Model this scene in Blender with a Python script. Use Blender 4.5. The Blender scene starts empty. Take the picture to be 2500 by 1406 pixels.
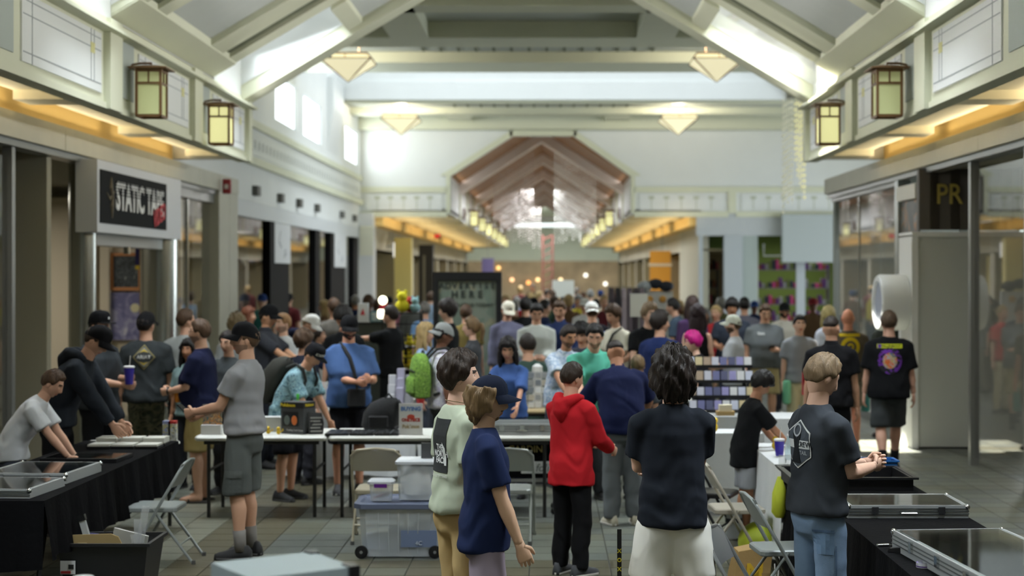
import bpy, bmesh, math, random
import numpy as np
from mathutils import Vector, Matrix
from mathutils.bvhtree import BVHTree
random.seed(7)
R = math.radians
scn = bpy.context.scene
col = scn.collection

# ------------------------------------------------------------ camera, sky, sun, exposure
F, VX, VY, HC = 3800.0, 1340.0, 670.0, 2.2       # focal length and vanishing point in 2500x1406 pixels, eye height
cd = bpy.data.cameras.new('camera')
cam = bpy.data.objects.new('camera', cd); col.objects.link(cam)
cam.location = (0, 0, HC); cam.rotation_euler = (R(90), 0, 0)
cd.sensor_width = 36; cd.sensor_fit = 'HORIZONTAL'
cd.lens = F / 2500 * 36
cd.shift_x = -(VX - 1250) / 2500
cd.shift_y = -(703 - VY) / 2500
cd.clip_start = 0.2; cd.clip_end = 400
cd.dof.use_dof = True; cd.dof.focus_distance = 8.7; cd.dof.aperture_fstop = 1.9
scn.camera = cam
vs = scn.view_settings
vs.view_transform = 'Standard'; vs.look = 'None'; vs.gamma = 1.0; vs.use_curve_mapping = False
vs.exposure = 0.0
try:
    scn.cycles.use_denoising = True
    scn.cycles.max_bounces = 8; scn.cycles.diffuse_bounces = 5; scn.cycles.glossy_bounces = 3
    scn.cycles.transparent_max_bounces = 12; scn.cycles.transmission_bounces = 4
    scn.cycles.caustics_reflective = False; scn.cycles.caustics_refractive = False
    scn.cycles.sample_clamp_indirect = 6
except Exception: pass

w = bpy.data.worlds.new('sky'); scn.world = w; w.use_nodes = True
bg = w.node_tree.nodes['Background']
bg.inputs['Color'].default_value = (.80, .90, 1.0, 1); bg.inputs['Strength'].default_value = .95

def lamp(name, kind, loc, rot=(0, 0, 0), energy=100, color=(1, 1, 1), size=1, size_y=None, **kw):
    l = bpy.data.lights.new(name, kind); l.energy = energy; l.color = color
    if kind == 'AREA':
        l.size = size
        if size_y: l.shape = 'RECTANGLE'; l.size_y = size_y
    if kind == 'POINT': l.shadow_soft_size = size
    o = bpy.data.objects.new(name, l); col.objects.link(o); o.location = loc; o.rotation_euler = rot
    for k, v in kw.items(): setattr(l, k, v)
    return o
sd = Vector((.225, -.23, -1)).normalized()
sun = lamp('sun', 'SUN', (0, 0, 30), energy=45.0, color=(1, .93, .80)); sun.data.angle = R(.6)
sun.rotation_euler = sd.to_track_quat('-Z', 'Y').to_euler()
DAY = (.86, .94, 1.0)
# daylight: the roof-light of the cross hall, the clerestory windows of its left wall, and a fill lamp added for an unseen entrance on its right
lamp('skylight_daylight', 'AREA', (0, 37.2, 9.4), (0, 0, 0), 620, DAY, 12, 6.6, spread=R(140))
for y0, y1 in ((31.3, 34.05), (34.9, 37.7), (42.0, 45.0)):
    lamp('window_daylight', 'AREA', (-5.42, (y0 + y1) / 2, 5.8), (0, R(-90), 0), 60, DAY, .9, y1 - y0)
lamp('entrance_fill', 'AREA', (13.6, 36, 2.2), (0, R(90), 0), 950, DAY, 4, 13)
# daylight of the hall roof-lights (both slopes, every bay)
for yb in (21.3, 14.7, 8.1, 1.5, -5.1):
    for s in (-1, 1):
        lamp('roof_daylight', 'AREA', (-.31 + s * 3.3, yb, 5.62), (0, R(s * 20), 0), 120, DAY, 1.3, 1.6, spread=R(112))
# fill lamps added to brighten the roof, hidden on the small ledge along the top of both fascias, aimed at the opposite roof slope
for yc in (21, 17.4, 13.7, 10, 6.3, 2.6, -2):
    for s in (-1, 1):
        lamp('fascia_fill', 'AREA', (-.31 + s * 4.0, yc, 4.665), (0, R(s * 101), 0), 34, (1, .985, .95), .05, 3.2, spread=R(78))
for yb in (52, 62, 72, 82, 92):
    lamp('far_fill', 'AREA', (-.3, yb, 4.95), (0, 0, 0), 560, (.95, .97, 1), 1.2, 5)  # fill lamps added below the closed timber roof
for yb in (49.5, 58, 67, 76, 85, 94):
    for s in (-1, 1): lamp('far_roof_fill', 'AREA', (-.24 + s * 2.5, yb, 5.15), (0, R(s * 112), 0), 10, (1, .95, .88), .06, 7, spread=R(120))  # added lamps that brighten the underside of the timber roof
lamp('far_court_daylight', 'AREA', (-.3, 112, 6.6), (0, 0, 0), 2600, DAY, 9, 16)

# ------------------------------------------------------------ colours and materials
def lin(c): return tuple(((v / 255 / 12.92) if v / 255 <= .04045 else ((v / 255 + .055) / 1.055) ** 2.4) for v in c)
_m = {}
def mat(c, rough=.6, metal=0, emit=0, bump=0, bscale=60, var=0, vscale=4, stretch=(1, 1, 1), spec=.5, alpha=1, coat=0, emitc=None):
    """principled material; c is sRGB 0-255; var = amount of noise-driven tone variation, bump = relief"""
    key = (tuple(c), rough, metal, emit, bump, bscale, var, vscale, stretch, spec, alpha, coat, emitc)
    if key in _m: return _m[key]
    m = bpy.data.materials.new('paint_%d' % len(_m)); m.use_nodes = True
    nt = m.node_tree; b = nt.nodes['Principled BSDF']; L = nt.links.new
    l = lin(c)
    b.inputs['Base Color'].default_value = (*l, 1); b.inputs['Roughness'].default_value = rough
    b.inputs['Metallic'].default_value = metal; b.inputs['Specular IOR Level'].default_value = spec
    b.inputs['Alpha'].default_value = alpha; b.inputs['Coat Weight'].default_value = coat
    if emit:
        b.inputs['Emission Color'].default_value = (*(lin(emitc) if emitc else l), 1); b.inputs['Emission Strength'].default_value = emit
    if var or bump:
        tc = nt.nodes.new('ShaderNodeTexCoord'); mp = nt.nodes.new('ShaderNodeMapping'); mp.inputs['Scale'].default_value = stretch
        L(tc.outputs['Object'], mp.inputs['Vector'])
    if var:
        n = nt.nodes.new('ShaderNodeTexNoise'); n.inputs['Scale'].default_value = vscale; n.inputs['Detail'].default_value = 5
        L(mp.outputs[0], n.inputs['Vector'])
        r = nt.nodes.new('ShaderNodeMapRange'); r.inputs[1].default_value = .25; r.inputs[2].default_value = .75
        r.inputs[3].default_value = 1 - var; r.inputs[4].default_value = 1 + var; L(n.outputs['Fac'], r.inputs[0])
        x = nt.nodes.new('ShaderNodeVectorMath'); x.operation = 'SCALE'; x.inputs[0].default_value = l; L(r.outputs[0], x.inputs['Scale'])
        L(x.outputs[0], b.inputs['Base Color'])
    if bump:
        n = nt.nodes.new('ShaderNodeTexNoise'); n.inputs['Scale'].default_value = bscale; n.inputs['Detail'].default_value = 4
        L(mp.outputs[0], n.inputs['Vector'])
        bp = nt.nodes.new('ShaderNodeBump'); bp.inputs['Strength'].default_value = bump; bp.inputs['Distance'].default_value = .01
        L(n.outputs['Fac'], bp.inputs['Height']); L(bp.outputs[0], b.inputs['Normal'])
    _m[key] = m
    return m
def cloth_mat(c, v=.05):
    """matt cloth with soft crease relief"""
    key = ('cloth', tuple(c), v)
    if key in _m: return _m[key]
    m = bpy.data.materials.new('cloth_%d' % len(_m)); m.use_nodes = True; nt = m.node_tree; b = nt.nodes['Principled BSDF']; L = nt.links.new
    l = lin(c); b.inputs['Base Color'].default_value = (*l, 1); b.inputs['Roughness'].default_value = .94; b.inputs['Specular IOR Level'].default_value = .15
    tc = nt.nodes.new('ShaderNodeTexCoord'); mp = nt.nodes.new('ShaderNodeMapping'); mp.inputs['Scale'].default_value = (1, 1, .55); L(tc.outputs['Object'], mp.inputs['Vector'])
    n = nt.nodes.new('ShaderNodeTexNoise'); n.inputs['Scale'].default_value = 7; n.inputs['Detail'].default_value = 3; n.inputs['Distortion'].default_value = 1.6; L(mp.outputs[0], n.inputs['Vector'])
    n.noise_type = 'RIDGED_MULTIFRACTAL' if hasattr(n, 'noise_type') else n.noise_type
    bp = nt.nodes.new('ShaderNodeBump'); bp.inputs['Strength'].default_value = .35; bp.inputs['Distance'].default_value = .02; L(n.outputs['Fac'], bp.inputs['Height'])
    f = nt.nodes.new('ShaderNodeTexNoise'); f.inputs['Scale'].default_value = 300; L(tc.outputs['Object'], f.inputs['Vector'])
    b2 = nt.nodes.new('ShaderNodeBump'); b2.inputs['Strength'].default_value = .06; b2.inputs['Distance'].default_value = .004; L(f.outputs['Fac'], b2.inputs['Height']); L(bp.outputs[0], b2.inputs['Normal']); L(b2.outputs[0], b.inputs['Normal'])
    _m[key] = m; return m
def pattern(name, cols, scale=10, kind='noise', rough=.85, stops=None, stretch=(1, 1, 1), metal=0, emit=0):
    """several flat colours split by a noise or voronoi field (printed cloth, posters, camouflage)"""
    if name in _m: return _m[name]
    m = bpy.data.materials.new(name); m.use_nodes = True; nt = m.node_tree; b = nt.nodes['Principled BSDF']; L = nt.links.new
    tc = nt.nodes.new('ShaderNodeTexCoord'); mp = nt.nodes.new('ShaderNodeMapping'); mp.inputs['Scale'].default_value = stretch
    L(tc.outputs['Object'], mp.inputs['Vector'])
    if kind == 'noise':
        n = nt.nodes.new('ShaderNodeTexNoise'); n.inputs['Detail'].default_value = 2; n.inputs['Distortion'].default_value = 1.5; out = n.outputs['Fac']
    else:
        n = nt.nodes.new('ShaderNodeTexVoronoi'); n.feature = 'F1'; sp = nt.nodes.new('ShaderNodeSeparateColor'); L(n.outputs['Color'], sp.inputs[0]); out = sp.outputs[0]
    n.inputs['Scale'].default_value = scale; L(mp.outputs[0], n.inputs['Vector'])
    r = nt.nodes.new('ShaderNodeValToRGB'); r.color_ramp.interpolation = 'CONSTANT'
    st = stops or [i / len(cols) for i in range(len(cols))]
    e = r.color_ramp.elements
    while len(e) < len(cols): e.new(.5)
    for i, c in enumerate(cols): e[i].position = st[i]; e[i].color = (*lin(c), 1)
    L(out, r.inputs[0]); L(r.outputs[0], b.inputs['Base Color']); b.inputs['Roughness'].default_value = rough; b.inputs['Metallic'].default_value = metal
    if emit: L(r.outputs[0], b.inputs['Emission Color']); b.inputs['Emission Strength'].default_value = emit
    _m[name] = m; return m
def glass(name='clear_glass', tint=(255, 255, 255), refl=1.0, rough=.0):
    if name in _m: return _m[name]
    m = bpy.data.materials.new(name); m.use_nodes = True; nt = m.node_tree; nt.nodes.clear(); L = nt.links.new
    o = nt.nodes.new('ShaderNodeOutputMaterial'); mx = nt.nodes.new('ShaderNodeMixShader')
    t = nt.nodes.new('ShaderNodeBsdfTransparent'); t.inputs[0].default_value = (*lin(tint), 1)
    g = nt.nodes.new('ShaderNodeBsdfGlossy'); g.inputs['Roughness'].default_value = rough
    f = nt.nodes.new('ShaderNodeFresnel'); ge = nt.nodes.new('ShaderNodeNewGeometry')
    mi = nt.nodes.new('ShaderNodeMath'); mi.operation = 'MULTIPLY_ADD'; mi.inputs[1].default_value = -(1.5 - 1 / 1.5); mi.inputs[2].default_value = 1.5
    L(ge.outputs['Backfacing'], mi.inputs[0]); L(mi.outputs[0], f.inputs[0])   # same reflectance on both faces of a thin pane
    mu = nt.nodes.new('ShaderNodeMath'); mu.operation = 'MULTIPLY'; mu.inputs[1].default_value = refl; mu.use_clamp = True
    L(f.outputs[0], mu.inputs[0]); L(mu.outputs[0], mx.inputs[0]); L(t.outputs[0], mx.inputs[1]); L(g.outputs[0], mx.inputs[2]); L(mx.outputs[0], o.inputs[0])
    _m[name] = m; return m
def frosted(name, c, mixf):
    """cloudy clear plastic: part see-through, part white scatter"""
    if name in _m: return _m[name]
    m = bpy.data.materials.new(name); m.use_nodes = True; nt = m.node_tree; b = nt.nodes['Principled BSDF']; L = nt.links.new
    b.inputs['Base Color'].default_value = (*lin(c), 1); b.inputs['Roughness'].default_value = .25
    t = nt.nodes.new('ShaderNodeBsdfTransparent'); mx = nt.nodes.new('ShaderNodeMixShader'); mx.inputs[0].default_value = mixf
    L(t.outputs[0], mx.inputs[1]); L(b.outputs[0], mx.inputs[2]); L(mx.outputs[0], nt.nodes['Material Output'].inputs[0])
    _m[name] = m; return m

# ------------------------------------------------------------ mesh helpers
class MB:
    def __init__(s): s.v = []; s.f = []; s.mi = []; s.cur = 0
    def add(s, vs_, fs):
        n = len(s.v); s.v += [tuple(p) for p in vs_]; s.f += [tuple(i + n for i in f) for f in fs]; s.mi += [s.cur] * len(fs); return s
    def box(s, x0, x1, y0, y1, z0, z1):
        return s.add([(x0, y0, z0), (x1, y0, z0), (x1, y1, z0), (x0, y1, z0), (x0, y0, z1), (x1, y0, z1), (x1, y1, z1), (x0, y1, z1)],
                     [(0, 3, 2, 1), (4, 5, 6, 7), (0, 1, 5, 4), (1, 2, 6, 5), (2, 3, 7, 6), (3, 0, 4, 7)])
    def cbox(s, c, hx, hy, hz, M=None):
        n = len(s.v); s.box(-hx, hx, -hy, hy, -hz, hz)
        for i in range(n, len(s.v)):
            p = Vector(s.v[i]); p = (M @ p) if M else p; s.v[i] = tuple(p + Vector(c))
        return s
    def bbox(s, x0, x1, y0, y1, z0, z1, b=.01):
        """box with chamfered vertical edges and top/bottom"""
        def ring(e, z): return [(x0 + e, y0 + b, z), (x0 + b, y0 + e, z), (x1 - b, y0 + e, z), (x1 - e, y0 + b, z), (x1 - e, y1 - b, z), (x1 - b, y1 - e, z), (x0 + b, y1 - e, z), (x0 + e, y1 - b, z)]
        h = b * .6
        return s.loft([ring(h, z0), ring(0, z0 + h), ring(0, z1 - h), ring(h, z1)])
    def loft(s, rings, cap=True, closed=True):
        n = len(rings[0]); vs_ = [p for r in rings for p in r]; fs = []
        for i in range(len(rings) - 1):
            for j in range(n if closed else n - 1):
                a, b_ = i * n + j, i * n + (j + 1) % n
                fs.append((a, b_, b_ + n, a + n))
        if cap: fs.append(tuple(range(n - 1, -1, -1))); k = (len(rings) - 1) * n; fs.append(tuple(range(k, k + n)))
        return s.add(vs_, fs)
    def tube(s, pts, r, n=8, cap=True):
        pts = [Vector(p) for p in pts]; rs = r if isinstance(r, (list, tuple)) else [r] * len(pts)
        rings = []; ref = None
        for i, p in enumerate(pts):
            t = (pts[min(i + 1, len(pts) - 1)] - pts[max(i - 1, 0)]).normalized()
            if ref is None: ref = Vector((0, 0, 1)) if abs(t.z) < .9 else Vector((0, 1, 0))
            u = ref - t * ref.dot(t)
            if u.length < 1e-4: u = Vector((1, 0, 0)) - t * t.x
            u.normalize(); ref = u; v = t.cross(u)
            rings.append([tuple(p + (u * math.cos(2 * math.pi * k / n) + v * math.sin(2 * math.pi * k / n)) * rs[i]) for k in range(n)])
        return s.loft(rings, cap)
    def cyl(s, c, r, z0, z1, n=20, r2=None):
        r2 = r if r2 is None else r2
        return s.loft([[(c[0] + rr * math.cos(2 * math.pi * k / n), c[1] + rr * math.sin(2 * math.pi * k / n), z) for k in range(n)] for rr, z in ((r, z0), (r2, z1))])
    def lathe(s, c, prof, n=20):
        return s.loft([[(c[0] + rr * math.cos(2 * math.pi * k / n), c[1] + rr * math.sin(2 * math.pi * k / n), c[2] + z) for k in range(n)] for rr, z in prof])
    def ball(s, c, rx, ry=None, rz=None, n=12, m=8):
        ry = ry or rx; rz = rz or rx
        return s.loft([[(c[0] + rx * math.sin(a) * math.cos(2 * math.pi * k / n), c[1] + ry * math.sin(a) * math.sin(2 * math.pi * k / n), c[2] - rz * math.cos(a)) for k in range(n)]
                       for a in [math.pi * (i + .35) / (m + .7 - 1 + .0) if False else .12 + (math.pi - .24) * i / (m - 1) for i in range(m)]])
    def prism(s, poly, ax, a0, a1):
        """polygon in the plane normal to axis ax (0,1,2), from a0 to a1"""
        def P(p, a): return (a, p[0], p[1]) if ax == 0 else ((p[0], a, p[1]) if ax == 1 else (p[0], p[1], a))
        return s.loft([[P(p, a0) for p in poly], [P(p, a1) for p in poly]])
    def mesh(s, name):
        me = bpy.data.meshes.new(name); me.from_pydata(s.v, [], s.f)
        if any(s.mi): me.polygons.foreach_set('material_index', s.mi)
        bm = bmesh.new(); bm.from_mesh(me); bmesh.ops.recalc_face_normals(bm, faces=bm.faces); bm.to_mesh(me); bm.free()
        return me
    def build(s, name, m=None, parent=None, smooth=False, kind=None):
        me = s.mesh(name)
        for mm in (m if isinstance(m, (list, tuple)) else [m]):
            if mm: me.materials.append(mm)
        if smooth: me.polygons.foreach_set('use_smooth', [True] * len(me.polygons)); me.set_sharp_from_angle(angle=R(40))
        return put(name, me, parent, kind)
def put(name, me, parent=None, kind=None):
    o = bpy.data.objects.new(name, me); col.objects.link(o)
    if parent: o.parent = parent
    if kind: o['kind'] = kind
    return o
def B(name, m, parent, *box, kind=None): return MB().box(*box).build(name, m, parent, kind=kind)
def thing(name, label, cat, loc=(0, 0, 0), rz=0, group=None):
    o = bpy.data.objects.new(name, None); col.objects.link(o); o.location = loc; o.rotation_euler = (0, 0, rz); o.empty_display_size = .2
    return tag(o, label, cat, group)
def tag(o, label, cat, group=None):
    o['label'] = label; o['category'] = cat
    if group: o['group'] = group
    return o
def struct(o): o['kind'] = 'structure'; return o
def copy_tree(o, label=None, loc=None, rz=None, parent=None):
    c = o.copy(); col.objects.link(c); c.parent = parent
    if loc is not None: c.location = loc
    if rz is not None: c.rotation_euler = (0, 0, rz)
    if label: c['label'] = label
    for ch in list(o.children): copy_tree(ch, parent=c)
    return c
def P(x, y, d): return Vector(((x - VX) * d / F, d, HC - (y - VY) * d / F))
def PX(x, d): return (x - VX) * d / F
def PZ(y, d): return HC - (y - VY) * d / F
def text_mesh(s, size=1.0, bold=0, shear=0, ext=0.0, align='CENTER'):
    cu = bpy.data.curves.new('lettering', 'FONT'); cu.body = s; cu.size = size; cu.align_x = align; cu.align_y = 'CENTER'; cu.offset = bold; cu.shear = shear; cu.extrude = ext; cu.resolution_u = 3
    ob = bpy.data.objects.new('lettering', cu); col.objects.link(ob)
    dg = bpy.context.evaluated_depsgraph_get(); me = bpy.data.meshes.new_from_object(ob.evaluated_get(dg))
    bpy.data.objects.remove(ob); bpy.data.curves.remove(cu); return me
def text(s, m, parent, loc, size, rot=(R(90), 0, 0), bold=0, sx=1, shear=0, name='lettering', ext=.002):
    me = text_mesh(s, size, bold, shear, ext); me.materials.clear(); me.materials.append(m)
    o = put(name, me, parent); o.location = loc; o.rotation_euler = rot; o.scale = (sx, 1, 1); return o
# ------------------------------------------------------------ the setting
WHITE = mat((222, 224, 222), .7, var=.02, vscale=1.5)
CREAM = mat((212, 213, 190), .65, var=.02, vscale=1.5)
PANELG = mat((196, 200, 196), .75, var=.02)
SLOTG = mat((104, 108, 88), .7)
SOFFIT = mat((240, 234, 208), .7)
GOLD = mat((234, 202, 132), .7)
STONE = mat((190, 188, 172), .55, var=.05, vscale=3)
GREYMETAL = mat((150, 152, 150), .35, .6)
STEEL = mat((170, 172, 165), .22, .9)
BLACK = mat((12, 12, 13), .75, spec=.15)
DARK = mat((34, 34, 35), .6)
WOOD = mat((150, 100, 50), .5, var=.25, vscale=6, stretch=(.4, 6, 6))
GLASS = glass()
XL, XR, CX = -5.5, 4.9, -.31
EAZ = 4.69; SLOPE = .596; HW = 4.09

# floor: recessed grout bed, square wood-look tiles; the 300 tiles that show largest are parts, the rest one part
floor_bed = struct(MB().box(-14, 16, -12, 130, -.2, -.006).build('floor', mat((58, 58, 52), .8)))
T = .303
def tile_mat(c): return mat(c, .38, var=.16, vscale=5, stretch=(1.2, 9, 1), bump=.15, bscale=14)
TM = [tile_mat(tuple(int(v * .70) for v in c)) for c in ((146, 150, 136), (128, 133, 126), (137, 136, 116), (124, 116, 92), (162, 162, 142))]
def tmat(i, j):
    x = -2.57 + (i + .5) * T; h = (i * 7349 + j * 9151 + i * j * 31) % 17
    if x < -2.87: return 4 if h < 13 else 0
    if x < -2.27: return 3
    if j <= -1: return 3 if h % 3 else 2
    if h < 7: return 0
    if h < 13: return 1
    return 2
def tile_mb(mb, x0, y0, z=0):
    g = .004; e = .002
    return mb.add([(x0 + g, y0 + g, z - .008), (x0 + T - g, y0 + g, z - .008), (x0 + T - g, y0 + T - g, z - .008), (x0 + g, y0 + T - g, z - .008),
                   (x0 + g + e, y0 + g + e, z), (x0 + T - g - e, y0 + g + e, z), (x0 + T - g - e, y0 + T - g - e, z), (x0 + g + e, y0 + T - g - e, z)],
                  [(4, 5, 6, 7), (0, 1, 5, 4), (1, 2, 6, 5), (2, 3, 7, 6), (3, 0, 4, 7)])
tmesh = []
for k in range(5):
    me = tile_mb(MB(), 0, 0).mesh('tile'); me.materials.append(TM[k]); tmesh.append(me)
near = set(); n_t = 0
for j in range(-3, 16):
    for i in range(-3, 16):
        y0 = 11.98 + j * T; x0 = -2.57 + i * T
        xp = VX + x0 * F / y0
        if 340 < xp < 1720 and len(near) < 300 and not (930 < xp < 1240 and y0 < 12.2):
            near.add((i, j))
            o = put('tile', tmesh[tmat(i, j)], floor_bed); o.location = (x0, y0, 0)
mb = MB()
for j in range(-36, 75):
    for i in range(-14, 40):
        if (i, j) in near: continue
        mb.cur = tmat(i, j); tile_mb(mb, -2.57 + i * T, 11.98 + j * T)
tf = mb.build('tile_field', TM, floor_bed, kind='stuff')
struct(MB().box(-14, 16, 34.7, 130, -.006, .0).build('floor', mat((104, 106, 96), .4, var=.1)))

# walls of the near hall: shops set back behind glass on both sides, lintel band, gold cove wall above
def side_wall(sgn, X, y0, y1, name):
    w_ = MB()
    w_.box(*sorted((X, X + sgn * .2)), y0, y1, 3.57, 4.75)
    return struct(w_.build(name, GOLD))
side_wall(-1, XL, -10, 22.75, 'wall_left'); side_wall(1, XR, -10, 22.75, 'wall_right')
for sgn, X, nm in ((-1, XL, 'left'), (1, XR, 'right')):
    t = struct(bpy.data.objects.new('trim_1' if sgn < 0 else 'trim_2', None)); col.objects.link(t)
    for a, b_ in ((-10, -1), (-1, 8), (8, 17.2), (17.2, 23.8), (23.8, 26.8)):
        MB().box(*sorted((X + sgn * .1, X - sgn * .16)), a + .01, b_ - .01, 3.57, 3.83).build('lintel_panel', STONE, t)
    B('lintel_lip', GREYMETAL, t, *sorted((X + sgn * .1, X - sgn * .1)), -10, 26.8, 3.50, 3.57)
    # dim cove lamps hidden on top of the lintel, one per bay
    for yb in (21.0, 17.6, 14.3, 11, 7):
        lamp('cove_lamp', 'AREA', (X - sgn * .10, yb, 3.85), (0, R(180 - sgn * 42), 0), 14, (1, .84, .58), .08, 2.9)

# hanging fascia boxes with framed panels, soffit trays behind
def fascia(sgn, Xf, Xw, name, y_list):
    root = struct(bpy.data.objects.new(name, None)); col.objects.link(root)
    s = -sgn                                    # inward direction
    lo, hi = sorted((Xf, Xf + sgn * .14))
    def fx(a, b_): return sorted((Xf + s * a, Xf + s * b_))
    LINE = mat((150, 156, 158), .6); LY = mat((206, 202, 140), .6)
    for (a, b_) in y_list:
        B('fascia_board', CREAM, root, lo, hi, a, b_, 3.84, 4.70)
        mb = MB()                               # raised frame
        mb.box(*fx(.0, .07), a, a + .22, 3.84, 4.74).box(*fx(0, .07), b_ - .22, b_, 3.84, 4.74)
        mb.build('pilaster', CREAM, root)
        MB().box(*fx(0, .03), a + .22, b_ - .22, 4.62, 4.74).box(*fx(0, .03), a + .22, b_ - .22, 3.84, 3.9).build('rail', CREAM, root)
        B('plate_panel', mat((168, 176, 170), .6), root, *fx(0, .012), a + .42, a + .86, 4.02, 4.6)
        B('art_panel', WHITE, root, *fx(0, .016), a + 1.05, b_ - .34, 3.98, 4.56)
        ln = MB()
        for z in (4.5, 4.38, 4.06): ln.box(*fx(.014, .019), a + 1.08, b_ - .37, z, z + .009)
        for yy in (a + 1.3, b_ - .7, b_ - .6): ln.box(*fx(.014, .019), yy, yy + .014, 4.06 if yy > a + 2 else 3.98, 4.56)
        ln.build('line_inlay', LINE, root)
        B('flower_inlay', LY, root, *fx(.014, .021), b_ - .71, b_ - .58, 4.33, 4.43)
        B('ledge', CREAM, root, *fx(0, .15), a + .01, b_ - .01, 4.60, 4.635)  # ledge added only to hide the fill lamps above it
        # soffit tray
        xa, xb = sorted((Xf + sgn * .012, Xw))
        mb = MB(); mb.box(xa, xb, a, b_ - .5, 3.99, 4.04); mb.build('soffit_board', SOFFIT, root)
        mb = MB(); mb.box(xa, xb, b_ - .5, b_, 3.90, 4.03); mb.build('soffit_drop', SOFFIT, root)
    return root
bays = [(19.28, 22.75), (15.6, 19.28), (11.9, 15.6), (8.2, 11.9), (4.5, 8.2), (.8, 4.5), (-2.9, .8), (-10, -2.9)]
fascia(-1, CX - HW, XL + .3, 'trim_3', bays)
fascia(1, CX + HW, XR - .25, 'trim_4', bays)

# pitched roof of the near hall: slabs between roof-lights, cross beams with dark slots
def slope_pt(s, u, t=0):                         # u = distance from eave towards ridge (horizontal)
    return (CX + s * (HW - u), EAZ + u * SLOPE + t)
def slab(mb, s, u0, u1, y0, y1, t0, t1):
    p = [slope_pt(s, u0, t0), slope_pt(s, u1, t0), slope_pt(s, u1, t1), slope_pt(s, u0, t1)]
    mb.prism([(q[0], q[1]) for q in p], 1, y0, y1); return mb
roof = struct(bpy.data.objects.new('ceiling', None)); col.objects.link(roof)
for yb in (20.4, 13.8, 7.2, .6, -6.0):
    y_sky0, y_sky1 = yb, yb + 1.8                # roof-light bay
    y_s0, y_s1 = yb - 4.8, yb                    # solid bay before it
    for s in (-1, 1):
        slab(MB(), s, 0, HW, y_s0, y_s1, .20, .32).build('roof_panel', PANELG, roof)
        mb = MB(); slab(mb, s, 0, HW, y_s0, y_s0 + .3, .11, .2); slab(mb, s, 0, HW, y_s0 + .72, y_s0 + 1.1, .11, .2)
        slab(mb, s, 0, HW, y_s1 - 1.5, y_s1 - .82, .11, .2); slab(mb, s, 0, HW, y_s1 - .42, y_s1, .11, .2)
        mb.build('roof_beam', CREAM, roof)
        mb = MB(); slab(mb, s, .25, HW, y_s0 + .3, y_s0 + .72, .17, .199); slab(mb, s, .25, HW, y_s1 - .82, y_s1 - .42, .17, .199); mb.build('air_slot', SLOTG, roof)  # recess shade painted as dark strips; nothing is cut in
        mb = MB(); slab(mb, s, .004, .3, y_s0 + .006, y_s1 - .006, .09, .194); slab(mb, s, HW - .3, HW, y_s0 + .006, y_s1 - .006, .09, .194); mb.build('eave_board', CREAM, roof)
        # roof-light: upstand walls, closed upper part, glazing
        slab(MB(), s, 1.54, HW, y_sky0, y_sky1, .14, .3).build('roof_panel', PANELG, roof)
        slab(MB(), s, 1.54, 1.74, y_sky0 + .01, y_sky1 - .01, .06, .145).build('roof_beam', CREAM, roof)
        mb = MB(); slab(mb, s, 0, 1.54, y_sky0 - .1, y_sky0 + .012, .2, .9); slab(mb, s, 0, 1.54, y_sky1 - .012, y_sky1 + .1, .2, .9)
        slab(mb, s, 1.528, 1.64, y_sky0 + .012, y_sky1 - .012, .2, .9); mb.prism([slope_pt(s, -.06, .04), slope_pt(s, .01, .04), slope_pt(s, .01, .9), slope_pt(s, -.06, .9)], 1, y_sky0, y_sky1)
        mb.build('upstand', WHITE, roof)
        clear = yb == 20.4 and s > 0                 # one clear roof-light lets the sun in; the others are opaque panes given a daylight glow
        w_ = struct(slab(MB(), s, .02, 1.52, y_sky0 + .02, y_sky1 - .02, *((.20, .215) if clear else (.62, .64))).build('window_%d' % (int(yb * 10) % 97 + (1 if s > 0 else 0)), glass('sky_glass', refl=.5) if clear else mat((234, 240, 246), .6, emit=.62)))
mb = MB()
for s in (-1, 1): slab(mb, s, -.02, HW, 22.2, 22.75, -.02, .32)
mb.build('roof_beam', CREAM, roof)
for s, y in ((-1, 18.0), (1, 18.0)):             # sprinkler heads
    x, z = slope_pt(s, 2.3, .2); MB().cyl((x, y), .03, z - .12, z + .02, 8).cyl((x, y), .06, z - .13, z - .11, 8).box(x - .1, x + .1, y - .012, y + .012, z - .08, z - .06).build('sprinkler_head', GREYMETAL, roof)
MB().box(-6.4, CX - HW - .005, -10.2, 22.75, 4.77, 4.9).build('roof_cover', WHITE, roof); MB().box(CX + HW + .005, 6.0, -10.2, 22.75, 4.77, 4.9).build('roof_cover', WHITE, roof)
# gable closing wall above the hall roof, back wall behind the viewer
gw = MB().prism([(CX - HW - 1.2, EAZ - .8), (CX - HW, EAZ - .8), (CX - HW, EAZ + .3), (CX, EAZ + HW * SLOPE + .3), (CX, 9), (CX - HW - 1.2, 9)], 1, 22.76, 22.95)
gw.prism([(CX + HW + 9, EAZ - .8), (CX + HW, EAZ - .8), (CX + HW, EAZ + .3), (CX, EAZ + HW * SLOPE + .3), (CX, 9), (CX + HW + 9, 9)], 1, 22.76, 22.95)
struct(gw.build('wall_gable', WHITE))
struct(MB().box(-8, 8, -10.2, -10, 0, 8).build('wall_back', WHITE))

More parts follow.
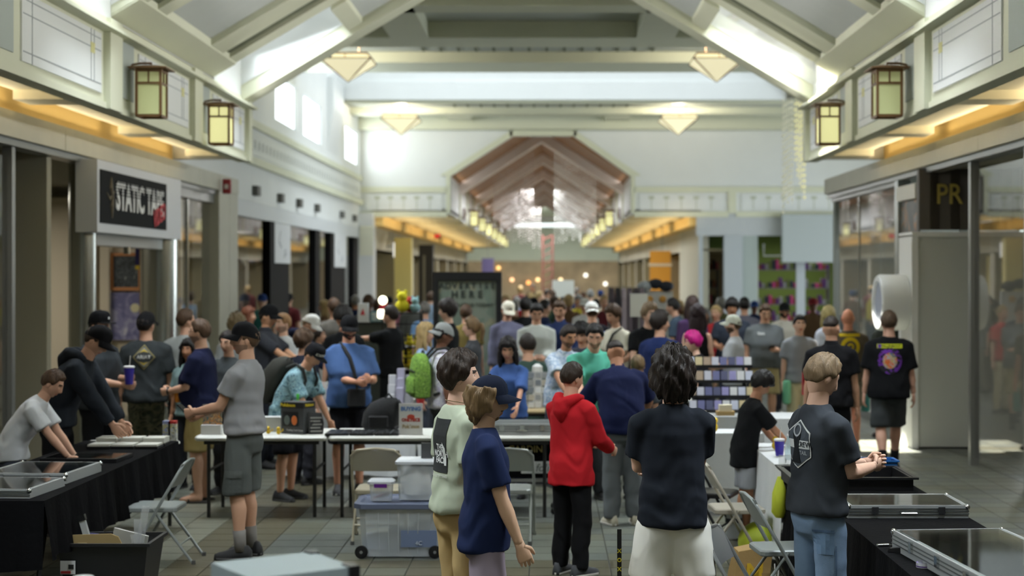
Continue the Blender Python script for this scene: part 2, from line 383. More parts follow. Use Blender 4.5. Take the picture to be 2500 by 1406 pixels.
# cross hall (flat coffered ceiling, roof-light well)
AZ = 6.82
al = MB()
al.box(XL - .5, XL, 26.8, 45.4, 3.32, 5.33)                        # below the clerestory
al.box(XL - .5, XL, 22.75, 31.3, 5.33, 6.26); al.box(XL - .5, XL, 34.05, 34.9, 5.33, 6.26); al.box(XL - .5, XL, 37.7, 42.0, 5.33, 6.26)
al.box(XL - .5, XL, 45.0, 45.4, 5.33, 6.26); al.box(XL - .5, XL, 22.75, 45.4, 6.26, 9.6); al.box(XL - .5, XL, 22.75, 26.8, 3.83, 5.33)
struct(al.build('wall_left', WHITE))
for i, (y0, y1) in enumerate(((31.3, 34.05), (34.9, 37.7), (42.0, 45.0))):
    wd = struct(bpy.data.objects.new('window_%d' % (i + 1), None)); col.objects.link(wd)
    B('pane', mat((236, 244, 250), .5, emit=1.7), wd, XL - .09, XL - .07, y0 + .002, y1 - .002, 5.332, 6.258)
    f = MB(); f.box(XL - .08, XL - .05, y0 + .003, y0 + .03, 5.333, 6.257).box(XL - .08, XL - .05, y1 - .03, y1 - .003, 5.333, 6.257); f.build('window_frame', WHITE, wd)
# bands on the left wall
tb = struct(bpy.data.objects.new('trim_5', None)); col.objects.link(tb)
B('cornice', CREAM, tb, XL, XL + .06, 24, 45.4, 4.92, 5.06)
B('frieze', mat((212, 214, 208), .7), tb, XL, XL + .02, 26, 45.4, 4.42, 4.86)
B('cornice', CREAM, tb, XL, XL + .09, 26.8, 45.4, 4.22, 4.36)
fl = MB()
for k in range(46): fl.box(XL + .02, XL + .03, 26.6 + k * .4, 26.75 + k * .4, 4.55, 4.7)
fl.build('stencil_band', mat((198, 200, 194), .7), tb, kind='stuff')
# ceiling
ce = MB(); Y0, Y1, WY0, WY1 = 22.75, 45.4, 33.9, 40.8
ce.box(-6.2, 12.2, Y0, 30.3, AZ, AZ + .2); ce.box(-6.2, 12.2, 30.3, WY0 - .0, AZ, AZ + .2); ce.box(-6.2, 12.2, WY1 + .0, Y1 + .5, AZ, AZ + .2)
ce.box(6.2, 12.2, WY0, WY1, AZ, AZ + .2)
cl = struct(ce.build('ceiling', mat((186, 190, 180), .8)))
def cb(x0, x1, y0, y1, z0, m=CREAM, n='ceiling_beam'): return B(n, m, cl, x0, x1, y0, y1, z0, AZ + .02)
cb(-6, 12, 28.4, 29.6, AZ - .30); cb(-6, 12, 32.3, WY0, AZ - .22); cb(-6, 12, 25.0, 25.7, AZ - .3)
cb(-2.9, -2.2, 23, 28.4, AZ - .3); cb(1.6, 2.3, 23, 28.4, AZ - .3)
cb(-6, 12, WY1, WY1 + .35, AZ - .12); cb(-6, 12, 43.0, 43.7, AZ - .18); cb(-6, 12, 44.9, 45.4, AZ - .42)
cb(-2.9, -2.2, 43.7, 45, AZ - .2); cb(1.6, 2.3, 43.7, 45, AZ - .2)
for y0, y1, x0, x1 in ((29.7, 32.2, -2.6, 2.1), (41.3, 42.9, -2.6, 2.1)):
    for k in range(14):
        x = x0 + (x1 - x0) * k / 13
        B('air_slot', SLOTG, cl, x, x + .055, y0 + .15, y1 - .15, AZ - .03, AZ + .01)
wl = MB()                                         # roof-light well walls with stepped cornices
wl.box(-6.1, 6.3, WY1, WY1 + .2, AZ + .0, 9.6); wl.box(-6.1, 6.3, WY0 - .2, WY0, AZ + .2, 9.6); wl.box(-6.3, -6.0, WY0, WY1, AZ, 9.6); wl.box(6.2, 6.4, WY0, WY1, AZ, 9.6)
wl.box(-6, 6.2, WY1 - .12, WY1, AZ - .05, AZ + .42); wl.box(-6, 6.2, WY1 - .06, WY1, AZ + .42, AZ + .8)
wl.box(-6.3, 6.4, WY0 - .2, WY1 + .2, 9.62, 9.7); struct(wl.build('wall_well', WHITE))  # top box: unseen opaque lid added to keep sunlight out of the well
pw = MB().prism([(XL - .01, AZ - 1.6), (XL + .16, AZ - .5), (XL + .16, AZ + .3), (XL - .01, AZ + .3)], 1, 38.6, 40.6); struct(pw.build('trim_6', WHITE))
struct(MB().box(12.0, 12.2, 22.75, 45.6, 4.2, 7).build('wall_right', WHITE))
struct(MB().box(12.0, 12.2, 22.75, 29, 0, 4.2).box(12.0, 12.2, 43, 45.6, 0, 4.2).build('wall_right', WHITE))

# far wall with the gabled mouth of the far corridor
FY = 45.4; FS = F / FY
fx = lambda x: (x - VX) / FS
fz = lambda y: HC - (y - VY) / FS
eL, eR = fx(1100), fx(1540); ez = fz(430)
fw = MB()
fw.prism([(XL - .2, 3.95), (eL, 3.95), (eL, ez), (fx(1252), fz(332)), (fx(1252), AZ + .1), (XL - .2, AZ + .1)], 1, FY, FY + .25)
fw.prism([(12, 3.95), (eR, 3.95), (eR, ez), (fx(1400), fz(332)), (fx(1400), AZ + .1), (12, AZ + .1)], 1, FY, FY + .25)
fw.box(fx(1252), fx(1400), FY, FY + .25, fz(332), AZ + .1)
struct(fw.build('wall_far', WHITE))
ft = struct(bpy.data.objects.new('trim_7', None)); col.objects.link(ft)
tr = MB()
for s, ex, tx in ((-1, eL, fx(1252)), (1, eR, fx(1400))):
    tr.prism([(ex, ez), (tx, fz(332)), (tx + s * .02, fz(318)), (ex + s * .30, ez + .02)], 1, FY - .05, FY + .02)
    tr.prism([(ex, ez), (ex + s * .12, ez), (ex + s * .12, 3.98), (ex, 3.98)], 1, FY - .05, FY + .02)
tr.box(fx(1244), fx(1408), FY - .05, FY + .02, fz(332), fz(314)); tr.build('gable_trim', CREAM, ft)
for x0, x1, n in ((XL, eL - .1, 5), (eR + .1, fx(1778), 5), (fx(1797), 10, 9)):
    B('cornice', CREAM, ft, x0, x1, FY - .05, FY, fz(470), fz(456)); B('cornice', CREAM, ft, x0, x1, FY - .05, FY, fz(530), fz(516))
    B('frieze_panel', WHITE, ft, x0 + .15, x1 - .15, FY - .03, FY, fz(513), fz(474))
    for k in range(n):
        xx = x0 + .5 + (x1 - x0 - 1) * k / (n - 1)
        MB().box(xx - .08, xx + .08, FY - .04, FY - .03, fz(486), fz(479)).box(xx - .01, xx + .01, FY - .038, FY - .03, fz(512), fz(486)).build('stencil_flower', mat((186, 190, 172), .7), ft)
B('pilaster', CREAM, ft, fx(1778), fx(1797), FY - .06, FY, 3.98, fz(456))

# far corridor: fascias, soffits, timber roof with white ribs
E2 = 100.0
xl2, xr2 = fx(905), fx(1712)
fc = struct(bpy.data.objects.new('ceiling', None)); col.objects.link(fc)
for s, ex, xw in ((-1, eL, xl2), (1, eR, xr2)):
    lo, hi = sorted((ex, ex + s * .15))
    for k in range(12):
        ya, yb = FY + k * 4.55, FY + (k + 1) * 4.55
        B('fascia_board', WHITE, fc, lo, hi, ya + .02, yb - .3, 3.98, ez)
        B('pilaster', CREAM, fc, min(lo, ex - s * .06), max(hi, ex - s * .06), yb - .3, yb, 3.94, ez + .05)
        a, b_ = sorted((ex, xw))
        B('soffit_board', SOFFIT, fc, a, b_, ya, yb - .35, 4.02, 4.1); B('soffit_drop', SOFFIT, fc, a, b_, yb - .35, yb, 3.92, 4.04)
        xo = xw - s * .0; a, b_ = sorted((xo, xo - s * .35))
        B('cove_block', GOLD, fc, a, b_, ya + .1, yb - .1, 3.62, 3.92)
    xo, rz = xw, None
    for k in range(10):
        a, b_ = sorted((ex + s * .2, xw - s * .5))
    for k in range(6):
        lamp('cove_lamp', 'AREA', ((ex + xw) / 2 + s * .35, FY + 2 + k * 9, 3.5), (0, R(180), 0), 24, (1, .74, .40), .5, 7)
rz_ = ez + (eR - eL) / 2 * .65; cx2 = (eL + eR) / 2
for s, ex in ((-1, eL), (1, eR)):
    for k in range(22):                          # timber boards running along the slope bays
        ya, yb = FY + .2 + k * 2.5, FY + .2 + (k + 1) * 2.5
        MB().prism([(ex, ez), (cx2, rz_), (cx2, rz_ + .12), (ex, ez + .12)], 1, ya + .015, yb - .015).build('timber_board', WOOD, fc)
    for k in range(6):
        yb = 49.6 + k * 9.4
        MB().prism([(ex, ez - .32), (cx2, rz_ - .34), (cx2, rz_ + .02), (ex, ez + .02)], 1, yb, yb + .75).build('roof_rib', mat((244, 234, 228), .6), fc)
# second cross hall far beyond and the end of the view
c2 = MB(); c2.box(-9, 9, E2, 128, AZ, AZ + .2); c2.box(-9, 9, 128, 128.3, 3.2, AZ + .1)
struct(c2.build('ceiling', CREAM))
w2 = MB(); w2.box(-9, eL, E2, E2 + .3, 3.9, AZ); w2.box(eR, 9, E2, E2 + .3, 3.9, AZ); w2.box(-9, -8.8, E2, 128, 0, AZ); w2.box(8.8, 9, E2, 128, 0, AZ)
struct(w2.build('wall_end', WHITE))
struct(MB().box(-9, 9, 127.6, 128, 0, 3.3).build('wall_end', mat((176, 150, 116), .8, var=.3, vscale=.8)))
be = MB(); be.box(-2.4, 2.0, 103, 103.6, 5.75, 6.05); be.box(-3.2, 2.8, 108, 108.6, 5.5, 5.75); struct(be.build('trim_8', WHITE))
# ------------------------------------------------------------ storefronts, signs and lights of the building
def yl(x, X=XL): return X * F / (x - VX)          # depth at which the plane X meets picture column x
INT = mat((150, 146, 128), .8); INTD = mat((110, 106, 92), .8)
# enclosing shop rooms (one per unit)
def room(name, x0, x1, y0, y1, z1, m, skip=''):
    mb = MB()
    if 'l' not in skip: mb.box(x0 - .15, x0, y0, y1, 0, z1)
    if 'r' not in skip: mb.box(x1, x1 + .15, y0, y1, 0, z1)
    if 'f' not in skip: mb.box(x0, x1, y1, y1 + .15, 0, z1)
    if 'n' not in skip: mb.box(x0, x1, y0 - .15, y0, 0, z1)
    mb.box(x0, x1, y0, y1, z1, z1 + .15)
    return struct(mb.build(name, m))
room('wall_shop', -11, XL, -10, 17.2, 3.57, INT, 'rf'); room('wall_shop', -11, XL, 17.2, 26.6, 3.57, INT, 'r'); room('wall_shop', -11, XL, 26.8, 45.4, 3.4, INTD, 'rn')
room('wall_shop', XR, 10, -10, 20.6, 3.57, INT, 'lf'); room('wall_shop', XR, 10, 20.6, 26.7, 3.57, mat((176, 182, 178), .8), 'ln')
room('wall_shop', fx(1712), 12, FY + .2, FY + 7, 3.9, mat((92, 112, 48), .8), 'nl'); struct(MB().box(fx(1712) - .02, fx(1712), FY + .2, FY + 7, 0, 3.9).build('wall_shop', mat((180, 178, 160), .7)))
for x, y, e, c in ((-8.5, 21, 90, (1, .93, .8)), (-8.5, 32, 150, (1, .95, .85)), (-8.5, 40, 150, (1, .95, .85)), (7.6, 23.5, 260, (.95, 1, 1)), (8, FY + 3.5, 130, (1, .96, .85)), (-8.5, 12, 60, (1, .95, .85)), (7.5, 14, 60, (1, .95, .85))):
    lamp('shop_lamp', 'AREA', (x, y, 3.3), (0, 0, 0), e, c, 1.6, 3.0)

# left, first shop: doorway, steel posts, blank glass, stone pier
s1 = struct(bpy.data.objects.new('door_1', None)); col.objects.link(s1)
def post(x0, x1, X, z1, m, name, root, depth=.25):
    a, b_ = yl(x0, X), yl(x1, X); return B(name, m, root, X - .12, X + depth - .12, a, b_, 0, z1)
MB().cyl((XL, (yl(374) + yl(404)) / 2), .26, 0, 3.5, 24).build('round_post', STEEL, s1, True)
MB().cyl((XL, (yl(192) + yl(211)) / 2), .16, 0, 3.5, 20).build('round_post', STEEL, s1, True)
B('door_header', GREYMETAL, s1, XL - .1, XL + .12, yl(208), yl(376), 2.55, 2.70)
MB().box(XL - .1, XL + .1, yl(208), yl(376), 2.70, 3.5).build('transom_panel', STONE, s1)
MB().box(XL + .10, XL + .16, yl(285) - .05, yl(285) + .05, 2.46, 2.55).build('shutter_lock', STEEL, s1)
w1 = struct(bpy.data.objects.new('window_4', None)); col.objects.link(w1)
B('pane', GLASS, w1, XL - .01, XL, yl(404), yl(455), 0.15, 3.36); B('pane', GLASS, w1, XL - .01, XL, yl(458), yl(513), .15, 3.36)
B('glazing_bead', STEEL, w1, XL - .02, XL + .02, yl(455), yl(458), .1, 3.4); B('head_rail', GREYMETAL, w1, XL - .06, XL + .06, yl(404), yl(515), 3.36, 3.5)
MB().box(XL - .3, XL + .14, yl(514), yl(540), 0, 3.57).build('pier_panel', STONE, w1); MB().box(XL - .3, XL + .14, yl(540.5), yl(561), 0, 3.57).build('pier_panel', STONE, w1)
for k in range(8):                                # glass bays of the same row nearer the viewer
    B('pane', GLASS, w1, XL - .01, XL, 1.2 + k * 2.1, 3.2 + k * 2.1, .1, 3.4) if k < 7 else None
    B('mullion', GREYMETAL, w1, XL - .05, XL + .05, 1.1 + k * 2.1, 1.2 + k * 2.1, 0, 3.5)
# partition inside the doorway with two posters
iw = struct(MB().box(-8.6, -5.75, 24.3, 24.45, 0, 3.4).build('wall_partition', mat((222, 212, 190), .8)))
pl = struct(bpy.data.objects.new('trim_9', None)); col.objects.link(pl)
for x in (218, 250): B('pilaster', mat((214, 204, 182), .8), pl, PX(x, 24.25), PX(x + 22, 24.25), 24.1, 24.3, 0, 3.3)
B('door_jamb', mat((120, 92, 52), .6), pl, PX(349, 23.5), PX(368, 23.5), 23.3, 23.6, 0, 2.6)
t = thing('poster', 'dark sketch-like poster in an orange wooden frame inside the first shop doorway', 'poster', P(308, 663, 24.22))
s = F / 24.22; hw, hh = 39 / s, 46 / s
fr = MB(); fr.box(-hw, hw, -.03, .03, hh - .05, hh).box(-hw, hw, -.03, .03, -hh, -hh + .05).box(-hw, -hw + .05, -.03, .03, -hh + .05, hh - .05).box(hw - .05, hw, -.03, .03, -hh + .05, hh - .05)
fr.build('frame', mat((196, 132, 78), .5), t)
B('print', pattern('dark_print', [(44, 50, 54), (84, 92, 96), (58, 66, 70), (150, 156, 156)], 9, 'noise', .6, [0, .45, .52, .66]), t, -hw + .04, hw - .04, -.005, .015, -hh + .04, hh - .04)
t = thing('poster', 'pale violet poster with a pale spot below the framed poster', 'poster', P(310, 772, 24.22))
B('print', pattern('violet_print', [(108, 108, 150), (132, 132, 172), (160, 160, 190), (206, 206, 214)], 4, 'noise', .5, [0, .45, .56, .68]), t, -42 / s, 42 / s, -.01, .02, -58 / s, 58 / s)
MB().cyl((0, 0), .07, 0, .012, 20).build('pale_spot', mat((222, 216, 178), .5), t).matrix_local = Matrix.Translation((.13, -.012, .13)) @ Matrix.Rotation(R(90), 4, 'X')  # pale disc on the violet print
t = thing('banner', 'small dark blue and yellow pennant hanging beside the framed poster', 'banner', P(340, 632, 23.9))
B('cloth', mat((36, 34, 78), .9), t, -.06, .06, -.01, .01, -.1, .17); B('hem', mat((196, 170, 48), .9), t, -.06, .06, -.01, .01, -.16, -.1)
# sign box with lettering
t = thing('shop_sign', 'white lightbox shop sign with black panel, white block lettering and red script', 'sign', (XL + .2, 19.95, 3.11))
B('sign_box', mat((206, 210, 216), .5), t, -.15, .10, -2.03, 2.05, -.42, .42)
ya, yb = yl(243, -5.2) - 19.95, yl(404, -5.2) - 19.95
B('sign_face', mat((40, 42, 44), .9, spec=.1), t, .10, .115, ya, yb, -.31, .31)
LW = mat((224, 226, 226), .6); LR = mat((196, 44, 56), .6)
RY = (R(90), 0, R(90))
cw = (yb - ya) * .069
# tall block letters, upper half cut by scan lines
me = text_mesh('STATIC TAPE', 1.0, .03, 0, .01); xs = [v.co.x for v in me.vertices]; ys = [v.co.y for v in me.vertices]; W0, W1 = ya + (yb - ya) * .20, yb - (yb - ya) * .055
for v in me.vertices: v.co.x = W0 + (v.co.x - min(xs)) / (max(xs) - min(xs)) * (W1 - W0) if False else v.co.x
x_0, x_1, y_0, y_1 = min(xs), max(xs), min(ys), max(ys)
for v in me.vertices: v.co = (.12 + v.co.z * .3, W0 + (v.co.x - x_0) / (x_1 - x_0) * (W1 - W0), -.14 + (v.co.y - y_0) / (y_1 - y_0) * .35)
me.materials.clear(); me.materials.append(LW); put('lettering', me, t)
for k in range(5): B('scan_line', mat((40, 42, 44), .9, spec=.1), t, .118, .128, W0 - .02, W1 + .02, .045 + k * .036, .056 + k * .036)
o = text('VIDEO', LR, t, (.13, yb - (yb - ya) * .145, -.14), .30, (R(90), R(-14), R(90)), .006, .72, .3); o.name = 'red_script'
mb = MB(); fy = ya + (yb - ya) * .13                # abstract flame-like emblem
mb.tube([(.12, fy + .05, -.24), (.12, fy + .02, -.1), (.12, fy + .06, .0), (.12, fy - .02, .12), (.12, fy + .02, .24)], [.006, .03, .02, .03, .005], 6)
mb.tube([(.12, fy - .18, .05), (.12, fy - .06, -.02), (.12, fy + .16, .08)], [.005, .018, .006], 6)
mb.build('emblem', mat((112, 104, 88), .8), t, True)

# left, second shop: white frame, black posts, doors with white posters
w2_ = struct(bpy.data.objects.new('window_5', None)); col.objects.link(w2_)
B('head_rail', mat((206, 210, 212), .5), w2_, XL - .1, XL + .06, 26.8, 44.4, 3.24, 3.53)
B('jamb', STEEL, w2_, XL - .1, XL + .08, 26.8, 27.0, 0, 3.32)
prev = 563
for (a, b_) in ((650, 661), (762, 773), (800, 809), (857, 866)):
    B('pane', GLASS, w2_, XL - .01, XL, yl(prev), yl(a), .1, 3.24); prev = b_
    B('black_post', BLACK, w2_, XL - .08, XL + .08, yl(a), yl(b_), 0, 3.24)
for k, (a, b_, yt, yb_) in enumerate(((661, 700, 543, 642), (809, 838, 570, 652))):
    z = lambda y, x: HC - (y - VY) * yl(x) / F
    t = thing('door_poster', ('large white poster with faint grey sketch on the black shop door, nearer one', 'smaller white poster with faint grey sketch on the farther black shop door')[k], 'poster', (XL + .06, (yl(a) + yl(b_)) / 2, (z(yt, a) + z(yb_, a)) / 2))
    hy, hz = (yl(b_) - yl(a)) / 2, (z(yt, a) - z(yb_, a)) / 2
    B('sheet', mat((212, 214, 216), .6), t, 0, .02, -hy, hy, -hz, hz)
    MB().tube([(.02, -hy * .3, hz * .6), (.02, -hy * .5, hz * .1), (.02, -hy * .2, -hz * .2)], .012, 5).build('sketch_line', mat((170, 172, 176), .7), t); MB().tube([(.02, hy * .3, -hz * .3), (.02, hy * .1, -hz * .7), (.02, hy * .4, -hz * .5)], .02, 5).build('sketch_line', mat((170, 172, 176), .7), t)
    d_ = struct(MB().box(XL - .05, XL + .05, yl(a), yl(b_), 0, z(yb_, a)).build('door_%d' % (2 + k), BLACK))
    B('door_handle', STEEL, d_, XL + .05, XL + .1, yl(a) + .15, yl(a) + .18, .9, 1.4)
# sign blocks on the white band above
for k, (x, y) in enumerate(((620, 466), (680, 484), (726, 496), (770, 508), (831, 524), (862, 533))):
    d = yl(x); z = HC - (y - VY) * d / F
    B('wall_speaker', mat((96, 96, 92), .6), None, XL, XL + .1, d - .17, d + .17, z - .09, z + .09)
    o = bpy.context.scene.objects[-1] if False else None
for i, o in enumerate([o for o in col.objects if o.name.startswith('wall_speaker')]):
    tag(o, 'small dark square speaker on the white band, number %s from the near end' % ('one', 'two', 'three', 'four', 'five', 'six')[i], 'speaker', 'square speakers above the second shop')
def alarm(x, y, d, lab):
    t = thing('fire_alarm', lab, 'alarm', P(x, y, d)); s = F / d
    MB().bbox(-.07, .07, -.04, .03, -.12, .12, .02).build('housing', mat((150, 36, 40), .4), t); B('lens', mat((225, 220, 215), .3), t, -.03, .03, -.05, -.04, -.04, .03)
alarm(554, 455, 25.3, 'red fire alarm on the lintel end left of the shop with glass'); alarm(2062, 445, 25.6, 'red fire alarm on the right-hand lintel end')

# shop goods seen dimly through the second shop's glass, and through the first
def shelf_unit(name, label, x0, x1, y0, y1, zs, face, goods, n, seed, zt=None):
    """wall rack with goods; face = axis the goods are spread along"""
    rnd = random.Random(seed); t = thing(name, label, 'shelf', ((x0 + x1) / 2, (y0 + y1) / 2, 0)); ox, oy = (x0 + x1) / 2, (y0 + y1) / 2
    for z in zs: B('shelf', mat((120, 118, 110), .6), t, x0 - ox, x1 - ox, y0 - oy, y1 - oy, z - .03, z)
    B('upright', mat((90, 90, 86), .6), t, x0 - ox, x0 - ox + .04, y0 - oy, y1 - oy, 0, zs[-1]); B('upright', mat((90, 90, 86), .6), t, x1 - ox - .04, x1 - ox, y0 - oy, y1 - oy, 0, zs[-1])
    for ci, c in enumerate(goods):
        mb = MB()
        for z in zs:
            for k in range(n):
                if (k + ci + int(z * 10)) % len(goods): continue
                u = (k + .5) / n; hgt = .12 + .2 * rnd.random(); q = .4 / n
                if face == 'x': xx = x0 + (x1 - x0) * u - ox; qq = (x1 - x0) * q; mb.bbox(xx - qq, xx + qq, y0 - oy + .02, y1 - oy - .05, z, z + hgt, .015)
                else: yy = y0 + (y1 - y0) * u - oy; qq = (y1 - y0) * q; mb.bbox(x0 - ox + .05, x1 - ox - .02, yy - qq, yy + qq, z, z + hgt, .015)
        if mb.v: mb.build('goods', mat(c, .6), t, kind='stuff')
    return t
shelf_unit('wall_rack', 'dim rack of dark clothes and caps behind the second shop window', -8.2, -7.6, 28, 36, (.4, .9, 1.4, 1.9, 2.3), 'y', [(40, 42, 44), (80, 84, 88), (120, 124, 122), (60, 40, 40), (150, 150, 140)], 26, 1)
shelf_unit('wall_rack', 'dim rack of mixed stock deeper inside the second shop', -8.2, -7.6, 37, 44, (.4, .9, 1.4, 1.9, 2.3), 'y', [(60, 62, 64), (96, 70, 60), (130, 130, 120), (40, 50, 70)], 22, 2)
shelf_unit('wall_rack', 'rack of tapes and boxes behind the glass beside the stone pier', -7.2, -6.7, 24.6, 26.4, (.5, .9, 1.3, 1.7, 2.1), 'y', [(90, 90, 110), (60, 80, 110), (150, 140, 120), (120, 50, 50), (170, 172, 176)], 9, 3)
shelf_unit('toy_shelf', 'green-walled shop shelves with pink and dark soft goods, right part', fx(1850), fx(2050), FY + 1.6, FY + 2.1, (.3, .8, 1.3, 1.8, 2.35), 'x', [(190, 60, 120), (40, 44, 60), (96, 110, 50), (150, 150, 150), (90, 40, 110), (130, 60, 40)], 22, 4)
shelf_unit('toy_shelf', 'green-walled shop shelves with dark soft goods between the white piers', fx(1712), fx(1770), FY + 1.6, FY + 2.1, (.3, .8, 1.3, 1.8, 2.35), 'x', [(60, 44, 50), (120, 70, 40), (40, 50, 40), (150, 70, 80)], 7, 5)
# far right shopfront piers and blank white sign board
pr = struct(bpy.data.objects.new('trim_10', None)); col.objects.link(pr)
PIER = mat((176, 182, 186), .6)
B('shop_header', mat((186, 190, 192), .6), pr, fx(1700), 12, FY - .02, FY + .2, 3.33, 3.97)
B('pier', PIER, pr, fx(1767), fx(1812), FY - .1, FY + .2, 0, 3.34); B('pier', mat((164, 174, 170), .6), pr, fx(1813), fx(1850), FY, FY + .3, 0, 3.34)
B('slim_post', PIER, pr, fx(1944), fx(1965), FY - .05, FY + .1, 0, 2.6); B('slim_post', PIER, pr, fx(1706), fx(1716), FY - .05, FY + .1, 0, 3.34)
MB().tube([(fx(1868), FY + .3, 3.1), (fx(1868), FY + .3, 2.75), (fx(1932), FY + .3, 2.75), (fx(1932), FY + .3, 3.2)], .03, 6).build('sign_frame', WHITE, pr)
t = thing('blank_sign', 'large blank light grey sign board hanging over the far right shopfront', 'sign', P(1985, 582, FY - .3)); B('board', mat((172, 180, 180), .5), t, -75 / FS, 75 / FS, -.1, .2, -58 / FS, 58 / FS)
# right shop: glass corner, post, dark poster window, brown sign with gold letters, white portal, round sign
w3 = struct(bpy.data.objects.new('window_6', None)); col.objects.link(w3)
yr = lambda x, X=XR: X * F / (x - VX)
for a, b_ in ((2198, 2150), (2149, 2098), (2097, 2049)): B('pane', GLASS, w3, XR, XR + .01, yr(a), yr(b_), .1, 3.44)
B('head_rail', GREYMETAL, w3, XR - .05, XR + .06, yr(2200), 26.7, 3.44, 3.52)
B('glazing_bead', STEEL, w3, XR - .01, XR + .02, yr(2098), yr(2097), .1, 3.44)
B('corner_post', mat((170, 180, 182), .3, .5), w3, XR - .08, XR + .1, yr(2206), yr(2198), 0, 3.5)
B('pane', GLASS, w3, XR, 9, 26.69, 26.7, .1, 3.5); B('sill', GREYMETAL, w3, XR - .06, XR + .06, yr(2200), 26.7, 0, .12)
for k in range(9): B('mullion', GREYMETAL, w3, XR - .05, XR + .05, 1.1 + k * 2.1, 1.2 + k * 2.1, 0, 3.5); B('pane', GLASS, w3, XR, XR + .01, 1.2 + k * 2.1, 3.2 + k * 2.1, .1, 3.4) if k < 8 else None
B('transom', WHITE, w3, XR - .1, XR + .05, 20.4, yr(2206), 3.2, 3.4)
t = thing('window_poster', 'tall dark brown graphic poster in the right shop window beside the white portal', 'poster', (XR - .02, 20.95, 2.35))
B('print', pattern('brown_print', [(26, 26, 28), (60, 54, 46), (150, 96, 40), (96, 100, 100)], 2.2, 'noise', .4, [0, .48, .56, .62]), t, -.02, .0, -.5, .62, -1.0, .85)
t = thing('portal', 'tall pale grey portal frame standing before the right shop', 'portal', (4.62, 19.7, 0))
B('pier', mat((196, 200, 196), .5), t, .05, 1.6, 0, .7, .02, 2.68); B('sunlit_side', mat((236, 238, 238), .4), t, -.03, .05, -.02, .72, .0, 2.70); B('head_strip', mat((236, 238, 238), .4), t, -.03, 1.6, -.03, .72, 2.68, 2.74)  # sunlit left side painted in as a lighter strip
t = thing('shop_sign', 'dark brown sign panel with gold capital letters above the white portal', 'sign', (4.72, 19.85, 3.15))
for k in range(6): MB().prism([(k * .26, .0), (k * .26 + .13, -.045), (k * .26 + .255, .0), (k * .26 + .255, .12), (k * .26, .12)], 2, -.38, .40).build('sign_panel', mat((66, 60, 52), .5, var=.15), t)
o = text('PR', mat((196, 176, 92), .35, .4), t, (.37, -.06, .06), .36, (R(90), 0, 0), .004, .85); o.name = 'gold_letters'
t = thing('round_sign', 'round white drum sign sticking out from the pale portal', 'sign', (4.598, 20.05, 1.84))
mb = MB(); N = 32
def yc(r, x): return [(x, r * math.cos(2 * math.pi * k / N), r * math.sin(2 * math.pi * k / N)) for k in range(N)]
mb.loft([yc(.34, 0), yc(.36, -.02), yc(.36, -.34), yc(.34, -.37), yc(.285, -.37), yc(.28, -.33)], cap=True); mb.build('drum', mat((232, 236, 238), .35), t, True)
MB().loft([yc(.279, -.325), yc(.279, -.34)]).build('sign_face', mat((150, 158, 176), .4), t)
# stuff behind the right glass: pale panels and a counter
t = thing('display_stand', 'pale display stand with a lime strip behind the right corner glass', 'stand', (6.3, 24.4, 0))
B('back_panel', mat((190, 200, 198), .6), t, .6, .7, -1.6, 1.8, 0, 3.0); B('counter', mat((110, 116, 112), .6), t, -.3, .3, -1.2, 1.4, 0, 1.0)
B('lime_strip', mat((170, 190, 60), .6), t, .3, .34, -.4, -.1, 1.0, 1.95); MB().bbox(.0, .3, .1, .9, 1.5, 1.95, .05).build('white_box', mat((226, 228, 226), .5), t); MB().ball((.2, -.5, 1.75), .08).build('globe_lamp', mat((235, 236, 240), .4), t, True)

# far corridor shopfronts (both sides), each a unit of its own
def unit(s, ya, yb, colr, lit, k, piers=True):
    xw = xl2 if s < 0 else xr2; t = struct(bpy.data.objects.new('wall_shopfront_%s' % ('left' if s < 0 else 'right'), None)); col.objects.link(t)
    a, b_ = sorted((xw, xw + s * .25))
    B('shop_pier', mat((196, 192, 172), .6), t, a, b_, ya, ya + .5, 0, 4.0); B('shop_header', mat((178, 174, 152), .6), t, a, b_, ya + .5, yb, 2.9, 4.0)
    a, b_ = sorted((xw + s * 1.6, xw + s * 1.7)); B('shop_back', mat(colr, .7, emit=lit), t, a, b_, ya, yb, 0, 2.9)  # back wall given a glow in place of shop lighting
    a, b_ = sorted((xw, xw + s * 1.7)); B('shop_side', mat((150, 140, 110), .8), t, a, b_, yb - .1, yb, 0, 2.9); B('shop_top', mat((150, 140, 110), .8), t, a, b_, ya, yb, 2.9, 2.95)
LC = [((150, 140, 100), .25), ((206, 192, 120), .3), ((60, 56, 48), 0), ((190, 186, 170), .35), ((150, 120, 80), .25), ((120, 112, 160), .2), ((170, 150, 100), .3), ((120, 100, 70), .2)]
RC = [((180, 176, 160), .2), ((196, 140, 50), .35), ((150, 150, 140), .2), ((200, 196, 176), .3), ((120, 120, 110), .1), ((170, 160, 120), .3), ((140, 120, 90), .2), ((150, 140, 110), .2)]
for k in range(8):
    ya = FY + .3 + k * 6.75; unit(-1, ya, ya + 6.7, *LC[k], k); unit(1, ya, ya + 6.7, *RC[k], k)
cp = struct(bpy.data.objects.new('trim_11', None)); col.objects.link(cp)
B('corner_pier', mat((214, 216, 216), .6), cp, XL, xl2 + .12, FY - .5, FY + .3, 0, 3.98); B('mosaic_panel', mat((226, 224, 204), .6), cp, XL + .05, xl2 + .13, FY - .52, FY - .5, 2.75, 3.6)
t = thing('yellow_column', 'pale yellow column at the left shopfronts of the far corridor', 'column', P(985, 660, 48)); B('shaft', mat((214, 198, 124), .7), t, -.26, .26, -.2, .2, -2.2, 1.0)
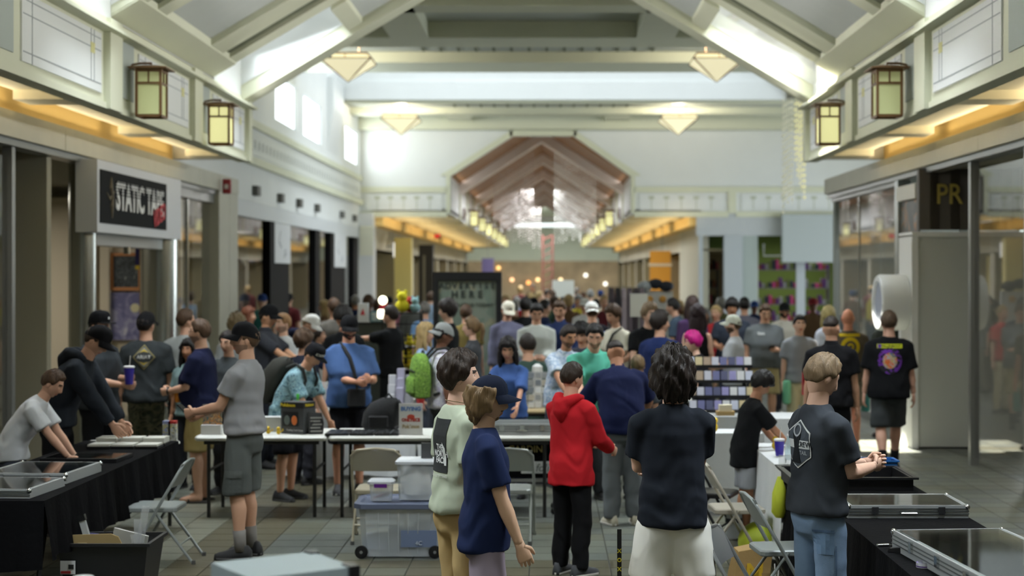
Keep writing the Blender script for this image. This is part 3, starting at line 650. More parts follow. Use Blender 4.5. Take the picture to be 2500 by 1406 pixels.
t = thing('dark_column', 'tall black framed panel at the left shopfronts of the far corridor', 'column', P(1041, 660, 52)); B('shaft', mat((34, 32, 28), .6), t, -.24, .24, -.2, .2, -2.2, .85); B('slit', mat((120, 116, 100), .6), t, -.1, -.02, -.21, -.2, -1.5, .5)
t = thing('box_sign', 'small glowing white square sign over the left shopfronts', 'sign', P(973, 610, 50)); B('housing', GREYMETAL, t, -.17, .17, -.08, .08, -.25, .25); B('bracket', GREYMETAL, t, -.45, -.17, -.02, .02, .1, .14); B('face', mat((240, 240, 236), .4, emit=1.6), t, -.15, .15, -.1, -.08, -.23, .23)
t = thing('banner', 'violet vertical banner deep in the far corridor on the left', 'banner', P(1191, 662, 72)); B('cloth', mat((112, 104, 150), .8), t, -.28, .28, -.02, .02, -.6, .6); MB().tube([(0, 0, .6), (0, 0, 1.66)], .012, 6).build('rod', GREYMETAL, t)
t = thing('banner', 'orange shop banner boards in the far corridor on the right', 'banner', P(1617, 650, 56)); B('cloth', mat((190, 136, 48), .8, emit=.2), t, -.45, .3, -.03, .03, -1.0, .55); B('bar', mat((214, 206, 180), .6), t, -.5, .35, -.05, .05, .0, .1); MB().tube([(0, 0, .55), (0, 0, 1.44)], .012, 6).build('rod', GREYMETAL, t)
def exit_sign(x, y, d, lab):
    t = thing('exit_sign', lab, 'sign', P(x, y, d)); MB().bbox(-.19, .19, -.05, .05, -.11, .11, .02).build('housing', mat((20, 18, 18), .5), t)
    text('EXIT', mat((220, 50, 52), .5, emit=1.2), t, (0, -.055, 0), .19, bold=.006)
    MB().tube([(0, 0, .11), (0, 0, .7)], .012, 6).build('stem', BLACK, t)
exit_sign(1128, 521, 62, 'black exit sign with red letters hanging before the left lanterns'); exit_sign(1064, 577, 66, 'lower small red exit sign under the left soffit')

# lanterns
LANT = mat((196, 200, 146), .5, emit=.10, emitc=(224, 224, 160)); LANT2 = mat((214, 214, 156), .5, emit=.75, emitc=(240, 236, 170)); BRONZE = mat((112, 80, 46), .45, .3)
def lantern(label, loc, sgn, lit):
    """sgn -1: fixed to the left fascia (plate on the left); loc = centre of the lantern body"""
    t = thing('wall_lantern', label, 'lantern', loc, group='copper wall lanterns')
    h = .245; w_ = .135
    B('glass_shade', LANT2 if lit else LANT, t, -w_ + .015, w_ - .015, -w_ + .015, w_ - .015, -h + .02, h - .03)
    fr = MB()
    for a in (-1, 1):
        for b_ in (-1, 1): fr.cbox((a * (w_ - .01), b_ * (w_ - .01), 0), .013, .013, h)
    for z in (-h, h - .02, h - .15):
        fr.box(-w_, w_, -w_, -w_ + .02, z - .012, z + .012).box(-w_, w_, w_ - .02, w_, z - .012, z + .012).box(-w_, -w_ + .02, -w_, w_, z - .012, z + .012).box(w_ - .02, w_, -w_, w_, z - .012, z + .012)
    for a in (-1, 1): fr.cbox((0, a * (w_ - .01), h - .08), .008, .01, .07).cbox((a * (w_ - .01), 0, h - .08), .01, .008, .07)
    fr.build('frame', BRONZE, t)
    MB().loft([[(-.2, -.2, h), (.2, -.2, h), (.2, .2, h), (-.2, .2, h)], [(-.2, -.2, h + .012), (.2, -.2, h + .012), (.2, .2, h + .012), (-.2, .2, h + .012)], [(-.06, -.06, h + .045), (.06, -.06, h + .045), (.06, .06, h + .045), (-.06, .06, h + .045)]]).build('roof', BRONZE, t)
    s = sgn
    MB().box(*sorted((s * .30, s * .37)), -.1, .1, -.02, .34).build('back_plate', mat((104, 64, 40), .5), t)
    MB().tube([(s * .3, 0, .06), (s * .24, 0, .24), (s * .2, 0, .3), (s * .12, 0, .315), (0, 0, .315), (0, 0, h + .04)], .012, 8).build('arm', BRONZE, t, True)
    return t
names = {(-1, 0): 'copper lantern with dull olive glass on left fascia, nearest the viewer', (-1, 1): 'brightly lit copper lantern on the left fascia next to its end', (1, 0): 'copper lantern with dull olive glass on right fascia, nearest the viewer', (1, 1): 'brightly lit copper lantern on the right fascia next to its end'}
for i, d in enumerate((16.3, 19.75)):
    for s in (-1, 1): lantern(names[(s, i)], (CX + s * (HW - .24), d, PZ((228, 305)[i], d)), s, i == 1)
# lantern rows of the far corridor: first one built, the rest copied
ordn = ['first', 'second', 'third', 'fourth', 'fifth', 'sixth', 'seventh']
for s, ex, sn in ((-1, eL, 'left'), (1, eR, 'right')):
    src = None
    for k in range(7):
        loc = (ex - s * .4, 51.5 + k * 6.4, 4.05 + .0)
        lb = '%s distant glowing lantern along the %s side of the timber-roofed corridor' % (ordn[k], sn)
        if src is None: src = lantern(lb, loc, s, True); src['group'] = 'distant corridor lanterns'
        else: c = copy_tree(src, lb, loc)
# pendants: inverted glass pyramids
PEND = mat((236, 226, 184), .5, emit=.75, emitc=(250, 240, 200))
def pendant(label, loc):
    t = thing('pendant_lamp', label, 'lamp', loc, rz=0, group='pyramid pendant lamps')
    r = .5; zt = .0; z1 = -.16; z2 = -.5
    MB().loft([[(-r * .86, -r * .86, zt), (r * .86, -r * .86, zt), (r * .86, r * .86, zt), (-r * .86, r * .86, zt)], [(-r, -r, -.1), (r, -r, -.1), (r, r, -.1), (-r, r, -.1)], [(-.02, -.02, z2), (.02, -.02, z2), (.02, .02, z2), (-.02, .02, z2)]], cap=False).build('glass_shade', PEND, t)
    fr = MB(); q = [(-1, -1), (1, -1), (1, 1), (-1, 1)]
    for i in range(4):
        a, b_ = q[i], q[(i + 1) % 4]
        fr.tube([(a[0] * r, a[1] * r, -.1), (b_[0] * r, b_[1] * r, -.1)], .009, 4).tube([(a[0] * r * .86, a[1] * r * .86, 0), (b_[0] * r * .86, b_[1] * r * .86, 0)], .02, 4)
        fr.tube([(a[0] * r * .86, a[1] * r * .86, 0), (a[0] * r, a[1] * r, -.1), (0, 0, z2)], .018, 4)
        m0 = ((a[0] + b_[0]) / 2, (a[1] + b_[1]) / 2); fr.tube([(m0[0] * r * .86, m0[1] * r * .86, 0), (m0[0] * r, m0[1] * r, -.1)], .008, 4)
    fr.build('frame', BRONZE, t)
    rod = MB()
    for a in (-1, 1): rod.tube([(a * .22, 0, 0), (a * .22, 0, .36)], .01, 6)
    rod.build('rod', BRONZE, t); B('canopy', mat((196, 190, 160), .5), t, -.26, .26, -.2, .2, .34, .40)
    lamp('pendant_glow', 'POINT', (loc[0], loc[1], loc[2] + .14), energy=110, color=(1, .92, .76), size=.12)
lb = iter(('large pyramid pendant in front of the left roof beam', 'large pyramid pendant in front of the right roof beam', 'smaller pyramid pendant farther back on the left', 'smaller pyramid pendant farther back on the right'))
for x, y, d in ((-3.95, 137, 30.6), (3.3, 137, 30.6), (-3.98, 283, 41.9), (3.48, 283, 41.9)): pendant(next(lb), (x, d, PZ(y, d)))
MB().cyl((-4.05, 27.6), .2, PZ(122, 27.6) - .12, PZ(122, 27.6) + .02, 24).build('ceiling_speaker', mat((170, 176, 160), .6), None)
tag(col.objects['ceiling_speaker'], 'round pale grey speaker near the left roof beam', 'speaker')

# hanging strings of glass beads (light curtains)
def roof_top(x, d): return AZ if d < FY else ez + ((eR - eL) / 2 - abs(x - cx2)) * .65
def bead_curtain(label, x0, x1, d0, d1, ytop0, ytop1, ybot, nstr, c, em, seed, r=.022):
    rnd = random.Random(seed); mb = MB()
    for k in range(nstr):
        u = k / (nstr - 1); d = d0 + (d1 - d0) * u; x = PX(x0 + (x1 - x0) * u, d); zt = PZ(ytop0 + (ytop1 - ytop0) * u, d); zb = PZ(ybot[0] + (ybot[1] - ybot[0]) * u, d) + rnd.random() * .3
        mb.box(x - .004, x + .004, d - .004, d + .004, zb, roof_top(x, d)); z = zt - rnd.random() * r * 3.4
        while z > zb:
            q = r * (.7 + .6 * rnd.random()); mb.loft([[(x, d, z + q)] * 4, [(x + q, d, z), (x, d + q, z), (x - q, d, z), (x, d - q, z)], [(x, d, z - q)] * 4], cap=False); z -= r * 3.4
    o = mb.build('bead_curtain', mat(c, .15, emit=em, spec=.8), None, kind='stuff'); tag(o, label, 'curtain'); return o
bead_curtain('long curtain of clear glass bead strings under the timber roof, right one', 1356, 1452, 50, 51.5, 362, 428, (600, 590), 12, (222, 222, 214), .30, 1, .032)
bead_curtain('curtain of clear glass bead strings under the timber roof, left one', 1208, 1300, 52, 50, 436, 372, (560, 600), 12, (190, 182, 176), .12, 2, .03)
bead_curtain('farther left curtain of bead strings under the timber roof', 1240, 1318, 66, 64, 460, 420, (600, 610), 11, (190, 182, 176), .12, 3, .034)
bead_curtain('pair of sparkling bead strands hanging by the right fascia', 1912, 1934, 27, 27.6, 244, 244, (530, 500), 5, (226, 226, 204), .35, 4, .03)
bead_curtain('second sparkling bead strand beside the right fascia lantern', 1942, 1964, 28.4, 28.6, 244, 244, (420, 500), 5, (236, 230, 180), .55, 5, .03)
# ------------------------------------------------------------ people
def sst(a, b, x):
    t = np.clip((x - a) / (b - a), 0, 1); return t * t * (3 - 2 * t)
def head_grid(nlat, nlon, feat=True, beard=None):
    """sculpted head: +y is the face, +z up, origin between the ears; returns verts, faces, per-face region"""
    th = np.linspace(0, math.pi, nlat); th = th + .10 * np.sin(2 * th)*-1 * .6
    u = np.linspace(-1, 1, nlon, endpoint=False); ph = math.pi * (.45 * u + .55 * u ** 3)
    TH, PH = np.meshgrid(th, ph, indexing='ij')
    st, ct = np.sin(TH), np.cos(TH)
    stq = np.where(ct < 0, np.abs(st) ** .72, st)
    x = .077 * stq * np.sin(PH); y = .098 * stq * np.cos(PH); z = .120 * ct
    t = np.clip(-z / .12, 0, 1)
    y = np.where(y < 0, y * (1 - .5 * t ** .8), y * (1 - .12 * t))
    x = x * (1 - .30 * t ** 1.6)
    x = x * (1 - .06 * np.clip(z / .12, 0, 1))
    y = y - .006
    fr = sst(.0, .06, y)
    if feat:
        g = lambda cx, cz, sx, sz: np.exp(-((np.abs(x) - cx) / sx) ** 2 - ((z - cz) / sz) ** 2)
        d = .005 * g(.028, .036, .024, .008) - .010 * g(.031, .014, .014, .012) + .004 * g(.044, -.028, .02, .02)
        prof = np.interp(z, [-.048, -.038, -.029, -.018, .006, .026, .04], [0, .013, .027, .022, .011, .005, 0])
        d = d + prof * np.exp(-(x / (.0105 + .006 * sst(-.015, -.032, z))) ** 2)
        d = d + .007 * np.exp(-(x / .022) ** 2) * (np.exp(-((z + .057) / .0055) ** 2) + .9 * np.exp(-((z + .070) / .006) ** 2)) + .004 * np.exp(-(x / .03) ** 2 - ((z + .062) / .02) ** 2)
        d = d + .012 * np.exp(-(x / .022) ** 2 - ((z + .100) / .014) ** 2)
        y = y + d * fr
    V = np.stack([x, y, z], -1).reshape(-1, 3)
    F_ = []; reg = []
    for i in range(nlat - 1):
        for j in range(nlon):
            a, b_ = i * nlon + j, i * nlon + (j + 1) % nlon
            F_.append((a, a + nlon, b_ + nlon, b_))
            c = (V[a] + V[b_] + V[a + nlon] + V[b_ + nlon]) / 4; ax = abs(c[0]); r = 0
            if c[1] > .03:
                if ax < .023 and -.075 < c[2] < -.052 and c[1] > .06: r = 1
                elif .012 < ax < .050 and abs(c[2] - .035 + (ax - .03) * .1) < .0062: r = 2
            if r != 1 and beard:
                if beard in ('full', 'stubble') and c[1] > -.012 and c[2] < -.030 - .25 * max(0, .05 - ax) + .0 and not (ax < .02 and c[2] > -.047): r = 3
                if beard == 'goatee' and c[1] > .05 and ((ax < .032 and -.053 < c[2] < -.040) or (ax < .026 and c[2] < -.08)): r = 3
            reg.append(r)
    if beard == 'full':
        for f, r in zip(F_, reg):
            if r == 3:
                for i in f: V[i] += V[i] * .012 * np.array([1, 1, .6])
    return V, F_, reg
def dome_grid(nlat, nlon):
    th = np.linspace(0.001, math.pi, nlat); ph = np.linspace(-math.pi, math.pi, nlon, endpoint=False)
    TH, PH = np.meshgrid(th, ph, indexing='ij'); st, ct = np.sin(TH), np.cos(TH)
    stq = np.where(ct < 0, np.abs(st) ** .72, st)
    x = .077 * stq * np.sin(PH); y = .098 * stq * np.cos(PH); z = .120 * ct; t = np.clip(-z / .12, 0, 1)
    y = np.where(y < 0, y * (1 - .42 * t ** .8), y * (1 - .12 * t)); x = x * (1 - .22 * t ** 1.6)
    return np.stack([x, y - .006, z], -1), TH, PH
HAIR = {  # thickness, front hairline, side, nape, waviness
    'short': (.016, .066, .0, -.055, .25), 'crop': (.009, .07, .01, -.045, .15), 'fade': (.010, .07, .045, .02, .2), 'medium': (.028, .058, -.02, -.075, .3), 'mop': (.034, .030, -.02, -.075, .22),
    'wavy': (.046, .045, -.055, -.105, .32), 'curly': (.040, .05, -.03, -.085, .45), 'long': (.030, .055, -.10, -.12, .3), 'pony': (.018, .06, -.03, -.07, .2), 'buzz': (.005, .072, .02, -.04, .05), 'under': (.012, .5, -.005, -.06, .2), 'underlong': (.030, .5, -.06, -.115, .3)}
def hair_mesh(style, lvl, seed, capz=None):
    T_, zf, zs, zn, wv = HAIR[style]
    n1, n2 = ((46, 72), (30, 44), (22, 30), (14, 20))[lvl]
    P_, TH, PH = dome_grid(n1, n2); x, y, z = P_[..., 0], P_[..., 1], P_[..., 2]
    c = np.cos(PH)
    zl = np.where(c > .25, zf + (zs - zf) * (1 - sst(.25, .75, c)), zs + (zn - zs) * sst(.1, -.75, c)) if True else 0
    zl = np.where((c < .25) & (c > -.05) & (zs > -.06), np.maximum(zl, zs), zl)
    m = sst(-.004, .02, z - zl)
    rs = np.random.RandomState(seed); a = rs.rand(6) * 6.28
    tt = TH * 9
    n = np.sin(PH * 11 + 2 * np.sin(tt * .6 + a[0]) + a[1]) * .5 + np.sin(PH * 23 + 3 * np.sin(tt * .45 + a[2]) + a[3]) * .35 + np.sin(PH * 5 + tt * 1.1 + a[4]) * .4 + np.sin(PH * 41 + 2 * np.sin(tt + a[5])) * .2
    t = T_ * (1 + wv * n)
    t = t * (1 + .35 * sst(.0, .1, z))                      # volume on top
    if style in ('wavy', 'curly', 'underlong'): t = t * (1 + .25 * sst(.02, -.08, z))
    if style in ('short', 'fade', 'crop', 'under', 'medium', 'mop'): t = t * (.38 + .62 * sst(-.07, .045, z)) + .0015
    if capz is not None: m = m * sst(capz, capz - .02, z)
    t = t * m - .010 * (1 - m)
    N = P_ / np.maximum(1e-6, np.linalg.norm(P_, axis=-1, keepdims=True)); V = P_ + N * t[..., None]
    if style == 'mop': V[..., 1] += .012 * sst(.3, 1, c) * m * sst(.09, .03, z)
    V = V.reshape(-1, 3); F_ = []; tf = t.reshape(-1)
    for i in range(n1 - 1):
        for j in range(n2):
            q = (i * n2 + j, (i + 1) * n2 + j, (i + 1) * n2 + (j + 1) % n2, i * n2 + (j + 1) % n2)
            if max(tf[k] for k in q) > -.004: F_.append(q)
    if style in ('long', 'pony', 'bun'):
        n = len(V); mb = MB()
        if style == 'long':
            rings = []
            for zz, yy, hw, hd in ((.02, -.075, .085, .04), (-.06, -.075, .098, .045), (-.14, -.08, .105, .045), (-.22, -.085, .10, .04), (-.30, -.09, .075, .03), (-.335, -.09, .03, .012)):
                rings.append([(hw * math.sin(2 * math.pi * k / 24) * (1 + .07 * math.sin(k * 2.7 + zz * 60 + seed)), yy + hd * math.cos(2 * math.pi * k / 24) + (.05 if abs(math.sin(2 * math.pi * k / 24)) > .8 else 0), zz) for k in range(24)])
            mb.loft(rings)
            for s in (-1, 1): mb.tube([(s * .075, .02, .06), (s * .092, .015, -.04), (s * .098, .02, -.14), (s * .088, .03, -.24)], [.02, .028, .03, .012], 8)
        else: mb.tube([(0, -.09, .05), (0, -.135, .04), (0, -.15, -.04), (0, -.14, -.13), (0, -.13, -.17)], [.02, .028, .03, .02, .006], 8)
        V = np.concatenate([V, np.array(mb.v)]); F_ += [tuple(i + n for i in f) for f in mb.f]
    return V, F_
def cap_mesh(lvl, flat=False):
    n2 = (40, 32, 24, 16)[lvl]; V = []; F_ = []; rows = (10, 8, 6, 5)[lvl]
    for i in range(rows):
        a = math.pi / 2 * i / (rows - 1); z = .030 + (.112 if not flat else .118) * math.cos(a) ** (.9 if not flat else .62); rr = math.sin(a) ** (.8 if not flat else .55) if i else .001
        for k in range(n2):
            f = 2 * math.pi * k / n2; q = 1 + .10 * (1 - z / .13) * 0
            V.append((.090 * rr * math.sin(f), .109 * rr * math.cos(f) - .008, z + .012 * math.cos(f) * math.sin(a) * 1.0 - .018 * (math.cos(f) < 0) * abs(math.cos(f)) * math.sin(a)))
    for i in range(rows - 1):
        for k in range(n2): F_.append((i * n2 + k, i * n2 + (k + 1) % n2, (i + 1) * n2 + (k + 1) % n2, (i + 1) * n2 + k))
    n = len(V)                                               # button
    for a, zz in ((0.011, .004), (.008, .009)):
        for k in range(8): V.append((a * math.sin(k * math.pi / 4), a * math.cos(k * math.pi / 4) - .008, (.142 if not flat else .148) + zz - .004))
    F_ += [(n + k, n + (k + 1) % 8, n + 8 + (k + 1) % 8, n + 8 + k) for k in range(8)] + [tuple(n + 8 + k for k in range(8))]
    bv = []; m = 17                                          # brim
    for e in (0, 1):
        for i in range(3):
            for k in range(m):
                f = R(-68 + 136 * k / (m - 1)); q = i / 2; ext = .082 * max(0, math.cos(f * 1.15)) ** .7
                x = .090 * math.sin(f) * (1 + .03 * q); y = .109 * math.cos(f) - .010 + ext * q
                bv.append((x, y, .036 + .010 * math.cos(f) - (0 if flat else .020) * q - (.0 if flat else 4.0) * x * x * q * .8 - e * .005))
    bf = []
    for e in (0, 1):
        for i in range(2):
            for k in range(m - 1):
                a = e * 3 * m + i * m + k; bf.append((a, a + 1, a + m + 1, a + m))
    for k in range(m - 1): a = 2 * m + k; bf.append((a, a + 1, a + 1 + 3 * m, a + 3 * m)); 
    return (np.array(V), F_), (np.array(bv), bf)
def ik(a, t, l1, l2, pole):
    a, t, pole = Vector(a), Vector(t), Vector(pole); d = t - a; L_ = min(d.length, (l1 + l2) * .999); dn = d.normalized(); t = a + dn * L_
    c = (l1 * l1 + L_ * L_ - l2 * l2) / (2 * l1 * L_); c = max(-1, min(1, c)); h = l1 * math.sqrt(max(0, 1 - c * c))
    p = pole - dn * pole.dot(dn); p = p.normalized() if p.length > 1e-5 else Vector((0, -1, 0))
    return a + dn * (l1 * c) + p * h, t
def limb(mb, pts, rs, n, flat=None):
    """rounded limb with interpolated rings along a bent path"""
    pts = [Vector(p) for p in pts]
    return mb.tube(pts, list(rs), n)
def hand(mb, wrist, D, T_, N, k, curl, n, side):
    """palm and five separate fingers; D along the hand, T towards the thumb, N the way the fingers curl"""
    W = Vector(wrist); D, T_, N = Vector(D), Vector(T_), Vector(N)
    def ring(c, w_, h): return [tuple(c + T_ * (w_ * math.cos(a)) + N * (h * math.sin(a))) for a in [2 * math.pi * i / n for i in range(n)]]
    mb.loft([ring(W - D * .02 * k, .026 * k, .019 * k), ring(W + D * .015 * k, .029 * k, .018 * k), ring(W + D * .05 * k, .040 * k, .016 * k), ring(W + D * .085 * k, .041 * k, .013 * k), ring(W + D * .094 * k, .036 * k, .009 * k)])
    for off, l, r in ((.030, .072, .0088), (.0105, .080, .0092), (-.0095, .074, .0088), (-.0285, .058, .0078)):
        p = W + D * .080 * k + T_ * off * k; ang = 0; d = D + T_ * off * 1.5; d.normalize(); pts = [p - d * .02 * k, p]
        for seg, f in ((.45, .8), (.32, 1.3), (.23, .9)):
            ang += curl * f; dd = d * math.cos(ang) + N * math.sin(ang); p = p + dd * l * seg * k; pts.append(p)
        mb.tube(pts, [r * k, r * 1.05 * k, r * k, r * .92 * k, r * .62 * k], max(5, n - 2))
    p = W + D * .022 * k + T_ * .024 * k; d1 = (D * .62 + T_ * .72 + N * .35).normalized(); d2 = (D * .86 + T_ * (.42 - .5 * curl) + N * (.3 + .5 * curl)).normalized()
    mb.tube([p - d1 * .015 * k, p, p + d1 * .034 * k, p + d1 * .034 * k + d2 * .028 * k, p + d1 * .034 * k + d2 * .048 * k], [.012 * k, .0135 * k, .0115 * k, .0105 * k, .0065 * k], max(5, n - 2))
ARM = {  # wrist target in body axes (x outward from the middle line, y forward, z up) for a 1.78 m figure, curl
    'down': ((.27, .02, .86), .35), 'hold': ((.065, .30, 1.08), .75), 'phone': ((.075, .30, 1.14), .75), 'cross': ((-.13, .20, 1.20), .5), 'bent': ((.20, .30, 1.10), .7),
    'front': ((.14, .48, 1.18), .4), 'reach': ((.20, .52, .98), .4), 'table': ((.20, .50, .90), .4), 'out': ((.62, .24, 1.34), .4), 'face': ((.05, .20, 1.42), .6), 'hip': ((.27, -.06, 1.02), .9), 'up': ((.14, .30, 1.36), .7)}
PENDING = []; PEOPLE = {}
def skinmat(c): return mat(c, .55, bump=.05, bscale=90, spec=.35)
def cloth(c, v=.05): return cloth_mat(c, v)
SKIN = (206, 160, 134); SK_L = (222, 180, 156); SK_M = (178, 128, 98); SK_D = (116, 78, 58)
_pn = [0]
def person(hx, hy, d, face, label, shirt=(60, 60, 62), pants=(40, 42, 48), sleeve='short', leg='long', hair=('short', (52, 38, 28)), cap=None, capback=False, capflat=False, brim=None, skin=SKIN,
           lean=0, twist=0, hyaw=0, hpitch=0, L='down', R_='down', bulk=1.0, fem=False, stance='stand', shoes=(28, 28, 30), beard=None, hem=.865, shirtm=None, pantm=None, hood=False, socks=None, glasses=False, collar=None,
           lvl=None, key=None, group=None, sleeve_t=None, elbow=None, legcut=None, handskip=False, belly=0, foot=0, sandals=False, step=.22, spread=0, loose=1.0):
    _pn[0] += 1; seed = _pn[0]
    if lvl is None: lvl = 0 if d < 12.6 else (1 if d < 16.6 else (2 if d < 26 else 3))
    nr = (18, 14, 10, 8)[lvl]; hn = (10, 8, 6, 5)[lvl]
    PIV = .95
    zs_ = np.linspace(PIV, 1.75, 60); ang_ = R(lean) * sst(.93, 1.18, zs_); dz = zs_[1] - zs_[0]
    ys = np.concatenate([[0], np.cumsum(np.sin(ang_[:-1]) * dz)]); zz = PIV + np.concatenate([[0], np.cumsum(np.cos(ang_[:-1]) * dz)])
    drop = .42 if stance == 'sit' else 0
    def S(p):
        """posture: bends the upper body forward and twists it"""
        x, y, z = p
        if z <= PIV: return Vector((x, y, z - drop))
        a = float(np.interp(z, zs_, ang_)); sy = float(np.interp(z, zs_, ys)); sz = float(np.interp(z, zs_, zz))
        tw = R(twist) * float(sst(.95, 1.35, np.array(z))); x, y = x * math.cos(tw) - y * math.sin(tw), x * math.sin(tw) + y * math.cos(tw)
        return Vector((x, sy + y * math.cos(a), sz - y * math.sin(a) - drop))
    fw = .90 if fem else 1.0
    bk = bulk; br = bk ** .6
    def ring(z, a, b_, y=0, n=None, sq=2.3):
        n = n or nr; out = []
        for k in range(n):
            t = 2 * math.pi * k / n; c, s_ = math.cos(t), math.sin(t)
            out.append(tuple(S((a * math.copysign(abs(c) ** (2 / sq), c), y + b_ * math.copysign(abs(s_) ** (2 / sq), s_), z))))
        return out
    # joints
    sh = {s: S((s * .172 * fw * bk ** .45, -.008, 1.402)) for s in (-1, 1)}
    wr = {}; el = {}; hd = {}
    for s, A in ((-1, L), (1, R_)):
        if A is None: A = 'down'
        if isinstance(A, str): (tx, ty, tz), curl = ARM[A]; tgt = S((s * tx * (bk ** .35 if A == 'down' else 1), ty, tz)) if A not in ('table',) else Vector((s * tx, ty + float(ys[-20]) , tz))
        else: tgt = Vector(A[:3]); curl = A[3] if len(A) > 3 else .55
        if A == 'down': tgt = sh[s] + Vector((s * (.065 + .05 * (bk - 1)), .03 + .0 * lean, -.555))
        pole = Vector((s * .35, -.5, -.9)) if A != 'down' else Vector((s * .25, -1, 0))
        if A == 'out': pole = Vector((0, -.2, -1))
        if A == 'hip': pole = Vector((s, -.6, 0))
        if elbow and s in elbow: pole = Vector(elbow[s])
        el[s], wr[s] = ik(sh[s], tgt, .285, .262, pole)
        D = (wr[s] - el[s]).normalized(); tr = Vector((0, .45, 1)); Tm = tr - D * tr.dot(D); Tm.normalize(); N = Tm.cross(D) * (1 if s > 0 else -1)
        if A == 'down': D = (D * .8 + Vector((0, .05, -.6))).normalized(); Tm = (Tm - D * Tm.dot(D)).normalized(); N = Tm.cross(D) * (1 if s > 0 else -1)
        hd[s] = (D, Tm, N, curl)
    hip = {}; kn = {}; an = {}; fd = {}
    for s in (-1, 1):
        hip[s] = Vector((s * .09, 0, .915 - drop))
        if stance == 'walk': an[s] = Vector((s * .075, s * step * (1 if foot == 0 else foot), .085 + (.05 if s * (foot or 1) < 0 else 0)))
        elif stance == 'sit': an[s] = Vector((s * .14, .42, .085))
        else: an[s] = Vector((s * (.105 + spread + .02 * (bk - 1)), (.04 if s == foot else -.02), .085))
        kn[s], an[s] = ik(hip[s], an[s], .42, .412, (s * .08, 1, 0)); fd[s] = Vector((s * .18, 1, 0)).normalized()
    # neck and head frame
    nb = S((0, -.012, 1.50)); na = R(lean) * .62 + R(hpitch) * .28
    nyaw = R(twist) * .8
    hp = R(lean) * .40 + R(hpitch)
    hc = nb + Matrix.Rotation(nyaw, 3, 'Z') @ Vector((0, .02 + .143 * math.sin(na), .146 * math.cos(na) + 0)) 
    RM = Matrix.Rotation(nyaw + R(hyaw), 3, 'Z') @ Matrix.Rotation(-hp, 3, 'X')
    hs = .96 if fem else 1.0
    top = hc.z + (.155 if cap else .130 + .6 * (HAIR[hair[0]][0] if hair else 0)) * (.55 + .45 * math.cos(hp)) + (.02 * math.sin(hp) if hp > 0 else 0)
    # scale from the picture: the head top must meet row hy at this depth
    a0 = R(face); k = 1.0
    for _ in range(3):
        fwd = Vector((-math.sin(a0), math.cos(a0))); off = Matrix.Rotation(a0, 2) @ Vector((hc.x, hc.y)) * k
        dh = d + off.y; k = PZ(hy, dh) / top
    root = (PX(hx, dh) - off.x, d)
    M = Matrix.Translation((root[0], root[1], 0)) @ Matrix.Rotation(a0, 4, 'Z') @ Matrix.Scale(k, 4)
    # body
    mb = MB()
    mb.loft([ring(z, a * bk * .93, b_ * bk * .90, y) for z, a, b_, y in ((.80, .10, .08, -.01), (.86, .126, .088, -.012), (.94, .130, .092, -.012), (1.06, .122, .088, 0), (1.20, .138, .098, .002), (1.34, .150, .100, -.002), (1.42, .135, .080, -.01), (1.475, .075, .058, -.012))])
    mb.tube([S((0, -.014, 1.42)), nb, nb.lerp(hc, .45), hc + RM @ Vector((0, -.015, -.03))], [.066 * br, .060 * br, .056 * br, .054 * br] if not fem else [.056, .048, .045, .046], nr)
    for s in (-1, 1):
        e, w_ = el[s], wr[s]; ar = br * (.82 if fem else 1)
        mb.tube([S((s * .09, -.008, 1.395)), sh[s], sh[s].lerp(e, .35), sh[s].lerp(e, .75), e, e.lerp(w_, .28), e.lerp(w_, .7), w_], [.044, .046 * ar, .049 * ar, .044 * ar, .040 * ar, .043 * ar, .033 * ar, .0265 * ar], nr)
        h_, n_, a_ = hip[s], kn[s], an[s]; lr = br * (1.0)
        mb.tube([h_ + Vector((0, 0, .02)), h_.lerp(n_, .3), h_.lerp(n_, .75), n_, n_.lerp(a_, .28) + Vector((0, -.012, 0)), n_.lerp(a_, .7), a_ + Vector((0, 0, .0))], [.066 * lr, .072 * lr, .062 * lr, .054 * lr, .057 * lr, .041 * lr, .034 * lr], nr)
        if sandals: mb.tube([a_ + Vector((0, -.04, -.035)), a_ + fd[s] * .05 + Vector((0, 0, -.04)), a_ + fd[s] * .13 + Vector((0, 0, -.05)), a_ + fd[s] * .19 + Vector((0, 0, -.055))], [.034, .038, .036, .016], nr)
    body = put('person', mb.mesh('body'))
    tag(body, label, 'person', group); body['kind'] = 'thing'
    body.matrix_world = Matrix.Translation((root[0], root[1], 0)) @ Matrix.Rotation(a0, 4, 'Z')
    extra = []                                               # finer pieces merged into the body surface after remeshing
    hv, hf, hr = head_grid(*((44, 60), (34, 46), (24, 32), (16, 22))[lvl], True, beard)
    rm = np.array(RM); hcv = np.array(hc); HT = lambda V: (np.asarray(V) * hs) @ rm.T + hcv
    extra.append((HT(hv), hf, hr))
    eb = MB()
    for s in (-1, 1): eb.ball((s * .077, -.012, -.004), .011, .021, .033, 8, 6)
    extra.append((HT(eb.v), eb.f, [0] * len(eb.f)))
    if lvl < 3:
        for part, idx in ((0, 4), (1, 5)):
            eb = MB()
            for s in (-1, 1):
                if part == 0: eb.ball((s * .031, .0645, .013), .0125, .0105, .0075, 10, 7)
                else: eb.ball((s * .031, .0722, .0125), .0056, .0042, .0056, 8, 5)
            extra.append((HT(eb.v), eb.f, [idx] * len(eb.f)))
    if not handskip:
        eb = MB()
        for s in (-1, 1): hand(eb, wr[s], *hd[s][:3], 1.0, hd[s][3], hn, s)
        extra.append((np.array(eb.v), eb.f, [0] * len(eb.f)))
    hc_col = hair[1] if hair else (60, 46, 36); bc = (38, 28, 22) if beard in ('full', 'goatee') else tuple(int(a * .72) for a in skin)
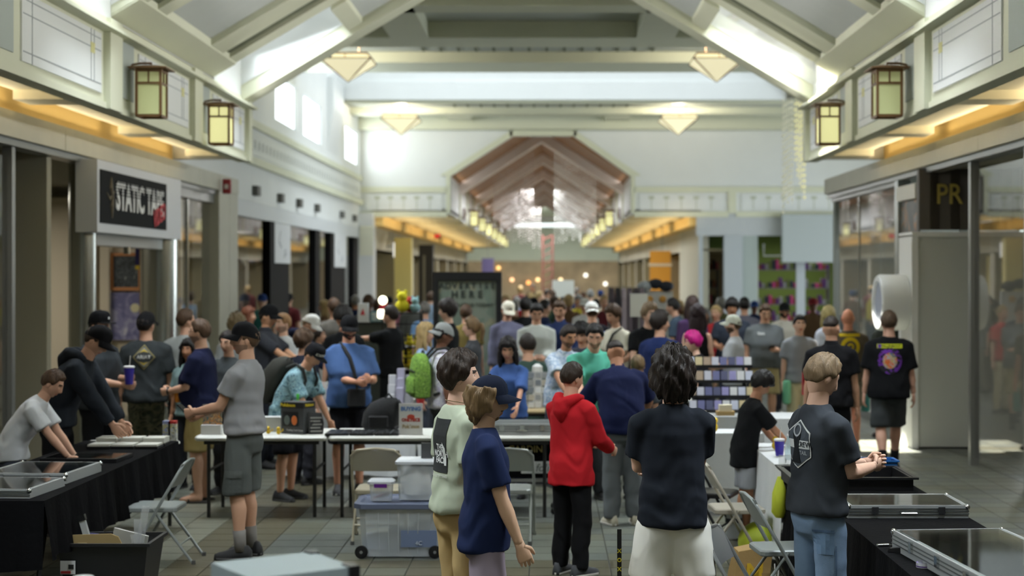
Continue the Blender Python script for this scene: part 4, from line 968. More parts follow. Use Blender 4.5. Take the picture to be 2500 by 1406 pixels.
    mats = [skinmat(skin), mat(tuple(int(a * b_) for a, b_ in zip(skin, (.90, .70, .68))), .5), mat(hc_col, .7), mat(hc_col if beard in ('full', 'goatee') and sum(hc_col) < 330 else bc, .85), mat((226, 222, 216), .3), mat((40, 30, 24), .2)]
    PENDING.append(dict(o=body, vox=(.014, .018, .024, 0)[lvl], sm=5, extra=extra, mats=mats, k=k, wr=None))
    # shirt
    if shirt is not None or shirtm is not None:
        mb = MB(); lo = hem; e_ = .0
        prof = [(lo, .190, .143, -.012), (lo + .03, .192, .145, -.012), (1.0, .182, .136, -.008), (1.10, .174, .128, .002), (1.22, .178, .128, .006), (1.34, .182, .126, -.002), (1.41, .160, .102, -.010), (1.455, .118, .082, -.014), (1.490, .082, .070, -.014), (1.503, .070, .062, -.013)]
        if fem: prof = [(z, a * .93, b_ * (1.06 if 1.2 < z < 1.36 else .98), y + (.015 if 1.2 < z < 1.36 else 0)) for z, a, b_, y in prof]
        if lo < .8: prof = [(lo, .192, .146, -.01)] + prof[2:]
        mb.loft([ring(z, a * bk * (1 if z < 1.4 else bk ** -.4), (b_ * bk + (belly * .05 if .95 < z < 1.25 else 0)) * (1 if z < 1.4 else bk ** -.4), y + (belly * .03 if .95 < z < 1.25 else 0), nr + 6) for z, a, b_, y in prof])
        for s in (-1, 1):
            e, w_ = el[s], wr[s]; ar = br * (.88 if fem else 1)
            if sleeve == 'short':
                t_ = sleeve_t or .74; d_ = (e - sh[s]).normalized(); tip = sh[s].lerp(e, t_)
                mb.tube([S((s * .07, -.010, 1.412)), S((s * .135 * fw, -.010, 1.412)), sh[s] + d_ * .01, sh[s].lerp(e, .35), tip - d_ * .01, tip], [.060 * ar, .068 * ar, .072 * ar, .073 * ar, .079 * ar, .078 * ar], nr)
            elif sleeve == 'long':
                mb.tube([S((s * .07, -.010, 1.412)), S((s * .135 * fw, -.010, 1.412)), sh[s], sh[s].lerp(e, .4), e, e.lerp(w_, .4), e.lerp(w_, .82), e.lerp(w_, .93)], [.060 * ar, .069 * ar, .074 * ar, .073 * ar, .068 * ar, .060 * ar, .055 * ar, .043 * ar], nr)
        so = put('shirt' if not hood else 'hoodie', mb.mesh('shirt'), body); so.data.materials.append(shirtm or cloth(shirt))
        PENDING.append(dict(o=so, vox=(.013, .016, .022, 0)[lvl], sm=4, k=k, wr=(.0085 if lvl < 2 else .007), seed=seed, zr=(hem, 1.3)))
        PEOPLE.setdefault(key, {})['shirt'] = so
        if hood:
            mb = MB(); hcn = nb + Vector((0, -.075, -.01))
            mb.tube([S((-.10, .03, 1.49)), S((-.105, -.04, 1.50)), S((-.06, -.115, 1.47)), S((0, -.135, 1.43)), S((.06, -.115, 1.47)), S((.105, -.04, 1.50)), S((.10, .03, 1.49))], [.025, .04, .052, .062, .052, .04, .025], 12)
            mb.tube([S((0, -.115, 1.45)), S((0, -.15, 1.37)), S((0, -.14, 1.29))], [.085, .065, .015], 12)
            ho = put('hood', mb.mesh('hood'), so); ho.data.materials.append(shirtm or cloth(shirt)); PENDING.append(dict(o=ho, vox=.014, sm=6, k=k, wr=.004, seed=seed, zr=(1.2, 1.6)))
        if collar:
            mb = MB(); nr2 = 20
            mb.loft([[tuple(S((rx * math.sin(2 * math.pi * q / nr2), -.014 + ry * math.cos(2 * math.pi * q / nr2) - 0, z))) for q in range(nr2)] for rx, ry, z in ((.085, .075, 1.475), (.072, .064, 1.505), (.066, .06, 1.535), (.062, .055, 1.53), (.062, .055, 1.50))], cap=False)
            co = put('collar', mb.mesh('collar'), so); co.data.materials.append(cloth(collar)); PENDING.append(dict(o=co, vox=0, sm=0, k=k, wr=None))
    # trousers or shorts
    if pants is not None:
        mb = MB()
        mb.loft([ring(z, a * bk, b_ * bk, y) for z, a, b_, y in ((.76, .05, .05, 0), (.80, .142, .105, -.010), (.88, .164, .119, -.013), (.94, .160, .114, -.008), (1.0, .154, .112, -.006))]) if stance != 'sit' else mb.loft([ring(z, a * bk, b_ * bk, y) for z, a, b_, y in ((.80, .15, .115, .0), (.88, .175, .13, -.014), (1.0, .16, .115, -.006))])
        for s in (-1, 1):
            h_, n_, a_ = hip[s], kn[s], an[s]
            if leg == 'long': pts = [h_ + Vector((0, 0, .01)), h_.lerp(n_, .3), h_.lerp(n_, .8), n_, n_.lerp(a_, .4), n_.lerp(a_, .8), a_ + Vector((0, 0, -.02))]; rs = [.078, .092, .083, .079, .077, .070, .064]
            else:
                cut = legcut or .86; pts = [h_ + Vector((0, 0, .01)), h_.lerp(n_, .25), h_.lerp(n_, .6), h_.lerp(n_, min(cut, 1))]; rs = [.078, .096, .102, .104]
                if cut > 1: pts.append(n_.lerp(a_, cut - 1)); rs.append(.098)
            mb.tube(pts, [rs[0] * br] + [r * br * loose for r in rs[1:]], nr)
        po = put('trousers' if leg == 'long' else 'shorts', mb.mesh('pants'), body); po.data.materials.append(pantm or cloth(pants))
        PENDING.append(dict(o=po, vox=(.014, .018, .024, 0)[lvl], sm=4, k=k, wr=.008 if lvl < 3 else 0, seed=seed + 50, zr=(.1, .95)))
        PEOPLE.setdefault(key, {})['pants'] = po
    # footwear
    if True:
        for s in (-1, 1):
            a_, f_ = an[s], fd[s]; sd_ = Vector((f_.y, -f_.x, 0)); base = Vector((a_.x, a_.y, a_.z - .085)); mb = MB()
            def sr(t, w_, h0, h1): c = base + f_ * t; return [tuple(c + sd_ * (w_ * x) + Vector((0, 0, z))) for x, z in ((-1, h0), (-.95, h0 + (h1 - h0) * .5), (-.55, h1), (0, h1 + .006), (.55, h1), (.95, h0 + (h1 - h0) * .5), (1, h0), (0, h0))]
            if sandals:
                mb.loft([sr(-.085, .032, 0, .02), sr(.0, .036, 0, .022), sr(.10, .044, 0, .02), sr(.185, .03, 0, .018)])
                mb.tube([base + f_ * .09 + sd_ * .042 + Vector((0, 0, .02)), base + f_ * .10 + Vector((0, 0, .062)), base + f_ * .09 - sd_ * .042 + Vector((0, 0, .02))], .010, 5)
            else:
                mb.loft([sr(-.085, .028, .002, .07), sr(-.06, .037, 0, .105), sr(.0, .038, 0, .11), sr(.05, .041, 0, .085), (sr(.11, .046, 0, .065)), sr(.165, .042, .0, .052), sr(.195, .026, .006, .038)])
            sh_ = put('shoe' if not sandals else 'sandal', mb.mesh('shoe'), body); sh_.data.materials.append(mat(shoes, .7)); PENDING.append(dict(o=sh_, vox=0, sm=0, k=k, wr=None))
            if not sandals and lvl < 2:
                mb = MB(); mb.loft([[(p[0], p[1], z) for p in [tuple(base + f_ * t + sd_ * w_) for t, w_ in ((-.09, 0), (-.07, .036), (.0, .040), (.11, .049), (.17, .045), (.202, .0), (.17, -.045), (.11, -.049), (.0, -.040), (-.07, -.036))]] for z in (0, .022)])
                so_ = put('sole', mb.mesh('sole'), sh_); so_.data.materials.append(mat((190, 188, 180) if sum(shoes) > 150 else (60, 60, 60), .7)); PENDING.append(dict(o=so_, vox=0, sm=0, k=k, wr=None))
            if socks:
                mb = MB(); q = a_.lerp(kn[s], .34); mb.tube([a_ + Vector((0, 0, -.02)), a_.lerp(kn[s], .15), q], [.044, .046, .050], 12)
                sk = put('sock', mb.mesh('sock'), body); sk.data.materials.append(cloth(socks)); PENDING.append(dict(o=sk, vox=0, sm=0, k=k, wr=None))
    # hair, headwear, glasses
    if hair:
        st_ = hair[0] if not cap else (hair[0] if hair[0] in ('long', 'pony', 'under', 'underlong') else 'under')
        V, F_ = hair_mesh(st_, lvl, seed, .075 if cap else None); me = bpy.data.meshes.new('hair'); me.from_pydata(HT(V).tolist(), [], F_)
        ho = put('hair', me, body); me.materials.append(mat(hair[1], .5, var=.35, vscale=40, stretch=(1, 1, .12), bump=.6, bscale=120, spec=.3)); PENDING.append(dict(o=ho, vox=0, sm=0, k=k, wr=None))
    if cap:
        CR = np.array(Matrix.Rotation(math.pi if capback else 0, 3, 'Z')); (V, F_), (bv, bf) = cap_mesh(lvl, capflat)
        me = bpy.data.meshes.new('cap'); me.from_pydata(HT(V @ CR.T).tolist(), [], F_); co = put('cap', me, body); me.materials.append(cloth(cap)); PENDING.append(dict(o=co, vox=0, sm=0, k=k, wr=None))
        me = bpy.data.meshes.new('brim'); me.from_pydata(HT(bv @ CR.T).tolist(), [], bf); bo = put('brim', me, co); me.materials.append(cloth(brim or cap)); PENDING.append(dict(o=bo, vox=0, sm=0, k=k, wr=None))
        PEOPLE.setdefault(key, {})['cap'] = co
    if glasses:
        mb = MB()
        for s in (-1, 1):
            mb.tube([(s * .031 + .020 * math.cos(t), .092, .012 + .015 * math.sin(t)) for t in np.linspace(0, 2 * math.pi, 13)], .0016, 5); mb.tube([(s * .051, .091, .016), (s * .078, .0, .012)], .0016, 5)
        mb.tube([(-.011, .094, .016), (.011, .094, .016)], .0016, 5)
        me = bpy.data.meshes.new('glasses'); me.from_pydata(HT(mb.v).tolist(), [], mb.f); go = put('glasses', me, body); me.materials.append(mat((60, 60, 64), .3, .6)); PENDING.append(dict(o=go, vox=0, sm=0, k=k, wr=None))
    W = lambda p: M @ Vector(p)
    PEOPLE.setdefault(key, {}).update(o=body, M=M, k=k, wl=W(wr[-1]), wrr=W(wr[1]), pl=W(wr[-1] + hd[-1][0] * .09 + hd[-1][2] * .03), pr=W(wr[1] + hd[1][0] * .09 + hd[1][2] * .03), hc=W(hc), root=root, S=S, W=W, hd=hd, face=a0, HT=HT)
    return body
def wrinkle(V, N, amp, seed, zr):
    rs = np.random.RandomState(seed); a = rs.rand(12) * 6.28; x, y, z = V[:, 0], V[:, 1], V[:, 2]
    u = x * (9 + 3 * rs.rand()) + y * 8; q = 2.2 * np.sin(u + a[0]) + 1.4 * np.sin(u * 2.1 + z * 7 + a[1])
    w1 = np.sin(z * 34 + q + a[2]); w1 = np.sign(w1) * np.abs(w1) ** .8
    w2 = np.sin(z * 15 + x * 22 * np.sin(a[3]) + y * 16 + a[4]) ; w3 = np.sin(z * 62 + 2 * q + a[5]) * .45; w4 = np.sin(x * 30 + a[6] + 2 * np.sin(z * 9 + a[7])) * .6
    lowm = .35 + .65 * np.exp(-((z - (zr[0] + .14)) / .16) ** 2)
    return V + N * (amp * ((w1 * .5 + w3 * .5) * lowm + w2 * .45 + w4 * .35))[:, None]
def finalize_people():
    """evaluate every pending surface (remesh + smoothing) in one go, merge heads and hands into the bodies, add cloth folds, scale"""
    for p in PENDING:
        if p['vox']:
            m = p['o'].modifiers.new('r', 'REMESH'); m.mode = 'VOXEL'; m.voxel_size = p['vox']; m.use_smooth_shade = True
            m = p['o'].modifiers.new('s', 'SMOOTH'); m.iterations = p['sm']; m.factor = .5
    dg = bpy.context.evaluated_depsgraph_get()
    for p in PENDING:
        o = p['o']; old = o.data
        me = bpy.data.meshes.new_from_object(o.evaluated_get(dg)) if p['vox'] else old
        if p.get('wr'):
            n = len(me.vertices); V = np.empty(n * 3); me.vertices.foreach_get('co', V); V = V.reshape(-1, 3); N = np.empty(n * 3); me.vertices.foreach_get('normal', N)
            V = wrinkle(V, N.reshape(-1, 3), p['wr'], p['seed'], p['zr']); me.vertices.foreach_set('co', V.ravel())
        if p.get('extra'):
            n = len(me.vertices); V = np.empty(n * 3); me.vertices.foreach_get('co', V); vs_ = V.reshape(-1, 3).tolist(); fs = [tuple(f.vertices) for f in me.polygons]; mi = [0] * len(fs)
            for ev, ef, er in p['extra']: b_ = len(vs_); vs_ += np.asarray(ev).tolist(); fs += [tuple(i + b_ for i in f) for f in ef]; mi += er
            me = bpy.data.meshes.new('body'); me.from_pydata(vs_, [], fs); me.polygons.foreach_set('material_index', mi)
            for mm in p['mats']: me.materials.append(mm)
        elif p['vox'] and not me.materials:
            for mm in old.materials: me.materials.append(mm)
        me.transform(Matrix.Scale(p['k'], 4)); me.polygons.foreach_set('use_smooth', [True] * len(me.polygons)); me.update()
        o.modifiers.clear()
        if me is not old: o.data = me; bpy.data.meshes.remove(old)
    PENDING.clear()
# ------------------------------------------------------------ who is where
NAVY = (30, 36, 62); BLK = (24, 25, 27); CHAR = (58, 62, 66)
DKH = (40, 32, 28); BRH = (74, 54, 38); LBH = (124, 104, 80); BLKH = (28, 25, 24); BLOND = (176, 150, 104)
HAWAII = pattern('leaf_print', [(70, 104, 118), (122, 158, 168), (150, 182, 188), (38, 66, 80)], 26, 'noise', .9, [0, .40, .55, .62])
CAMO = pattern('camouflage', [(52, 56, 44), (78, 80, 62), (96, 94, 74), (40, 42, 36)], 9, 'noise', .9, [0, .42, .52, .62])
JEANS = mat((118, 142, 170), .85, var=.22, vscale=5, bump=.3, bscale=300)
TIED = pattern('pale_print', [(204, 204, 208), (176, 170, 190), (220, 220, 220)], 14, 'noise', .9, [0, .45, .55])
CHECK = pattern('fine_check', [(176, 190, 206), (150, 168, 194), (200, 208, 216)], 60, 'voronoi', .9)
p = person
# foreground
p(1125, 857, 8.55, -64, 'man in pale sage T-shirt with black back print and tan trousers, dark brown hair', shirt=(178, 186, 164), pants=(186, 160, 112), hair=('medium', (48, 36, 28)), skin=SK_L, key='sage', hyaw=-22, hem=.91, bulk=1.03)
p(1192, 908, 8.0, -84, 'young man in navy T-shirt and dark cap, moustache, wavy brown hair below the cap', shirt=(30, 40, 72), pants=(142, 130, 142), leg='short', legcut=1.02, hair=('underlong', (124, 100, 70)), cap=(26, 32, 48), beard='goatee', skin=(216, 176, 146), key='cap', hyaw=-4, hpitch=6, R_=(.17, .20, .80, .5), bulk=1.0, hem=.835)
p(1642, 853, 8.6, 4, 'man seen from behind in plain dark T-shirt and white shorts, thick wavy dark hair', shirt=(34, 38, 46), pants=(240, 238, 228), leg='short', legcut=.92, hair=('wavy', (40, 32, 28)), skin=SK_L, key='wavy', L=(.05, .21, 1.14, .9), R_=(-.06, .24, 1.11, .9), bulk=1.02, elbow={-1: (-1, -.1, -.9), 1: (1, -.1, -.9)}, hem=.82, spread=.07, loose=1.14)
p(2008, 860, 8.5, -64, 'man in charcoal T-shirt with hexagon crew print on the back and light blue jeans', shirt=(58, 62, 68), pants=(126, 150, 178), pantm=JEANS, hair=('short', (124, 104, 80)), skin=SK_L, key='crew', hpitch=24, hyaw=-4, L=(-.035, .35, 1.16, 1.15), R_=(.055, .33, 1.15, 1.15), bulk=1.04, hem=.91)
p(1398, 883, 11.4, -40, 'boy in red hooded sweatshirt and black trousers standing by the white tables', shirt=(186, 34, 42), pants=(20, 20, 22), sleeve='long', hood=True, hair=('short', (48, 36, 28)), key='red', hyaw=-14, hpitch=8, L='hold', R_=(.16, .34, 1.04, .6), hem=.76, shoes=(60, 62, 66), bulk=1.08)
p(598, 780, 12.1, 78, 'man in tight grey T-shirt, black cap and grey cargo shorts holding a phone', shirt=(150, 150, 152), pants=(92, 96, 94), leg='short', legcut=1.02, hair=('under', (92, 70, 50)), cap=(24, 24, 26), beard='stubble', skin=(210, 164, 136), key='phone', hyaw=26, L=(-.09, .36, 1.10, .7), R_=(.05, .36, 1.08, .7), bulk=1.06, socks=(128, 124, 120), lean=-2, sleeve_t=.62, hem=.94)
p(1858, 905, 13.0, -84, 'boy in black T-shirt and grey shorts reaching to the white-clothed table', shirt=BLK, pants=(150, 152, 156), leg='short', legcut=.9, hair=('mop', BLKH), skin=SK_M, key='kid', lean=16, hpitch=28, R_=(.13, .46, .98, .5), L=(-.1, .40, .95, .5), hem=.76, bulk=1.05, sleeve_t=.9)
p(236, 786, 13.2, -92, 'person in dark hooded top and black cap bending over the left card table', shirt=(38, 42, 48), pants=BLK, sleeve='long', hair=('medium', (60, 46, 36)), cap=(22, 22, 24), lean=34, hpitch=22, R_=(.12, .52, .86, .4), L=(-.16, .50, .86, .4), skin=SKIN, key='bender', bulk=1.1, hood=True)
p(128, 900, 12.2, -88, 'person at the left frame edge leaning on the card table, bare forearms', shirt=(206, 208, 210), pants=(70, 74, 84), hair=('short', BRH), lean=38, hpitch=16, R_=(.16, .62, .80, .4), L=(-.16, .56, .80, .4), key='edge')
# left and middle rows
p(243, 755, 15.2, -112, 'stout man in flat black snapback cap and dark grey shirt holding a blue cup', shirt=(52, 56, 60), pants=(26, 27, 30), cap=(22, 22, 24), capflat=True, hair=('under', DKH), beard='full', glasses=True, key='snap', L=(-.07, .30, 1.15, .7), R_=(.06, .32, 1.10, .7), bulk=1.25, sleeve_t=.9, hpitch=6, skin=SKIN)
p(357, 757, 16.1, 6, 'broad man seen from behind, diamond print on charcoal T-shirt, camouflage trousers', shirt=(56, 60, 62), pants=(70, 74, 60), pantm=CAMO, cap=(24, 24, 26), hair=('under', DKH), key='ariat', bulk=1.22, hyaw=-24, sleeve_t=.85, stance='walk', step=.1)
p(487, 778, 15.1, 84, 'man with glasses in navy T-shirt and khaki shorts facing left with folded hands', shirt=(26, 30, 56), pants=(158, 140, 92), leg='short', legcut=1.0, hair=('short', BRH), glasses=True, key='khaki', L='hold', R_='hold', bulk=1.16, sandals=True, shoes=(40, 34, 28), skin=(212, 168, 142), sleeve_t=.85, belly=.6, beard='stubble')
p(455, 753, 17.2, -6, 'man seen from behind in light grey T-shirt and black shorts, short brown hair', shirt=(160, 164, 162), pants=(24, 24, 26), leg='short', legcut=.95, hair=('short', BRH), hyaw=-48, bulk=1.12, key='greyback')
p(460, 826, 16.0, 165, 'girl with dark hair in pale teal top behind the man in navy', shirt=(124, 146, 146), pants=(40, 42, 46), hair=('long', BLKH), fem=True, skin=SK_M, key='tealgirl')
p(578, 766, 18.4, 18, 'man in light grey T-shirt seen from behind, tousled fair brown hair', shirt=(166, 170, 172), pants=(60, 62, 68), hair=('curly', (110, 94, 66)), key='greytousle', bulk=1.05)
p(556, 806, 15.6, 160, 'person in dark grey T-shirt half hidden behind the man with the phone', shirt=(64, 68, 70), pants=(40, 40, 42), hair=('short', DKH), key='hidden', hpitch=10)
p(655, 738, 17.75, -102, 'tall man in black cap and dark polo reaching forward over the table', shirt=(54, 56, 62), pants=(34, 36, 42), cap=(22, 22, 24), hair=('under', DKH), key='polo', R_=(.12, .48, 1.10, .5), L=(-.12, .46, 1.06, .5), hpitch=14, skin=(204, 154, 120), collar=(50, 52, 58))
p(690, 764, 18.9, 150, 'man in white T-shirt with a hand raised to his mouth', shirt=(206, 210, 212), pants=(150, 160, 160), hair=('short', (150, 112, 74)), key='face', R_='face', L='hold', beard='stubble', skin=SK_L, hyaw=-20)
p(757, 762, 19.8, -100, 'person in navy hooded top and white cap bending forward', shirt=(28, 34, 58), pants=(40, 42, 50), sleeve='long', cap=(226, 226, 222), hair=('short', LBH), lean=36, hpitch=20, key='whitecap', hood=True, L='table', R_='table')
p(607, 748, 22.0, -95, 'woman with long brown hair and red headband near the glass shop front', shirt=(120, 60, 60), pants=(40, 40, 44), hair=('long', (110, 62, 40)), fem=True, key='headband')
p(742, 803, 16.35, -40, 'child with brown bowl haircut and dark vest seen from behind', shirt=(36, 40, 52), pants=(50, 50, 56), hair=('mop', BRH), key='child', bulk=.95)
p(780, 798, 20.8, -95, 'girl in white T-shirt with dark hair tied back, in profile', shirt=(214, 214, 214), pants=(60, 62, 70), hair=('pony', DKH), fem=True, key='whitegirl')
p(815, 727, 22.0, 32, 'man in brownish grey T-shirt seen from behind with short brown hair', shirt=(98, 94, 88), pants=(50, 50, 54), hair=('short', BRH), key='brown', bulk=1.1)
p(838, 745, 17.9, 168, 'man with black hair and glasses in black looking down behind the blue T-shirt man', shirt=BLK, pants=BLK, hair=('mop', BLKH), glasses=True, hpitch=26, key='blkglass')
p(852, 763, 15.65, 194, 'stout bearded man in blue T-shirt and black cap with black shoulder strap', shirt=(74, 100, 146), pants=(26, 26, 30), leg='short', legcut=1.0, cap=(26, 26, 28), hair=('under', DKH), beard='full', hpitch=16, hyaw=8, key='blue', L=(-.17, .30, 1.15, .8), R_=(-.04, .32, 1.13, .8), bulk=1.2, belly=.7, skin=(206, 150, 122), sleeve_t=.85, shoes=(60, 60, 62))
p(764, 834, 15.2, -112, 'man in blue leaf-print shirt and black cap bending over the white table', shirt=(110, 150, 165), shirtm=HAWAII, pants=(28, 28, 32), leg='short', legcut=.98, cap=(24, 24, 28), capflat=True, hair=('under', DKH), lean=34, hpitch=26, key='leaf', R_=(.16, .42, .84, .5), L=(-.16, .44, .84, .5), bulk=1.14, shoes=(24, 24, 26), sleeve_t=.9, skin=(206, 156, 126))
p(953, 744, 20.0, 62, 'man in black T-shirt stretching one arm out to the left', shirt=BLK, pants=BLK, hair=('short', DKH), key='stretch', L=(-.05, .62, 1.33, .4), R_='down')
p(938, 738, 24.5, 8, 'person with a red cap behind the toy rack', shirt=(60, 60, 66), pants=(50, 50, 54), cap=(170, 40, 50), hair=('under', DKH), key='redcap')
p(1040, 786, 17.7, -104, 'woman with long blond hair in light blue T-shirt', shirt=(150, 172, 206), pants=(70, 74, 84), hair=('long', BLOND), fem=True, key='blond', skin=SK_L)
p(1082, 783, 16.0, -72, 'man with backwards grey cap and white sleeveless top wearing green backpack', shirt=(206, 206, 208), shirtm=TIED, sleeve='none', pants=(60, 62, 64), cap=(140, 142, 140), capback=True, hair=('under', BLKH), skin=SK_D, key='packman', hpitch=8, bulk=1.05)
p(1150, 771, 18.0, 82, 'woman with brown tied hair in dark grey T-shirt facing left', shirt=(66, 68, 72), pants=(40, 40, 44), hair=('pony', (112, 88, 60)), fem=True, key='ponywoman', skin=SK_L, R_='hold', L='hold')
p(1092, 730, 20.0, 72, 'young man with dark mop of hair in black top before the advertising panel', shirt=BLK, pants=(40, 40, 46), hair=('mop', (44, 36, 34)), skin=SK_L, key='moptop', sleeve='short', sleeve_t=.4)
p(1138, 742, 22.2, -6, 'person with short brown hair in mustard top before the advertising panel', shirt=(128, 112, 66), pants=(50, 50, 54), hair=('short', BRH), key='mustard')
p(1240, 820, 15.4, 166, 'woman with long black hair in blue T-shirt with flag on sleeve', shirt=(66, 92, 146), pants=(40, 44, 60), hair=('long', (32, 27, 27)), fem=True, lean=16, hpitch=16, hyaw=10, key='flag', L='table', R_='table', skin=(196, 146, 120), sleeve_t=.95)
p(1240, 730, 22.0, 202, 'person in violet grey top and cream cap looking down by the advertising panel', shirt=(104, 104, 126), pants=(60, 62, 70), sleeve='long', cap=(222, 216, 198), hair=('under', DKH), hpitch=26, key='cream', bulk=1.05)
p(1283, 724, 23.2, 4, 'dark-haired person in black seen from behind in the middle of the crowd', shirt=BLK, pants=BLK, hair=('short', BLKH), key='blkback')
p(1310, 738, 20.5, 186, 'young man in pale grey hooded top looking down', shirt=(176, 180, 174), pants=(44, 46, 52), sleeve='long', hood=False, hair=('short', BLKH), hpitch=26, key='palehood', bulk=1.1, R_='hold', L='hold')
p(1366, 731, 21.0, 170, 'man in navy zip-neck pullover facing the viewer, dark brown hair', shirt=(34, 46, 82), pants=(44, 44, 52), sleeve='long', hair=('short', BRH), hpitch=20, key='zip', bulk=1.14, collar=(34, 46, 82), R_='hold', L='hold')
p(1445, 733, 21.2, 4, 'man with white cap seen from behind, blue lettering across black T-shirt', shirt=(28, 28, 34), pants=(40, 40, 44), cap=(226, 226, 222), capback=True, hair=('under', BRH), key='bluetext', bulk=1.2)
p(1497, 742, 20.0, 130, 'young man in cream T-shirt with black shoulder bag leaning to the left', shirt=(212, 208, 190), pants=(50, 52, 58), hair=('medium', BRH), lean=12, hpitch=14, key='creamtee', L='bent', R_='bent')
p(1587, 738, 19.35, 200, 'young man in black T-shirt leaning on the table and smiling to the side', shirt=BLK, pants=(40, 40, 46), hair=('medium', LBH), lean=22, key='leaner', R_=(.26, .34, .86, .4), L=(-.2, .36, .86, .4), hpitch=-6, hyaw=10, skin=SK_L)
p(1613, 758, 17.4, -32, 'man in navy T-shirt with dark thick hair seen from behind at the right-hand tables', shirt=(34, 46, 88), pants=(44, 46, 56), hair=('medium', DKH), hyaw=-36, key='navyback', bulk=1.14, R_='bent')
p(1288, 812, 18.2, 14, 'man in dark green T-shirt sitting on a folding chair, seen from behind', shirt=(62, 82, 74), pants=(50, 54, 60), hair=('short', DKH), stance='sit', key='seated', bulk=1.1, L='hold', R_='hold', hpitch=10)
p(1388, 791, 16.2, -150, 'man in pale checked shirt leaning over the slab display', shirt=(176, 190, 206), shirtm=CHECK, pants=(60, 62, 70), hair=('short', DKH), lean=18, hpitch=14, key='check', beard='stubble', L='table', R_='table', skin=SK_M)
p(1420, 787, 17.8, 160, 'man with curly black hair behind the teal polo shirt', shirt=(70, 72, 84), pants=(50, 50, 56), hair=('curly', BLKH), lean=20, hpitch=18, key='curly')
p(1452, 787, 15.25, -168, 'stout man in teal polo shirt bending over the table', shirt=(96, 182, 158), pants=(70, 72, 76), hair=('short', BLKH), lean=22, hpitch=14, hyaw=-14, key='teal', bulk=1.2, collar=(96, 182, 158), L='table', R_='table', beard='stubble', sleeve_t=.9)
p(1503, 828, 13.7, 12, 'large man in navy polo and grey trousers bending away from the viewer', shirt=(26, 32, 64), pants=(96, 100, 102), hair=('fade', DKH), lean=28, hpitch=14, key='bignavy', bulk=1.28, L=(-.26, .46, .95, .5), R_=(.28, .40, .93, .5), collar=(26, 32, 64), shoes=(176, 170, 150), sleeve_t=.9, skin=SK_M, elbow={-1: (-1, -.3, -.6), 1: (1, -.3, -.6)})
p(1557, 866, 15.2, -4, 'boy in charcoal T-shirt with brown hair seen from behind between two men', shirt=(60, 64, 68), pants=(44, 46, 50), hair=('short', (104, 84, 58)), key='kidback', bulk=1.1)
# right rows
p(1692, 806, 16.7, 78, 'person with bright magenta hair in black top, facing left', shirt=(30, 30, 34), pants=(30, 30, 34), hair=('medium', (186, 26, 120)), lean=12, key='magenta', fem=True, hpitch=8, R_='bent', L='bent', skin=SK_L)
p(1703, 741, 20.0, -22, 'woman with long dark hair in black sleeveless top', shirt=BLK, sleeve='none', pants=BLK, hair=('long', (44, 30, 34)), fem=True, key='tank', skin=SK_L)
p(1690, 722, 23.0, 10, 'woman with dark hair in purple top behind the sleeveless woman', shirt=(70, 50, 84), pants=(50, 48, 56), hair=('long', (60, 44, 40)), fem=True, key='purple', sleeve='long')
p(1642, 727, 24.3, 64, 'man in slate blue T-shirt stooping before the shirt rack', shirt=(70, 84, 100), pants=(40, 44, 60), hair=('short', BLKH), lean=20, key='slate')
p(1787, 728, 23.2, 176, 'stout man with black mop of hair in dark navy T-shirt', shirt=(52, 58, 70), pants=(56, 60, 76), hair=('mop', BLKH), key='navymop', bulk=1.32, L='bent', R_='bent', skin=SK_M)
p(1790, 765, 19.4, 74, 'bearded man in pale grey T-shirt and white cap in the sun, facing left', shirt=(190, 194, 200), pants=(70, 72, 78), cap=(216, 220, 206), hair=('under', BRH), beard='full', key='suncap', L='bent', R_='bent', bulk=1.1, skin=SK_L)
p(1868, 740, 22.2, 186, 'large man in dark grey T-shirt and khaki shorts looking at his phone', shirt=(92, 96, 98), pants=(164, 150, 110), leg='short', legcut=1.0, hair=('short', BRH), key='phoneman', bulk=1.36, belly=.7, hpitch=22, glasses=True, L='phone', R_='down', socks=(30, 30, 32), shoes=(30, 30, 32))
p(1915, 736, 24.6, 180, 'bearded man in black cap and cream T-shirt behind the phone user', shirt=(196, 192, 180), pants=(50, 50, 54), cap=(26, 28, 28), hair=('under', DKH), beard='full', key='beardcap', bulk=1.2)
p(1952, 768, 19.9, 186, 'young man with sunlit face in grey T-shirt and cream trousers carrying a green case', shirt=(140, 144, 150), pants=(206, 198, 166), hair=('short', BLKH), key='sunface', R_='down', L='bent', skin=SK_L, bulk=1.05)
p(2030, 770, 15.6, -10, 'man in black polo shirt with short dark hair seen from behind', shirt=(24, 24, 27), pants=(28, 28, 32), hair=('fade', DKH), key='blackpolo', bulk=1.14, collar=(24, 24, 27), hyaw=-20, skin=SKIN)
p(2070, 752, 19.4, 2, 'bald man in brown T-shirt with round yellow print seen from behind', shirt=(98, 88, 74), pants=(130, 124, 108), leg='short', hair=None, key='bald', skin=(216, 150, 120), bulk=1.12)
p(2170, 757, 17.2, -8, 'big man walking away in black T-shirt with bright yellow, purple and orange back print', shirt=(24, 25, 28), pants=(66, 70, 72), leg='short', legcut=.98, hair=('short', (84, 68, 54)), key='bright', bulk=1.24, stance='walk', socks=(24, 24, 26), shoes=(24, 24, 26), sleeve_t=.92, hem=.82, skin=(206, 160, 138))
p(2022, 746, 22.4, 20, 'person with light hair and white T-shirt behind the black polo shirt', shirt=(196, 200, 212), pants=(80, 84, 96), hair=('long', (150, 136, 90)), key='lightwhite', fem=True)
p(2168, 744, 21.0, 10, 'person in red cap behind the walking man', shirt=(60, 64, 60), pants=(50, 50, 54), cap=(130, 52, 56), hair=('under', DKH), key='redcapright')
p(1817, 725, 25.2, 4, 'man in violet grey T-shirt seen from behind near the green shop', shirt=(110, 110, 124), pants=(60, 62, 70), hair=('short', BLKH), key='violet')
